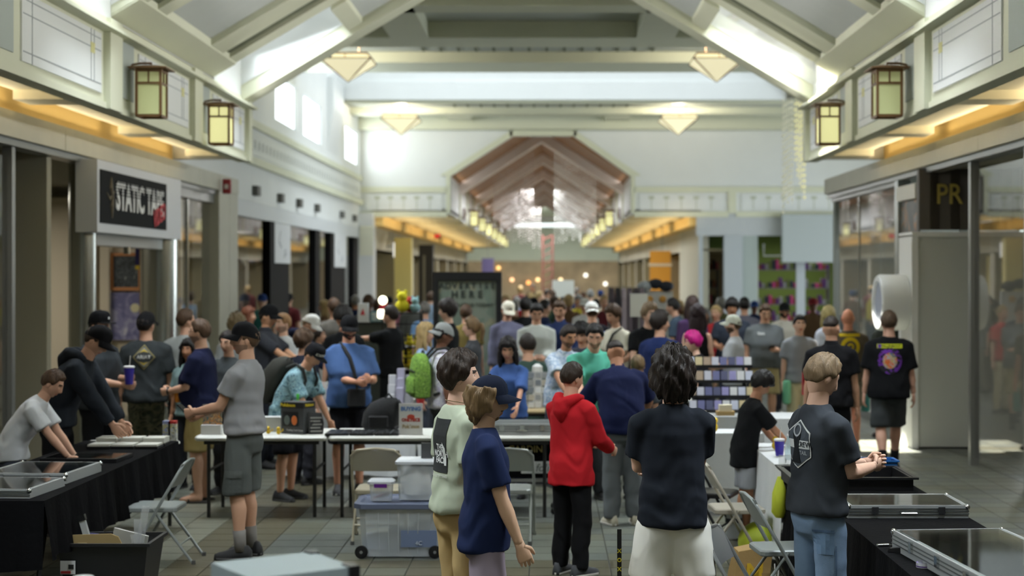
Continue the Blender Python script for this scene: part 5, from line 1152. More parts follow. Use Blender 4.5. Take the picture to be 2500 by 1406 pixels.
p(1748, 745, 24.6, 150, 'blond child in red T-shirt and beige trousers near the green shop', shirt=(180, 50, 54), pants=(180, 166, 130), hair=('short', BLOND), key='redkid')
p(1037, 736, 25.0, 30, 'grey-haired man in sky blue T-shirt beside the advertising panel', shirt=(112, 146, 186), pants=(70, 74, 84), hair=('short', (120, 116, 110)), key='skyblue')
# the crowd farther back: every figure its own colours
rnd = random.Random(3)
tops = [('white', (214, 214, 212)), ('black', (28, 28, 30)), ('navy', (34, 44, 76)), ('grey', (120, 122, 124)), ('red', (160, 48, 52)), ('olive', (98, 100, 66)), ('pale blue', (150, 172, 196)), ('maroon', (98, 44, 50)), ('cream', (206, 198, 174)), ('dark green', (44, 66, 54)), ('pink', (206, 140, 168)), ('yellow', (202, 184, 70)), ('teal', (60, 128, 128)), ('brown', (104, 80, 60))]
hairs = [('black-haired', BLKH), ('brown-haired', BRH), ('fair-haired', BLOND), ('grey-haired', (130, 128, 124))]
spots = [(900, 27), (922, 31), (948, 29), (975, 33), (1010, 29), (1052, 36), (1235, 31), (1256, 28), (1262, 38), (1278, 33), (1297, 44), (1303, 29), (1318, 36), (1331, 27), (1336, 50), (1345, 40), (1352, 31), (1364, 46), (1375, 35), (1388, 29), (1392, 55), (1402, 41), (1412, 33), (1424, 48), (1428, 27), (1441, 37), (1455, 31), (1466, 43), (1476, 28), (1492, 36), (1510, 30), (1528, 27), (1543, 34), (1560, 29), (1300, 58), (1350, 62), (1410, 60), (1270, 52), (1660, 30), (1760, 29), (1842, 31), (1722, 27.5), (1985, 29), (640, 29), (705, 33), (790, 30), (868, 30)]
used = set()
for x, d in spots:
    while True:
        a, h_ = rnd.choice(tops), rnd.choice(hairs); st = rnd.choice(['short', 'long', 'medium', 'capped'])
        if (a[0], h_[0], st) not in used: used.add((a[0], h_[0], st)); break
    fem = st == 'long'; hgt = rnd.uniform(1.58, 1.72) if fem else rnd.uniform(1.66, 1.86)
    kw = dict(cap=rnd.choice([(30, 30, 32), (210, 210, 206), (120, 40, 44), (40, 60, 110)]), hair=('under', h_[1])) if st == 'capped' else dict(hair=(st, h_[1]))
    where = 'near the left shop fronts' if x < 1100 else ('in the far corridor crowd' if x < 1600 else 'near the right-hand shops')
    p(x, VY + (HC - hgt) * F / d, d, rnd.choice([0, 10, 180, 170, 90, -90, 200, -20, 150]), '%s %s person in %s top %s' % (h_[0], {'short': 'short-cropped', 'long': 'long-maned', 'medium': 'tousled', 'capped': 'cap-wearing'}[st], a[0], where), shirt=a[1], pants=rnd.choice([(40, 42, 50), (60, 64, 74), (90, 84, 72), (28, 28, 30)]), fem=fem, bulk=rnd.uniform(.98, 1.2), skin=rnd.choice([SKIN, SK_L, SK_M, SK_D, SK_L]), group=None, sleeve=rnd.choice(['short', 'short', 'long']), **kw)
finalize_people()
# ------------------------------------------------------------ tables and what stands on them
TW = mat((206, 206, 198), .45); LEGB = mat((40, 40, 38), .45, .4); CLB = mat((12, 12, 14), .98, spec=.1, var=.1, vscale=6, bump=.4, bscale=30); CLW = mat((206, 208, 208), .9, bump=.4, bscale=12)
TZ = .74
def folding_table(label, x0, x1, y0, y1, along='x', top=TW, inset=.12, name='folding_table', bent=False, group=None):
    t = thing(name, label, 'table', ((x0 + x1) / 2, (y0 + y1) / 2, 0), group=group); hx, hy = (x1 - x0) / 2, (y1 - y0) / 2
    MB().bbox(-hx, hx, -hy, hy, TZ - .045, TZ, .03).build('tabletop', top, t)
    rail = MB().box(-hx + .08, hx - .08, -hy + .05, -hy + .08, TZ - .08, TZ - .045).box(-hx + .08, hx - .08, hy - .08, hy - .05, TZ - .08, TZ - .045); rail.build('side_rail', LEGB, t)
    for e in (-1, 1):
        for g in (-1, 1):
            if along == 'x': a = (e * (hx - inset), g * (hy - .07))
            else: a = (g * (hx - .07), e * (hy - inset))
            if bent: MB().tube([(a[0] - .12 * 0, a[1] - e * .16, TZ - .06), (a[0], a[1] - e * .14, .52), (a[0], a[1], .22), (a[0], a[1], .0)], .016, 8).build('leg', LEGB, t, True)
            else: MB().tube([(a[0], a[1], TZ - .05), (a[0], a[1], 0)], .0165, 8).build('leg', LEGB, t, True)
        if along == 'x': MB().tube([(e * (hx - inset), -hy + .07, .42), (e * (hx - inset), hy - .07, .42)], .012, 6).build('leg_brace', LEGB, t)
        else: MB().tube([(-hx + .07, e * (hy - inset), .42), (hx - .07, e * (hy - inset), .42)], .012, 6).build('leg_brace', LEGB, t)
    return t
def cloth_on(label, x0, x1, y0, y1, m, drops, seed=0, name='tablecloth'):
    """cloth lying on a table with hanging folds; drops = bottom height of the -x, +x, -y, +y sides"""
    rnd = random.Random(seed); mb = MB(); e = .012; z = TZ + .004
    mb.box(x0 - e, x1 + e, y0 - e, y1 + e, z - .003, z + .003)
    def side(p0, p1, nrm, bot):
        n = max(8, int((Vector(p1) - Vector(p0)).length / .05)); top = []; low = []
        for i in range(n + 1):
            u = i / n; q = Vector(p0).lerp(Vector(p1), u); w_ = .018 * math.sin(u * n * .9 + seed) + .012 * math.sin(u * n * 2.3)
            top.append((q.x, q.y, z)); low.append((q.x + nrm[0] * (.02 + w_ + .02), q.y + nrm[1] * (.02 + w_ + .02), bot + .012 * math.sin(u * n * .5)))
        mid = [tuple(Vector(a) * .6 + Vector(b_) * .4) for a, b_ in zip(top, low)]
        mb.loft([top, mid, low], cap=False, closed=False)
    for (p0, p1, nrm), b_ in zip((((x0 - e, y0 - e, 0), (x0 - e, y1 + e, 0), (-1, 0)), ((x1 + e, y0 - e, 0), (x1 + e, y1 + e, 0), (1, 0)), ((x0 - e, y0 - e, 0), (x1 + e, y0 - e, 0), (0, -1)), ((x0 - e, y1 + e, 0), (x1 + e, y1 + e, 0), (0, 1))), drops):
        if b_ is not None: side(p0, p1, nrm, b_)
    o = mb.build(name, m, None, True); return tag(o, label, 'tablecloth')
xa, xb, xc = PX(473, 14.05), PX(799, 14.05), PX(1362, 14.05)
folding_table('white folding table standing left of the seam, before the bending man', xa, xb - .004, 14.05, 14.8)
folding_table('long white folding table right of the seam, holding the white sign', xb + .004, xc, 14.05, 14.8)
folding_table('folding table under the black cloth along the left side', -4.05, -3.25, 10.0, 13.75, 'y', bent=True)
cloth_on('black cloth hanging over the left table', -4.05, -3.25, 10.0, 13.6, CLB, (.3, .36, .3, None), 1)
folding_table('folding table under the white cloth before the black card rack', .95, 1.95, 14.25, 14.95); cloth_on('white cloth over the table behind the reaching boy', .95, 1.95, 14.25, 14.95, CLW, (.04, .05, .04, None), 2)
folding_table('folding table carrying the black tiered card rack', 1.2, 2.6, 15.7, 16.4); cloth_on('white cloth under the black tiered card rack', 1.2, 2.6, 15.7, 16.4, CLW, (.1, .1, .1, None), 3)
folding_table('white-clothed table end beside the blue cup', 1.74, 2.48, 11.5, 13.4, 'y'); cloth_on('white cloth on the right table with the blue cup', 1.74, 2.48, 11.5, 13.4, CLW, (.06, .1, None, .05), 4)
folding_table('folding table under the black cloth on the right', 1.76, 2.5, 6.3, 11.42, 'y'); cloth_on('black cloth over the right table with the silver cases', 1.76, 2.5, 6.3, 11.4, CLB, (.02, .05, .05, None), 5)
folding_table('back table with pale wooden edge holding the slab display', PX(1175, 16.8), PX(1500, 16.8), 16.8, 17.5, top=mat((178, 158, 118), .5))
x0, x1 = PX(690, 16.7), PX(1012, 16.7); folding_table('back table under a white cloth behind the bearded man', x0, x1, 16.7, 17.4); cloth_on('white cloth on the back table behind the bearded man', x0, x1, 16.7, 17.4, CLW, (.05, .1, .05, None), 6)
folding_table('grey back table beside the toy rack', PX(1000, 18.4), PX(1050, 18.4) + .4, 18.4, 19.1)
folding_table('right-hand back table before the navy T-shirt man', PX(1560, 18.2), PX(1720, 18.2), 18.3, 19.0)

# folding chairs
def folding_chair(label, x, y, face, c, s=.97, metal=.2):
    t = thing('folding_chair', label, 'chair', (x, y, 0), R(face), 'metal folding chairs'); m = mat(c, .38, metal); t.scale = (s, s, s); w_ = .215
    pts = [(-w_, .22, 0), (-w_, -.06, .50), (-w_ + .01, -.20, .74)] + [(-w_ + .06, -.225, .785), (0, -.232, .80), (w_ - .06, -.225, .785)] + [(w_ - .01, -.20, .74), (w_, -.06, .50), (w_, .22, 0)]
    MB().tube(pts, .0125, 8).build('main_frame', m, t, True)
    for q in (-1, 1):
        MB().tube([(q * (w_ - .03), -.30, 0), (q * (w_ - .03), .02, .43)], .0115, 8).build('leg', m, t, True)
        for px_, py in ((w_, .22), (w_ - .03, -.30)): MB().cyl((q * px_, py), .017, 0, .03, 8).build('foot_cap', mat((80, 80, 78), .7), t)
    MB().tube([(-w_ + .03, -.19, .148), (w_ - .03, -.19, .148)], .009, 6).build('cross_bar', m, t); MB().tube([(-w_, .132, .155), (w_, .132, .155)], .009, 6).build('cross_bar', m, t)
    mb = MB(); n = 10                                    # curved back panel
    def bp(u, v): return (u * (w_ - .012), -.135 - .085 * v - .018 * (1 - u * u), .60 + .185 * v * (1 - .0 * u * u))
    f = [[bp(-1 + 2 * i / n, v) for i in range(n + 1)] for v in (0, .5, .9, 1)]; bk_ = [[(p[0], p[1] + .012, p[2]) for p in r] for r in f]
    mb.loft([f[0] + bk_[0][::-1], f[1] + bk_[1][::-1], f[2] + bk_[2][::-1], f[3] + bk_[3][::-1]]); mb.build('backrest', m, t, True)
    sp = [(-.19, .20), (-.15, .235), (.15, .235), (.19, .20), (.185, -.14), (.16, -.165), (-.16, -.165), (-.185, -.14)]
    MB().loft([[(a * .98, b_ * .98, .405) for a, b_ in sp], [(a, b_, .412) for a, b_ in sp], [(a, b_, .436) for a, b_ in sp], [(a * .95, b_ * .95, .445) for a, b_ in sp]]).build('seat', m, t)
    return t
GR = (150, 156, 154); TAN = (168, 160, 138)
folding_chair('grey folding chair at the left table behind the black tote', -2.99, 12.0, 90, GR)
folding_chair('tan folding chair behind the large clear storage bin', PX(922, 12.9), 12.95, 0, TAN)
folding_chair('grey folding chair behind the young man in the navy T-shirt', PX(1242, 12.9), 12.95, 0, (138, 142, 136))
folding_chair('grey folding chair beside the man in blue jeans', 1.50, 10.15, -84, (132, 138, 136))
folding_chair('shiny grey folding chair cut by the lower frame edge', 1.12, 8.72, -108, (150, 154, 156), metal=.7)
folding_chair('beige folding chair between the boy and the dark T-shirt man', 1.40, 11.9, -86, (168, 162, 148))
folding_chair('black folding chair behind the beige one', 1.30, 12.75, -110, (26, 26, 28))
folding_chair('tan folding chair of the man in dark green', PX(1290, 18.2), 18.15, 14, TAN)

# cases
ALU = mat((186, 190, 190), .38, .35, bump=.15, bscale=200, stretch=(1, 1, 30)); CHR = mat((210, 212, 212), .15, 1); LIDG = glass('case_lid', (236, 240, 238), 1.6, .04)
def alu_case(label, x, y, z, hx, hy, h, rz=0, lid=True, inner=(52, 54, 54), latches=2):
    t = thing('display_case', label, 'case', (x, y, z), R(rz)); e = .03
    mb = MB(); mb.box(-hx, hx, -hy, -hy + e, 0, h).build('side', ALU, t); MB().box(-hx, hx, hy - e, hy, 0, h).build('side', ALU, t); MB().box(-hx, -hx + e, -hy + e, hy - e, 0, h).build('side', ALU, t); MB().box(hx - e, hx, -hy + e, hy - e, 0, h).build('side', ALU, t)
    B('tray', mat(inner, .8), t, -hx + e, hx - e, -hy + e, hy - e, .005, h * .35)
    gr = MB()
    for q in (.3, .52, .72): gr.box(-hx - .003, hx + .003, -hy - .004, -hy, h * q, h * q + .006).box(-hx - .004, -hx, -hy, hy, h * q, h * q + .006)
    gr.build('groove_trim', mat((120, 124, 124), .4, .6), t)
    if lid: B('lid', LIDG, t, -hx + .01, hx - .01, -hy + .01, hy - .01, h - .006, h)
    for k in range(latches):
        xx = (-.55 + 1.1 * k / max(1, latches - 1)) * hx; MB().box(xx - .02, xx + .02, -hy - .014, -hy, h * .35, h * .9).build('latch', CHR, t)
        yy = (-.55 + 1.1 * k / max(1, latches - 1)) * hy; MB().box(-hx - .014, -hx, yy - .02, yy + .02, h * .35, h * .9).build('latch', CHR, t)
    MB().tube([(-.05, -hy - .005, h * .5), (-.045, -hy - .03, h * .42), (.045, -hy - .03, h * .42), (.05, -hy - .005, h * .5)], .006, 6).build('handle', CHR, t)
    for a in (-1, 1):
        for b_ in (-1, 1): MB().ball((a * (hx - .006), b_ * (hy - .006), h - .01), .018, None, None, 8, 6).build('corner_cap', CHR, t, True)
    return t
alu_case('long silver display case with clear lid on the right black table', 2.14, 9.52, TZ + .009, .36, .25, .075, 0)
alu_case('nearest silver display case with latches at the right table corner', 2.18, 7.55, TZ + .009, .30, .72, .10, 5, latches=3)
alu_case('closed silver case with handle on the long white table', PX(1275, 14.3), 14.36, TZ + .002, .33, .22, .10, 0, False, (120, 124, 126), 3)
B('case_cover', mat((196, 198, 198), .4, .3), None, 0, 0.01, 0, .01, 0, .01); bpy.data.objects.remove(bpy.data.objects['case_cover'])
alu_case('silver glass-lid case at the left frame edge on the black cloth', -3.62, 11.15, TZ + .009, .30, .34, .07, -4)
alu_case('second, nearer silver case at the left frame edge', -3.66, 10.4, TZ + .009, .32, .30, .06, -4, latches=1)
t = thing('plastic_crate', 'shallow black open crate on the right black table', 'crate', (2.05, 10.76, TZ + .009)); BP = mat((22, 22, 24), .35)
for a, b_, c, d_ in ((-.40, .40, -.30, -.285), (-.40, .40, .285, .30), (-.40, -.385, -.285, .285), (.385, .40, -.285, .285)): B('side', BP, t, a, b_, c, d_, .0, .085)
B('base', BP, t, -.385, .385, -.285, .285, 0, .012); mb = MB().box(-.43, .43, -.33, -.30, .075, .09).box(-.43, .43, .30, .33, .075, .09).box(-.43, -.40, -.30, .30, .075, .09).box(.40, .43, -.30, .30, .075, .09); mb.build('rim', BP, t)
rnd = random.Random(5)
for k in range(14):
    x, y = rnd.uniform(-.3, .3), rnd.uniform(-.2, .2); o = MB().cbox((0, 0, 0), .032, .044, .0015).build('trading_card', mat(rnd.choice([(160, 160, 170), (90, 92, 120), (130, 116, 90), (180, 180, 176)]), .3), None); o.location = (2.05 + x, 10.72 + y, TZ + .025 + k * .0035); o.rotation_euler = (0, 0, rnd.uniform(0, 3)); tag(o, 'loose sleeved trading card inside the shallow black crate', 'card', 'cards in the black crate')
t = thing('plastic_basket', 'small bright blue plastic basket with holes behind the black crate', 'basket', (2.36, 11.22, TZ + .009)); BL = mat((36, 104, 176), .4)
B('base', BL, t, -.13, .13, -.09, .09, 0, .006)
for a, b_, c, d_ in ((-.13, .13, -.095, -.088), (-.13, .13, .088, .095)):
    mb = MB(); mb.box(a, b_, c, d_, 0, .03).box(a, b_, c, d_, .075, .12)
    for k in range(8): mb.box(a + k * .0354, a + k * .0354 + .012, c, d_, .03, .075)
    mb.build('side', BL, t)
for s in (-1, 1): B('side', BL, t, s * .13 - .004, s * .13 + .004, -.088, .088, 0, .12)
MB().box(-.145, .145, -.108, -.095, .112, .122).box(-.145, .145, .095, .108, .112, .122).box(-.145, -.13, -.095, .095, .112, .122).box(.13, .145, -.095, .095, .112, .122).build('rim', BL, t)
t = thing('tape_roll', 'purple and white tape roll lying on the black cloth near the corner', 'tape', (1.86, 7.72, TZ + .009)); N = 24
def circ(r, z): return [(r * math.cos(2 * math.pi * k / N), r * math.sin(2 * math.pi * k / N), z) for k in range(N)]
MB().loft([circ(.036, 0), circ(.038, .0), circ(.038, .024), circ(.030, .024), circ(.030, 0)], cap=False).build('ring', mat((220, 220, 226), .4), t, True); MB().loft([circ(.0384, .003), circ(.0384, .009)], cap=False).build('purple_band', mat((84, 50, 130), .5), t); MB().loft([circ(.031, .0245), circ(.0375, .0245)], cap=False).build('label_ring', mat((110, 96, 150), .5), t)
t = thing('tape_dispenser', 'black tape dispenser beside the nearest silver case', 'dispenser', (1.84, 8.12, TZ + .009), R(-30)); MB().loft([[(-.07, -.02, 0), (.07, -.02, 0), (.07, .02, 0), (-.07, .02, 0)], [(-.06, -.018, .02), (.05, -.018, .035), (.05, .018, .035), (-.06, .018, .02)]]).build('body', BP, t); MB().box(.03, .06, -.012, .012, .03, .036).build('blade', CHR, t)
t = thing('knife', 'small silver pocket knife lying on the black cloth', 'knife', (1.80, 8.32, TZ + .009), R(12)); MB().bbox(-.05, .02, -.009, .009, 0, .012, .004).build('handle', CHR, t); MB().box(.02, .07, -.006, .006, .003, .006).build('blade', CHR, t)
for k, (x, y) in enumerate(((2.12, 10.02), (2.16, 9.93), (2.32, 9.99))):
    o = MB().bbox(-.04, .04, -.02, .02, 0, .014, .004).build('trading_card', mat((196, 200, 196), .35), None); o.location = (x, y, TZ + .009); tag(o, ('clear card holder lying farthest back on the black cloth', 'clear card holder in front of the other two, near the long case', 'clear card holder lying alone nearer the right frame edge')[k], 'card')
# right white table
def cup(label, x, y, z, c, h=.14, r=.043, straw=True, lid=(230, 230, 230), m=None, name='drink_cup', letters=None):
    t = thing(name, label, 'cup', (x, y, z)); MB().lathe((0, 0, 0), [(r * .72, 0), (r * .74, .004), (r, h), (r * .96, h)], 20).build('cup_body', m or mat(c, .4), t, True)
    if lid: MB().lathe((0, 0, 0), [(r * 1.05, h - .004), (r * 1.06, h + .008), (r * .9, h + .014), (r * .2, h + .014)], 20).build('lid', mat(lid, .35) if lid != 'clear' else glass(), t, True)
    if straw: MB().tube([(0, 0, h * .3), (.004, 0, h + .01), (.012, .0, h + .11)], .0035, 6).build('straw', mat((226, 226, 222), .4), t)
    if letters:
        for k, ch in enumerate(letters): o = text(ch, mat((230, 228, 240), .5), t, (0, -r * .93, h * .78 - k * .017), .02, bold=.001)
    return t
cup('blue paper cup with straw on the white-clothed right table', PX(1903, 12.45), 12.45, TZ + .009, (54, 40, 150), .125, .042)
t = thing('toy_figure', 'small yellow toy behind the blue cup', 'toy', P(1893, 1085, 12.9) * 1); t.location.z = TZ + .009; YEL = mat((226, 190, 40), .5)
MB().ball((0, 0, .035), .03, .026, .034).build('torso', YEL, t, True); MB().ball((0, -.005, .085), .026).build('head', YEL, t, True)
t = thing('water_bottle', 'clear plastic bottle with pale blue tint on the right white table', 'bottle', (PX(1926, 12.2), 12.2, TZ + .009)); MB().lathe((0, 0, 0), [(.03, 0), (.032, .01), (.032, .13), (.014, .17), (.013, .185)], 16).build('bottle_body', frosted('blue_clear', (180, 214, 224), .45), t, True); MB().cyl((0, 0), .015, .185, .2, 12).build('cap', mat((230, 232, 232), .4), t)
t = thing('card_stand', 'small dark tray with clear upright stand on the right white table', 'stand', (PX(1917, 11.75), 11.75, TZ + .009)); B('base', mat((40, 42, 40), .4), t, -.07, .07, -.05, .05, 0, .012); MB().box(-.05, .05, -.004, .004, .012, .09).build('card_holder', frosted('clear_plate', (220, 222, 222), .28), t); B('post', CHR, t, .0, .006, -.012, -.006, .012, .06)
t = thing('toy_figure', 'small yellow toy on the white cloth left of the reaching boy', 'toy', (PX(1745, 14.4), 14.4, TZ + .009)); MB().ball((0, 0, .04), .03, .028, .04).build('torso', YEL, t, True); MB().ball((0, -.004, .10), .03).build('head', YEL, t, True)
t = thing('picture_stand', 'white framed dark picture standing on the white cloth', 'picture', (PX(1701, 14.5), 14.5, TZ + .009)); MB().box(-.09, .09, -.008, .008, 0, .012).box(-.09, .09, -.008, .008, .17, .182).box(-.09, -.078, -.008, .008, .012, .17).box(.078, .09, -.008, .008, .012, .17).build('frame', mat((222, 222, 218), .5), t); B('print', pattern('dim_print', [(80, 84, 84), (110, 114, 112), (150, 150, 148)], 14, 'noise', .5, [0, .5, .6]), t, -.078, .078, -.004, .004, .012, .17)
t = thing('card_box', 'brown kraft box of pale cards before the tiered rack', 'box', (PX(1765, 15.5), 15.55, TZ + .18)); KR = mat((168, 140, 92), .8); t.location.z = TZ + .009
t.location = (PX(1766, 15.0), 14.85, TZ + .009); MB().loft([[(-.07, -.06, 0), (.07, -.06, 0), (.07, .06, 0), (-.07, .06, 0)], [(-.085, -.07, .15), (.085, -.07, .15), (.085, .07, .15), (-.085, .07, .15)]]).build('carton', KR, t); MB().box(-.06, .06, -.05, .05, .15, .21).build('card_row', mat((214, 206, 180), .6), t)
B('riser', mat((150, 152, 150), .6), thing('display_box', 'low grey box on the white cloth beside the framed picture', 'box', (PX(1760, 14.6), 14.7, TZ + .009)), -.22, .2, -.05, .2, 0, .11)
# tiered card rack
t = thing('card_rack', 'black four-tier wire rack full of graded cards', 'rack', (PX(1760, 16.0), 16.05, TZ + .009)); z0 = TZ + .009
hw = .34
for k, z in enumerate((.06, .20, .35, .50)):
    yy = -.15 + k * .09; B('shelf', BP, t, -hw, hw, yy - .04, yy + .04, z - .012, z); B('lip', BP, t, -hw, hw, yy - .045, yy - .04, z - .018, z + .015)
for s in (-.75, .75): MB().tube([(s * hw, -.16, .0), (s * hw, -.16, .05)], .012, 6).tube([(s * hw, .14, 0), (s * hw, .14, .48)], .014, 6).tube([(s * hw, -.16, .03), (s * hw, .14, .46)], .012, 6).build('upright', BP, t)
rx = t.location.x; PAL = [(196, 196, 206), (150, 146, 190), (206, 190, 150), (110, 112, 150), (214, 214, 214), (170, 150, 130), (90, 92, 120), (200, 204, 220)]
for k, z in enumerate((.06, .20, .35, .50)):
    for j in range(8):
        o = MB().box(-.036, .036, -.006, .006, 0, .105 if k % 2 == 0 else .095).build('trading_card', [mat(PAL[(j * 3 + k * 5) % 8], .3)], None); o.location = (rx - hw + .045 + j * .085, 16.05 - .15 + k * .09, z0 + z); o.rotation_euler = (R(-10), 0, 0)
        tag(o, 'graded card slab, %s from the left on the %s tier of the black rack' % (('first', 'second', 'third', 'fourth', 'fifth', 'sixth', 'seventh', 'eighth')[j], ('lowest', 'second lowest', 'third', 'top')[k]), 'card', 'graded cards on the tiered rack')
# slab display on the back table
def slab_panel(label, x, y, z, w_, h, nx, nz, base=(206, 208, 206)):
    t = thing('card_display', label, 'display', (x, y, z)); B('back_plate', frosted('clear_plate', (220, 222, 222), .28), t, -w_, w_, 0, .012, 0, h); rnd = random.Random(int(x * 100) % 97)
    for i in range(nx):
        for j in range(nz):
            xx, zz_ = -w_ + (i + .5) * 2 * w_ / nx, (j + .5) * h / nz; B('card', mat(rnd.choice([(196, 196, 192), (150, 150, 146), (120, 124, 128), (214, 214, 210), (176, 168, 150)]), .3), t, xx - w_ / nx * .8, xx + w_ / nx * .8, -.006, 0, zz_ - h / nz * .36, zz_ + h / nz * .36)
    return t
slab_panel('tall clear display of slabbed cards on the wooden-edged back table', PX(1322, 16.9), 16.95, TZ + .002, .15, .40, 4, 5); slab_panel('narrow clear display of slabbed cards left of the tall one', PX(1277, 16.9), 17.0, TZ + .002, .05, .38, 1, 5)
t = thing('white_case', 'stack of white storage cases before the slab displays', 'case', (PX(1310, 16.85), 16.87, TZ + .002));
t.location = (PX(1305, 16.1), 16.45, 0); B('carton', mat((206, 208, 206), .5), t, -.34, -.01, -.12, .12, .42, .56); B('carton', mat((200, 202, 200), .5), t, .0, .33, -.12, .12, .42, .56); B('stand', mat((60, 60, 62), .6), t, -.36, .36, -.12, .12, 0, .42)
t = thing('white_jug', 'small white pot beside the slab displays', 'pot', (PX(1312, 17.2), 17.25, TZ + .002)); MB().lathe((0, 0, 0), [(.05, 0), (.055, .02), (.05, .36), (.06, .38), (.055, .44), (.02, .47)], 16).build('pot_body', mat((214, 214, 210), .4), t, True)
for k in range(9):
    x, y = PX(955 + (k % 3) * 21, 16.8), 16.82 + (k // 3) * .02; o = MB().bbox(-.04, .04, -.03, .03, 0, .16 + .07 * (k % 3 == 1) + .1 * (k // 3), .008).build('slab_stack', mat([(206, 206, 210), (180, 176, 196), (160, 160, 164)][k % 3], .35), None); o.location = (x, 16.8 + (k // 3) * .07, TZ + .009); tag(o, 'white stack of boxed cards left of the red cup, %s row, %s' % (('front', 'middle', 'rear')[k // 3], ('left', 'middle', 'right')[k % 3]), 'cards', 'stacks of boxed cards')
cup('red plastic cup on the back table by the green backpack', PX(1026, 16.75), 16.78, TZ + .009, (170, 44, 40), .12, .045, False, None)
t = thing('acrylic_case', 'clear tilted acrylic case behind the bending man', 'case', (PX(790, 16.9), 16.9, TZ + .009)); MB().prism([(-.1, 0), (.1, 0), (.1, .28), (-.1, .1)], 0, -.16, .2).build('case_body', frosted('clear_plate', (220, 222, 222), .28), t)
# on the white tables
t = thing('print_stand', 'colourful orange and grey print on a white stand at the table end', 'stand', (PX(516, 14.2), 14.22, TZ + .002)); B('foot', mat((214, 214, 212), .5), t, -.09, .09, -.05, .05, 0, .085); B('print', pattern('orange_print', [(70, 96, 96), (196, 130, 50), (110, 112, 116), (214, 176, 110)], 22, 'noise', .5, [0, .44, .52, .6]), t, -.088, .088, .02, .03, .085, .27)
for k, (x, y, lb) in enumerate(((655, 14.25, 'tiny yellow toy by the cargo shorts on the white table'), (680, 14.2, 'tiny yellow toy beside the dark boxed set'))):
    t = thing('toy_figure', lb, 'toy', (PX(x, y), y, TZ + .002)); MB().ball((0, 0, .022), .02, .018, .022).build('torso', YEL, t, True); MB().ball((0, -.003, .052), .018).build('head', YEL, t, True); MB().tube([(.015, .01, .02), (.04, .01, .035), (.035, .01, .05)], .005, 5).build('tail', YEL, t)
t = thing('card_box', 'long white card box behind the tiny yellow toys', 'box', (PX(672, 14.5), 14.5, TZ + .002)); B('carton', mat((214, 216, 214), .6), t, -.16, .12, -.06, .06, 0, .12); B('lid', mat((206, 208, 206), .6), t, -.165, .125, -.065, .065, .12, .135)
t = thing('boxed_set', 'dark grey boxed card set with yellow heading on the white table', 'box', (PX(727, 14.3), 14.32, TZ + .002), R(-24)); GB = mat((58, 60, 62), .5)
B('carton', GB, t, -.12, .12, -.1, .1, 0, .29); B('heading_strip', mat((24, 24, 24), .5), t, -.121, .121, -.101, .101, .235, .288); B('window', mat((26, 28, 30), .3), t, -.10, .07, -.102, -.099, .07, .205)
YT = mat((214, 190, 40), .5); text('Pokémon', YT, t, (-.045, -.103, .262), .042, bold=.001); o = text('Pokémon', YT, t, (.123, .0, .262), .036, (R(90), 0, R(90)), .001)
for x, c in ((-.055, (86, 96, 92)), (.025, (206, 110, 50))): MB().ball((x, -.101, .125), .032, .006, .045).build('printed_shape', mat(c, .5), t, True)
o = text('Trading Card Game', mat((200, 200, 200), .5), t, (.03, -.103, .035), .022)
t = thing('foil_pack', 'crumpled black foil pack with pale print leaning beside the boxed set', 'pack', (PX(772, 14.25), 14.25, TZ + .002), R(14)); mb = MB(); mb.loft([[(-.07, -.012, 0), (.06, -.016, 0), (.06, .03, 0), (-.07, .03, 0)], [(-.062, -.03, .09), (.07, -.01, .10), (.066, .02, .10), (-.06, .012, .09)], [(-.07, .01, .20), (.05, .0, .19), (.05, .012, .19), (-.07, .02, .20)]]); mb.build('pouch', mat((34, 34, 36), .4), t)
for k in range(5): MB().box(-.055, .05 - .015 * (k % 2), -.031 + k * .003, -.026 + k * .003, .02 + k * .03, .034 + k * .03).build('print_line', mat((150, 150, 146), .5), t)
t = thing('spray_bottle', 'small green-capped bottle behind the dark boxed set', 'bottle', (PX(727, 14.7), 14.7, TZ + .002)); MB().lathe((0, 0, 0), [(.025, 0), (.027, .2), (.012, .25), (.012, .29)], 12).build('bottle_body', mat((110, 180, 90), .3), t, True); MB().cyl((0, 0), .014, .29, .33, 10).build('cap', mat((80, 200, 70), .4), t)
for k in range(6):
    i, j = k % 3, k // 3; t = thing('card_tray', 'flat black card tray on the long white table, %s row, %s' % (('front', 'rear')[j], ('at the left', 'in the middle', 'at the right')[i]), 'tray', (PX(826, 14.2) + i * .225, 14.17 + j * .2, TZ + .002), group='black card trays'); B('frame', mat((20, 20, 22), .5), t, -.107, .107, -.09, .09, 0, .018)
    for q in range(6): B('pocket', mat((58, 60, 62), .25), t, -.1 + (q % 3) * .069, -.04 + (q % 3) * .069, -.082 + (q // 3) * .085, -.005 + (q // 3) * .085, .018, .021)
t = thing('backpack', 'black backpack slumped on the long white table', 'bag', (PX(930, 14.65), 14.62, TZ + .002)); BKP = mat((20, 20, 22), .85, bump=.3, bscale=60)
MB().loft([[(a * math.cos(q) + dx, b_ * math.sin(q), z) for q in [2 * math.pi * k / 16 for k in range(16)]] for z, a, b_, dx in ((0, .15, .10, 0), (.04, .18, .115, 0), (.16, .18, .11, .02), (.25, .15, .09, .05), (.30, .07, .05, .08))]).build('bag_body', BKP, t, True)
MB().tube([(.17, -.05, .28), (.22, -.08, .2), (.21, -.09, .06), (.15, -.1, .02)], .018, 6).build('strap', mat((40, 40, 42), .8), t, True); MB().bbox(-.11, .09, -.125, -.09, .03, .14, .02).build('front_pocket', BKP, t); MB().tube([(.04, -.02, .29), (.08, -.02, .34), (.12, -.02, .29)], .01, 6).build('grab_handle', BKP, t, True)
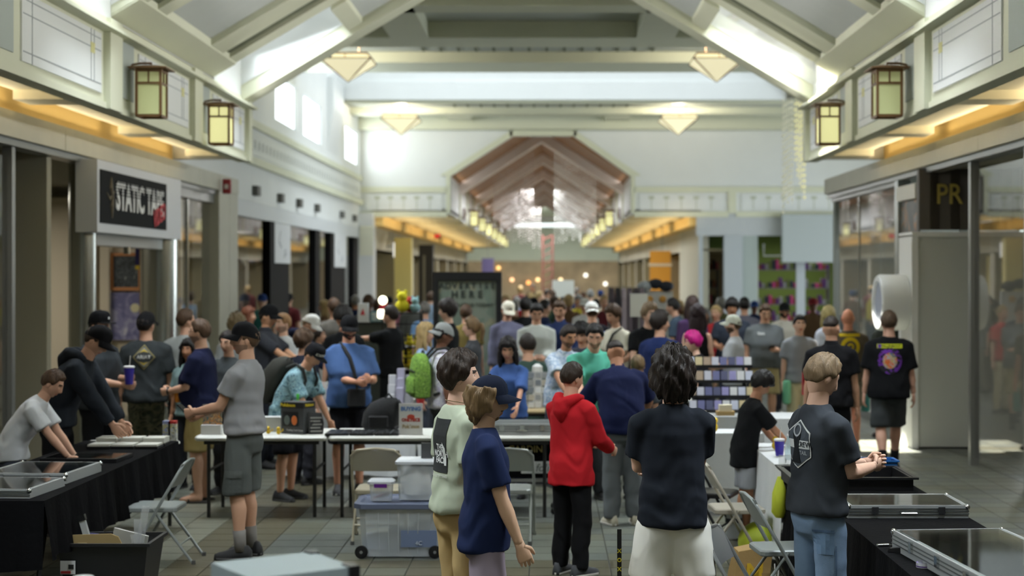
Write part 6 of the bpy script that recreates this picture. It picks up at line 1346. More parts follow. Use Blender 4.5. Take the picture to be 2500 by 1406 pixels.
t = thing('sign_stand', 'white upright buying sign with three lines of lettering on the long table', 'sign', (PX(1003, 14.15), 14.16, TZ + .002)); B('sheet', mat((222, 222, 220), .5), t, -.108, .108, -.006, .006, 0, .285); B('foot', mat((222, 222, 220), .5), t, -.108, .108, 0, .08, 0, .006)
text('BUYING', mat((96, 130, 186), .5), t, (0, -.008, .235), .05, bold=.0025); text('ONE PIECE', mat((176, 56, 44), .5), t, (0, -.008, .135), .04, bold=.002, sx=.85); MB().ball((0, -.006, .165), .035, .002, .022).build('emblem', mat((190, 70, 52), .5), t); text('Pokémon', mat((166, 146, 110), .5), t, (0, -.008, .075), .045, bold=.002, sx=.9)
# black trolley under the long table with lettering
t = thing('trolley', 'black cloth-covered trolley under the long table with gold lettering', 'cart', (PX(1215, 14.4), 14.45, 0)); hw = .56
B('cover', CLB, t, -hw, hw, -.2, .2, .34, .66); B('shelf_bar', GREYMETAL, t, -hw, hw, -.2, -.17, .30, .33)
for a in (-1, 1):
    for b_ in (-1, 1): MB().tube([(a * (hw - .04), b_ * .17, .34), (a * (hw - .04), b_ * .17, .04)], .012, 6).build('leg', GREYMETAL, t); 
    for b_ in (-1, 1): MB().ball((a * (hw - .04), b_ * .17, .03), .03, .012, .03).build('caster', BP, t, True)
text('CARDINI', mat((150, 134, 80), .5), t, (.27, -.205, .60), .085, bold=.002); B('white_plate', mat((206, 208, 206), .5), t, .22, hw, -.208, -.2, .38, .49); text('L folio', mat((110, 118, 118), .6), t, (.40, -.212, .43), .10, shear=.25)
# left table goods
for k in range(3):
    for j in range(2):
        t = thing('card_tray', 'white-lidded card tray on the left black cloth, %s row, %s' % (('near', 'far')[j], ('at the left', 'in the middle', 'at the right')[k]), 'tray', (-3.93 + k * .2 + .18, 13.05 + j * .24, TZ + .009), group='white card trays'); B('box', mat((210, 210, 200), .4), t, -.088, .088, -.10, .10, .0, .035 + .03 * j); B('base', BP, t, -.094, .094, -.106, .106, 0, .02)
t = thing('card_tray', 'dark glazed tray nearest on the left black cloth', 'tray', (-3.62, 12.2, TZ + .009), R(-3)); B('frame', BP, t, -.3, .3, -.2, .2, 0, .03); B('pane', LIDG, t, -.27, .27, -.17, .17, .03, .033)
for k in range(6): B('card', mat((120, 122, 120), .3), t, -.25 + k * .086, -.18 + k * .086, -.12, .12, .022, .026) if False else None
for k, (x, c1, lb) in enumerate(((404, (150, 160, 196), 'tall pale violet printed carton at the far end of the left table'), (418, (206, 210, 212), 'white printed carton with red top at the far end of the left table'))):
    t = thing('carton', lb, 'carton', (PX(x, 13.68) + .02, 13.66, TZ - .0)); t.location.z = TZ + .002
    B('carton_body', pattern('carton_%d' % k, [c1, (200, 190, 90), (90, 110, 150), (220, 220, 222)], 26, 'noise', .4, [0, .5, .56, .62]), t, -.034, .034, -.03, .03, 0, .15); B('carton_top', mat((176, 44, 44) if k else (140, 150, 190), .4), t, -.034, .034, -.03, .03, .15, .175)
# big clear storage bin and its load
CLR = frosted('cloudy_plastic', (206, 212, 216), .40); bx0, bx1 = PX(872, 12.03), PX(872, 12.03) + .63
t = thing('storage_bin', 'large clear wheeled storage bin with slate blue lid', 'bin', ((bx0 + bx1) / 2, 12.3, 0)); hx, hy = (bx1 - bx0) / 2, .26
def rr(a, b_, z, r=.05): return [(a - r, -b_, z), (a, -b_ + r, z), (a, b_ - r, z), (a - r, b_, z), (-a + r, b_, z), (-a, b_ - r, z), (-a, -b_ + r, z), (-a + r, -b_, z)][::-1]
MB().loft([rr(hx * .90, hy * .92, .02), rr(hx * .98, hy, .39)], cap=False).build('wall', CLR, t); MB().loft([rr(hx * .90, hy * .92, .015), rr(hx * .90, hy * .92, .022)]).build('base', CLR, t)
for k in range(5): xx = -hx * .5 + k * hx * .25; MB().tube([(xx * .93, -hy * .93, .04), (xx, -hy - .003, .36)], .006, 5).build('rib', CLR, t)
MB().loft([rr(hx + .02, hy + .02, .385, .06), rr(hx + .03, hy + .03, .39, .06), rr(hx + .03, hy + .03, .425, .06), rr(hx - .01, hy - .01, .432, .06), rr(hx - .03, hy - .03, .418, .05)]).build('lid', mat((92, 100, 122), .4), t)
B('handle', CLR, t, -hx - .03, -hx + .03, -.08, .08, .30, .37); B('sticker', mat((104, 118, 146), .5), t, .02, .30, -hy * .965 - .006, -hy * .965 + .0, .09, .22); text('4C', mat((190, 200, 214), .5), t, (.16, -hy * .965 - .012, .12), .045)
for s in (-1, 1):
    o = MB().lathe((0, 0, 0), [(.002, -.018), (.03, -.018), (.05, -.014), (.052, 0), (.05, .014), (.03, .018), (.002, .018)], 20).build('wheel', BP, t, True); o.location = (s * (hx - .03), -hy + .01, .052); o.rotation_euler = (R(90), 0, 0)
    o = MB().cyl((0, 0), .012, -.0215, .021, 12).build('hub', mat((120, 122, 122), .4), t); o.location = (s * (hx - .03), -hy + .01, .052); o.rotation_euler = (R(90), 0, 0)
rnd = random.Random(2)
for k in range(3): o = MB().bbox(-.1, .1, -.08, .08, 0, .12 + .05 * k, .02).build('stored_parcel', mat([(160, 170, 186), (150, 156, 160), (186, 190, 192)][k], .6), None); o.location = (t.location.x - .2 + k * .2, 12.33, .026); tag(o, ('lowest parcel inside the clear bin at its wheel end', 'middle parcel inside the clear bin', 'tallest parcel inside the clear bin at the far end')[k], 'parcel')
def clear_tub(label, x, y, z, hx, hy, h, lid, extra=None):
    t = thing('plastic_tub', label, 'tub', (x, y, z)); MB().loft([rr(hx * .9, hy * .9, .0, .02), rr(hx, hy, h, .02)], cap=False).build('wall', CLR, t); MB().loft([rr(hx * .9, hy * .9, 0, .02), rr(hx * .9, hy * .9, .006, .02)]).build('base', CLR, t); MB().loft([rr(hx + .012, hy + .012, h - .02, .02), rr(hx + .014, hy + .014, h, .02), rr(hx * .95, hy * .95, h + .015, .02)]).build('lid', mat(lid, .35), t); return t
t = clear_tub('small clear tub with purple latch on top of the storage bin', bx0 + .17, 12.2, .434, .09, .07, .15, (196, 200, 204)); B('latch', mat((92, 36, 120), .4), t, -.05, .05, -.085, -.074, .105, .135)
for k in range(3): MB().tube([(-.06 + .03 * k, 0, .012), (.03 + .02 * k, .01, .05)], .006, 5).build('contents', mat([(190, 60, 60), (60, 60, 70), (200, 200, 206)][k], .5), t)
t = clear_tub('taller clear tub holding a white plastic bag on the storage bin', bx0 + .44, 12.3, .434, .15, .12, .30, (206, 210, 214))
mb = MB().loft([[(a * math.cos(q) * (1 + .12 * math.sin(3 * q + z * 30)), b_ * math.sin(q) * (1 + .1 * math.cos(4 * q)), z) for q in [2 * math.pi * k / 20 for k in range(20)]] for z, a, b_ in ((0, .08, .06), (.03, .115, .09), (.14, .12, .09), (.22, .08, .07), (.27, .03, .03))]); o = mb.build('plastic_bag', mat((222, 222, 218), .5), None, True); o.location = (bx0 + .44, 12.3, .442); tag(o, 'knotted white plastic bag inside the taller clear tub', 'bag')
o = MB().box(-.045, .045, -.01, .01, 0, .12).build('card_sleeve', mat((70, 72, 74), .5), None); o.location = (bx0 + .52, 12.28, .752); tag(o, 'dark ribbed packet standing on the taller clear tub', 'packet')
# black tote with oddments, left foreground
t = thing('tote_box', 'black plastic tote full of oddments in the left foreground', 'tote', (-2.98, 10.62, 0)); TB = mat((20, 20, 22), .45)
def rt(a, b_, z): return [(-a, -b_, z), (a, -b_, z), (a, b_, z), (-a, b_, z)]
MB().loft([rt(.25, .19, 0), rt(.30, .23, .40)], cap=False).build('wall', TB, t); MB().loft([rt(.25, .19, 0), rt(.25, .19, .01)]).build('base', TB, t); MB().box(-.32, .32, -.25, -.225, .385, .405).box(-.32, .32, .225, .25, .385, .405).box(-.32, -.295, -.225, .225, .385, .405).box(.295, .32, -.225, .225, .385, .405).build('rim', TB, t)
B('label', mat((206, 206, 206), .5), t, -.28, -.18, -.236, -.232, .2, .29) ; B('label_stripe', mat((160, 40, 40), .5), t, -.275, -.21, -.24, -.236, .205, .222); B('label_picture', mat((30, 30, 30), .5), t, -.225, -.19, -.24, -.236, .235, .265)
t = thing('cardboard_flap', 'bent brown cardboard sheet sticking out of the black tote', 'cardboard', (-3.06, 10.45, .02)); MB().prism([(-.16, .0), (.16, .0), (.20, .36), (.17, .42), (.12, .44), (-.18, .43)], 1, -.006, .006).build('sheet', mat((150, 128, 84), .8), t); B('pale_patch', mat((196, 180, 140), .8), t, -.1, -.04, -.009, -.006, .3, .38)
o = MB().tube([(-2.99, 10.5, .05), (-3.05, 10.42, .42), (-3.03, 10.6, .56)], .01, 6).build('metal_strut', ALU, None); bpy.data.objects.remove(o)
t = thing('case_lid', 'long silver case edge leaning out of the black tote', 'case', (-3.0, 10.50, .03), R(0)); o = MB().box(-.02, .02, -.015, .015, 0, .55).build('rail', ALU, t); o.rotation_euler = (0, R(-16), 0); o = MB().cbox((.0, 0, .55), .026, .02, .02).build('corner_cap', CHR, t); o.rotation_euler = (0, R(-16), 0)
for k in range(3):
    t = thing('acrylic_stand', ('clear acrylic stand pointing up from the tote, tallest', 'clear acrylic stand in the tote, leaning left', 'shorter clear acrylic stand at the tote rim')[k], 'stand', (-2.84 + .04 * k, 10.62, .02)); o = MB().box(-.025, .025, -.004, .004, 0, .62 - .1 * k).build('plate', frosted('clear_plate', (220, 222, 222), .28), t); o.rotation_euler = (R(6), R(10 - 9 * k), 0)
t = thing('white_carton', 'folded white carton flap inside the black tote', 'carton', (-2.95, 10.7, .02)); o = MB().box(-.12, .12, -.006, .006, 0, .45).build('flap', mat((196, 196, 188), .6), t); o.rotation_euler = (R(12), R(14), 0)
t = thing('tool_roll', 'dark blue cloth bundle in the black tote', 'bundle', (-3.16, 10.68, .02)); MB().tube([(0, 0, 0), (.01, 0, .2), (.03, .02, .40)], [.06, .07, .04], 10).build('roll', mat((44, 36, 84), .8), t, True)
# out-of-focus counter right before the viewer
t = thing('counter', 'plain counter just below the frame in front of the viewer', 'counter', (-1.2, 4.85, 0)); B('top', mat((120, 122, 118), .6), t, -.7, .7, -.35, .35, 1.065, 1.105); B('front', mat((90, 92, 90), .7), t, -.66, .66, -.3, .3, 0, 1.065)
t = thing('equipment_case', 'blurred grey hard case at the lower frame edge', 'case', (-.885, 4.95, 1.105), R(34)); B('shell_lower', mat((150, 162, 164), .45, .3), t, -.16, .19, -.22, .10, 0, .085); B('shell_upper', mat((158, 170, 172), .45, .3), t, -.16, .19, -.22, .10, .10, .18); B('seam', mat((90, 98, 100), .5), t, -.157, .187, -.217, .097, .085, .10); MB().box(.165, .2, -.23, -.17, .0, .185).build('corner_guard', BP, t); MB().box(.165, .2, .06, .11, 0, .185).build('corner_guard', BP, t)
t = cup('blurred white-lidded blue cup in the lower left corner', PX(203, 5.0), 5.0, 1.105, (50, 46, 150), .11, .036, False)
# things on the floor at the right
t = thing('paper_bag', 'crumpled brown paper takeaway bag leaning on the floor', 'bag', (1.72, 10.75, 0), R(18)); PB = mat((150, 122, 74), .85, bump=.5, bscale=14)
t.location = (1.38, 10.75, 0)
mb = MB(); mb.loft([[(-.13, -.08, .0), (.13, -.08, .0), (.13, .08, .0), (-.13, .08, .0)], [(-.14, -.07, .14), (.12, -.09, .15), (.15, .06, .16), (-.12, .08, .14)], [(-.10, -.05, .30), (.16, -.06, .33), (.17, .05, .35), (-.08, .07, .31)]]); mb.build('paper', PB, t)
o = text('M', mat((206, 166, 40), .6), t, (.0, -.083, .15), .17, (R(86), 0, 0), .006, 1.0, .1); o.name = 'yellow_letter'
t = cup('clear plastic cup with white straws standing on the floor', 1.55, 10.55, 0, (220, 220, 220), .15, .046, True, 'clear', frosted('clear_cup', (214, 214, 210), .3)); MB().tube([(-.01, 0, .03), (-.02, 0, .24)], .004, 6).build('straw', mat((226, 226, 222), .4), t)
t = thing('ball', 'large yellow-green ball on the floor behind the paper bag', 'ball', (1.66, 11.66, .155)); t.location = (1.60, 11.9, .155); MB().ball((0, 0, 0), .155, None, None, 24, 16).build('shell', mat((176, 190, 50), .5), t, True)
t = thing('plastic_bag', 'yellow-green plastic bag hanging from the table corner', 'bag', (1.69, 11.40, .42)); MB().loft([[(a * math.cos(q), b_ * math.sin(q), z) for q in [2 * math.pi * k / 12 for k in range(12)]] for z, a, b_ in ((0, .03, .03), (.04, .06, .05), (.18, .055, .045), (.3, .015, .012))]).build('pouch', mat((196, 206, 60), .5), t, True)

# kiosk, racks and stock in the middle distance
t = thing('advertising_panel', 'black free-standing advertising panel with grey poster', 'kiosk', (PX(1142, 23), 23, 0)); s = F / 23; hw = 83 / s
B('cabinet', BP, t, -hw, hw, -.1, .1, 0, PZ(664, 23)); zt, zb = PZ(686, 23), .35
B('poster', pattern('grey_poster', [(104, 116, 104), (116, 124, 112), (130, 130, 110), (150, 104, 60)], 1.6, 'noise', .25, [0, .46, .56, .64]), t, -70 / s, 70 / s, -.112, -.1, zb, zt)
MB().box(-hw, hw, -.14, -.1, zt + .01, PZ(664, 23)).box(-hw, -70 / s, -.14, -.1, 0, zt + .01).box(70 / s, hw, -.14, -.1, 0, zt + .01).build('bezel', BP, t)
LT = mat((44, 52, 46), .6)
for wd, y, sz in (('ADVERTISE', 698, .16), ('HERE', 719, .19)):
    me_w = .0; n = len(wd)
    for k, ch in enumerate(wd): o = text(ch, LT, t, ((k - (n - 1) / 2) * (.094 if sz < .18 else .125), -.118, PZ(y, 23)), sz * .74, bold=.004)
text('CONTACT US TODAY', LT, t, (0, -.118, PZ(744, 23)), .075)
t = thing('toy_rack', 'black wire rack stuffed with yellow plush toys', 'rack', (PX(992, 20.6), 20.6, 0)); s = F / 20.6; hw = .2
for x in (-hw, hw):
    for y in (-.15, .15): MB().tube([(x, y, 0), (x, y, 1.72)], .012, 6).build('upright', BP, t)
for z in (.5, .95, 1.25, 1.7): B('shelf', BP, t, -hw, hw, -.16, .16, z - .015, z)
for z in (1.1, 1.4, 1.55): MB().tube([(-hw, -.16, z), (hw, -.16, z)], .008, 5).build('wire_bar', BP, t)
def plush(label, x, y, z, c, r=.07, c2=None, grp=None):
    t = thing('plush_toy', label, 'toy', (x, y, z), group=grp); m = mat(c, .9, bump=.4, bscale=80); MB().ball((0, 0, r * .9), r, r * .8, r * .9, 12, 8).build('torso', m, t, True); MB().ball((0, -r * .15, r * 2.2), r * .75, r * .7, r * .7, 12, 8).build('head', mat(c2 or c, .9), t, True)
    for s_ in (-1, 1): MB().ball((s_ * r * .5, 0, r * 2.85), r * .25, r * .15, r * .3, 8, 6).build('ear', m, t, True)
rnd = random.Random(9); x0 = PX(992, 20.6)
for k in range(12): plush('yellow plush toy in the wire rack, %s on its %s layer' % (('leftmost', 'second', 'third', 'rightmost')[k % 4], ('lower', 'upper', 'heaped')[k // 4]), x0 - .15 + (k % 4) * .1, 20.55 - .06 * (k % 2), (.95, 1.25)[(k // 4) % 2] + (.0 if k < 8 else .12), (214, 200, 50), .052, grp='yellow plush toys in the wire rack')
plush('red and orange plush toy on the left of the wire rack', x0 - .13, 20.47, 1.42, (206, 70, 40), .05) if False else plush('red plush toy at the front of the wire rack', x0 - .10, 20.48, 1.25, (196, 56, 40), .06)
plush('large round yellow plush on top of the wire rack', x0 - .05, 20.55, 1.70, (216, 206, 40), .095); plush('pale blue plush on top of the wire rack', x0 + .12, 20.55, 1.70, (150, 190, 196), .07); plush('small red plush on top of the rack at its right end', x0 + .04, 20.66, 1.70, (180, 50, 50), .07); plush('purple plush on the lower rack shelf', x0 - .08, 20.5, .5, (112, 76, 150), .1)
t = thing('desk_lamp', 'bright lit globe lamp at the left of the wire rack', 'lamp', (x0 - .30, 20.5, 0)); MB().tube([(0, 0, 0), (0, 0, 1.6)], .012, 6).build('stem', BP, t); MB().cyl((0, 0), .1, 0, .02, 16).build('base', BP, t); MB().bbox(-.07, .07, -.05, .05, 1.62, 1.74, .03).build('lamp_shade', mat((255, 250, 220), .5, emit=3.0), t); MB().ball((.0, 0, 1.86), .06).build('bulb', mat((255, 250, 220), .5, emit=3.0), t, True)
t = thing('display_shelf', 'dark waist-high shelf holding boxes behind the bearded man', 'shelf', (PX(908, 21.2), 21.3, 0)); B('top', BP, t, -.24, .26, -.15, .15, 1.53, 1.55); B('body', mat((60, 66, 62), .7), t, -.22, .24, -.13, .13, 0, 1.53)
t = thing('boxed_toy', 'white box with a red mark on the dark shelf', 'box', (PX(886, 21.2), 21.25, 1.55)); B('carton', mat((206, 210, 212), .5), t, -.07, .07, -.05, .05, 0, .26); MB().prism([(-.035, .1), (.03, .1), (0, .19)], 1, -.055, -.05).build('red_mark', mat((180, 40, 50), .5), t)
t = thing('picture_box', 'teal framed picture box on the dark shelf', 'picture', (PX(919, 21.2), 21.22, 1.55)); B('frame', mat((74, 116, 122), .5), t, -.08, .08, -.03, .03, 0, .15); B('print', pattern('sky_print', [(150, 170, 176), (196, 200, 196), (176, 180, 170)], 16, 'noise', .5, [0, .5, .6]), t, -.065, .065, -.034, -.03, .02, .13)
t = thing('shirt_rack', 'rail of dark printed shirts beyond the crowd', 'rack', (PX(1533, 26), 26, 0)); MB().tube([(-.32, 0, 0), (-.32, 0, 2.0), (.32, 0, 2.0), (.32, 0, 0)], .015, 6).build('rail', GREYMETAL, t); B('foot', GREYMETAL, t, -.35, -.29, -.25, .25, 0, .03); B('foot', GREYMETAL, t, .29, .35, -.25, .25, 0, .03)
for k in range(6): MB().loft([[(-.27 + k * .1 + a, b_, z) for a, b_ in ((-.04, -.18 * f_), (.04, -.18 * f_), (.04, .18 * f_), (-.04, .18 * f_))] for z, f_ in ((1.25, 1.2), (1.8, 1.2), (1.93, .8), (1.98, .2))]).build('shirt', mat([(70, 62, 66), (40, 38, 42), (150, 138, 144), (96, 86, 92), (58, 50, 56), (110, 100, 106)][k], .9), t)
t = thing('hat_stand', 'white stand with a dark printed tent-like hat display beyond the crowd', 'stand', (PX(1600, 26.5), 26.5, 0)); B('panel', mat((206, 206, 200), .6), t, -.3, .3, -.04, .04, 0, 1.92)
for k in range(3): MB().ball((-.18 + k * .18, -.06, 2.0 + .04 * (k % 2)), .13, .12, .09, 10, 6).build('hat', mat([(176, 184, 190), (34, 40, 52), (40, 44, 56)][k], .8), t, True)
for k in range(2): MB().ball((-.1 + .22 * k, -.06, 1.78), .06, .03, .06).build('orange_badge', mat((206, 150, 60), .6), t, True)
for x, y, d, w_, h_, lb in ((1375, 705, 40, .28, .22, 'blank white display board deep in the far corridor'), (1560, 745, 21.5, .12, .16, 'white sheet sign beside the leaning young man')):
    pt = P(x, y, d); t = thing('display_board', lb, 'board', (pt.x, d, 0)); B('board', mat((214, 214, 206), .6), t, -w_, w_, -.015, .015, pt.z - h_, pt.z + h_); MB().tube([(0, .02, 0), (0, .02, pt.z - h_ + .02)], .012, 6).build('post', GREYMETAL, t)
t = thing('lattice_tower', 'slim reddish lattice column far down the corridor', 'column', (PX(1337, 95), 95, 0))
for a in (-.3, .3):
    for b_ in (-.3, .3): MB().tube([(a, b_, 0), (a, b_, 4.6)], .05, 5).build('upright', mat((120, 60, 52), .6), t)
for k in range(9): MB().tube([(-.3, -.3, .3 + k * .5), (.3, -.3, .6 + k * .5)], .03, 4).build('brace', mat((120, 60, 52), .6), t)
for x, y, c, nm in ((1218, 575, (1, .9, .6), 'first'), (1290, 690, (1, .7, .4), 'second'), (1313, 683, (1, .85, .6), 'third'), (1369, 683, (1, .9, .7), 'fourth'), (1250, 683, (1, .8, .6), 'fifth'), (1199, 654, (1, .8, .5), 'sixth'), (1217, 654, (1, .8, .5), 'seventh'), (1430, 672, (1, 1, .95), 'eighth'), (1478, 693, (1, 1, .95), 'ninth')):
    d = 127.35; pt = P(x, y, d); t = thing('globe_lamp', '%s small glowing globe lamp at the far end, counted from the list of lamps' % nm, 'lamp', (pt.x, d, pt.z)); t['label'] = 'tiny globe lamp on the far end wall, %s of nine' % {1199: 'leftmost', 1217: 'second from the left', 1218: 'highest', 1250: 'third from the left', 1290: 'fourth from the left', 1313: 'just left of the middle', 1369: 'just right of the middle', 1430: 'second from the right', 1478: 'rightmost'}[x]; t['group'] = 'far globe lamps'
    MB().ball((0, 0, 0), .15, None, None, 10, 8).build('bulb', mat(tuple(int(v * 255) for v in c), .5, emit=2.2), t, True); MB().tube([(0, .1, 0), (0, .26, 0)], .03, 5).build('stem', GREYMETAL, t)
# ------------------------------------------------------------ prints on clothes, things worn and carried
def bvh_of(o):
    me = o.data; return BVHTree.FromPolygons([v.co.copy() for v in me.vertices], [tuple(f.vertices) for f in me.polygons])
def decal(o, me, m, place, name='print', off=.004, to=None):
    """wrap a flat mesh (x right, y up) onto the surface of o: place = (origin, right, up) in o's space, rays go along right x up backwards"""
    org, rt, up = (Vector(v) for v in place); rt.normalize(); up.normalize(); n = rt.cross(up); bv = bvh_of(o)
    bm = bmesh.new(); bm.from_mesh(me); bmesh.ops.triangulate(bm, faces=bm.faces)
    for _ in range(3):
        es = [e for e in bm.edges if e.calc_length() > .035]
        if not es: break
        bmesh.ops.subdivide_edges(bm, edges=es, cuts=1, use_grid_fill=False); bmesh.ops.triangulate(bm, faces=bm.faces)
    bad = []
    for v in bm.verts:
        st = org + rt * v.co.x + up * v.co.y + n * .6
        h = bv.ray_cast(st, -n, 1.2)
        if h[0] is None or abs((h[0] - org).dot(n)) > .6: bad.append(v)
        else: v.co = h[0] + n * off
    bmesh.ops.delete(bm, geom=bad, context='VERTS')
    m2 = bpy.data.meshes.new(name); bm.to_mesh(m2); bm.free(); m2.materials.append(m); return put(name, m2, to or o)
def rect(w_, h, cx=0, cy=0, nx=8, ny=8):
    me = bpy.data.meshes.new('r'); V = [(cx - w_ / 2 + w_ * i / nx, cy - h / 2 + h * j / ny, 0) for j in range(ny + 1) for i in range(nx + 1)]
    me.from_pydata(V, [], [(j * (nx + 1) + i, j * (nx + 1) + i + 1, (j + 1) * (nx + 1) + i + 1, (j + 1) * (nx + 1) + i) for j in range(ny) for i in range(nx)]); return me
def poly(pts):
    me = bpy.data.meshes.new('p'); me.from_pydata([(x, y, 0) for x, y in pts], [], [tuple(range(len(pts)))]); return me
def disc(r, cx=0, cy=0, ry=None, n=28): return poly([(cx + r * math.cos(2 * math.pi * k / n), cy + (ry or r) * math.sin(2 * math.pi * k / n)) for k in range(n)])
def ringm(r0, r1, cx=0, cy=0, n=28, ry=1.0):
    me = bpy.data.meshes.new('q'); V = [(cx + r * math.cos(2 * math.pi * k / n), cy + ry * r * math.sin(2 * math.pi * k / n), 0) for r in (r0, r1) for k in range(n)]
    me.from_pydata(V, [], [(k, (k + 1) % n, n + (k + 1) % n, n + k) for k in range(n)]); return me
def tm(s, size, x=0, y=0, bold=.0, sx=1.0):
    me = text_mesh(s, size, bold); me.materials.clear(); me.transform(Matrix.Translation((x, y, 0)) @ Matrix.Diagonal((sx, 1, 1, 1))); return me
def back(key, z, x=0, lean=True):
    q = PEOPLE[key]; S, k = q['S'], q['k']; o = S((x, -.14, z)) * k; u = (S((x, -.14, z + .1)) - S((x, -.14, z - .1))).normalized(); return (o, Vector((1, 0, 0)), u)
def back_at(key, z, ang, x=0):
    """a place on the shirt seen from direction ang (degrees about the body, 0 = straight behind, positive towards the person's right)"""
    q = PEOPLE[key]; k = q['k']; r = Vector((math.cos(R(ang)), math.sin(R(ang)), 0)); return (Vector((0, 0, z)) * k + r * x * k, r, Vector((0, 0, 1)))
def front(key, z, x=0):
    q = PEOPLE[key]; S, k = q['S'], q['k']; o = S((x, .14, z)) * k; u = (S((x, .14, z + .1)) - S((x, .14, z - .1))).normalized(); return (o, Vector((-1, 0, 0)), u)
SH = lambda key: PEOPLE[key]['shirt']
flat = lambda c: mat(c, .85, spec=.2)
# sage T-shirt: black panel with white outdoor lettering (towards the person's left back)
pl_ = back_at('sage', 1.30, 8, -.02); decal(SH('sage'), rect(.20, .29, 0, -.02), flat((52, 54, 54)), pl_, 'print_panel')
for k, (wd, y) in enumerate((('THE', .0), ('NORTH', -.035), ('FACE', -.07))): decal(SH('sage'), tm(wd, .045, .035, y - .03, .0015), flat((222, 224, 220)), pl_, 'lettering', .007)
decal(SH('sage'), poly([(.065, .0), (.095, -.03), (.095, -.125), (.075, -.125), (.075, -.05)]), flat((222, 224, 220)), pl_, 'emblem', .007)
decal(SH('sage'), tm('EST. 1966  OUTFITTING', .02, 0, -.185, .0005), flat((210, 212, 204)), pl_, 'lettering', .006)
q = PEOPLE['sage']; S = q['S']; k = q['k']; mb = MB(); mb.tube([tuple(S((.070 * math.sin(a), -.012 + .066 * math.cos(a), 1.512 - .012 * math.cos(a))) * k) for a in np.linspace(0, 2 * math.pi, 33)], .0022, 5); mb.build('necklace', mat((196, 186, 140), .25, .9), q['o'], True)
# crew T-shirt: hexagon emblem
HX = lambda r: [(r * math.cos(R(90 + 60 * k)), r * 1.12 * math.sin(R(90 + 60 * k))) for k in range(6)]
pl_ = back_at('crew', 1.29, 10, -.03)
decal(SH('crew'), poly(HX(.118)), flat((226, 228, 228)), pl_, 'emblem_edge', .004); decal(SH('crew'), poly(HX(.110)), flat((78, 84, 92)), pl_, 'emblem_field', .0065)
decal(SH('crew'), rect(.19, .045, 0, .0, 6, 2), flat((216, 218, 220)), pl_, 'emblem_band', .0085); decal(SH('crew'), poly([(-.05, -.10), (.03, -.10), (.01, -.02), (.03, .06), (-.01, .03), (-.05, .06), (-.03, -.02)]), flat((30, 32, 36)), pl_, 'emblem_figure', .0105); decal(SH('crew'), ringm(.026, .036, -.01, .075), flat((180, 184, 190)), pl_, 'emblem_ring', .0105)
decal(SH('crew'), tm('CREW', .040, .055, .0, .0008), flat((50, 54, 60)), pl_, 'lettering', .011); decal(SH('crew'), tm('TAIL', .03, .05, -.045, .0004), flat((170, 176, 182)), pl_, 'lettering', .0095)
# jeans: back pocket outline
q = PEOPLE['crew']; pk = q['pants']; pl_ = back_at('crew', .78, 52, .03)
decal(pk, rect(.115, .13, 0, -.01, 5, 5), mat((104, 130, 160), .85, var=.15, vscale=8), pl_, 'pocket', .005); decal(pk, rect(.12, .012, 0, .05, 6, 1), flat((84, 106, 134)), pl_, 'pocket_hem', .009)
decal(pk, rect(.01, .5, .0, -.1, 1, 14), flat((92, 114, 142)), back_at('crew', .60, 84, .0), 'side_seam', .005)
# cargo pocket of the grey shorts
q = PEOPLE['phone']; pk = q['pants']; pl_ = (Vector((0, .02, .56)) * q['k'], Vector((0, -1, 0)), Vector((0, 0, 1))) if False else (Vector((0, .0, .60)) * q['k'], Vector((0, -1, 0)), Vector((0, 0, 1)))
decal(pk, rect(.13, .15, .0, -.03, 4, 4), cloth((86, 90, 88)), pl_, 'pocket', .010); decal(pk, rect(.14, .055, .0, .055, 4, 2), cloth((98, 102, 100)), pl_, 'pocket_flap', .016)
# charcoal T-shirt with diamond print
pl_ = back('ariat', 1.33); GD = flat((196, 172, 84)); GW = flat((176, 178, 174))
decal(SH('ariat'), poly([(0, .13), (.115, 0), (0, -.13), (-.115, 0)]), flat((150, 138, 96)), pl_, 'diamond_edge', .004); decal(SH('ariat'), poly([(0, .115), (.100, 0), (0, -.115), (-.100, 0)]), flat((66, 68, 68)), pl_, 'diamond_field', .007)
decal(SH('ariat'), tm('ARIAT', .05, 0, 0, .001), flat((206, 206, 200)), pl_, 'lettering', .011)
for s in (-1, 1): decal(SH('ariat'), poly([(-.05, s * .045), (0, s * .085), (.05, s * .045), (0, s * .06)]), GD, pl_, 'chevron', .010); decal(SH('ariat'), poly([(-.075, s * .028), (0, s * .10), (.075, s * .028), (0, s * .09)]), GW, pl_, 'chevron', .009)
# bright back print
pl_ = back('bright', 1.27); decal(SH('bright'), rect(.27, .045, 0, .13, 8, 2), flat((206, 214, 50)), pl_, 'name_bar', .004); decal(SH('bright'), tm('FALLENBOOT', .036, .015, .13, .001, .95), flat((34, 36, 30)), pl_, 'lettering', .008); decal(SH('bright'), rect(.035, .04, -.11, .13, 2, 2), flat((96, 60, 150)), pl_, 'bar_block', .009)
decal(SH('bright'), ringm(.075, .130, 0, -.03, 32, 1.12), pattern('purple_check', [(104, 44, 156), (26, 24, 32)], 42, 'voronoi', .85, [0, .5]), pl_, 'checked_ring', .004); decal(SH('bright'), disc(.078, 0, -.03, .088), pattern('orange_mix', [(214, 110, 50), (180, 186, 196), (206, 170, 60), (90, 120, 140)], 22, 'noise', .85, [0, .44, .52, .6]), pl_, 'printed_disc', .005)
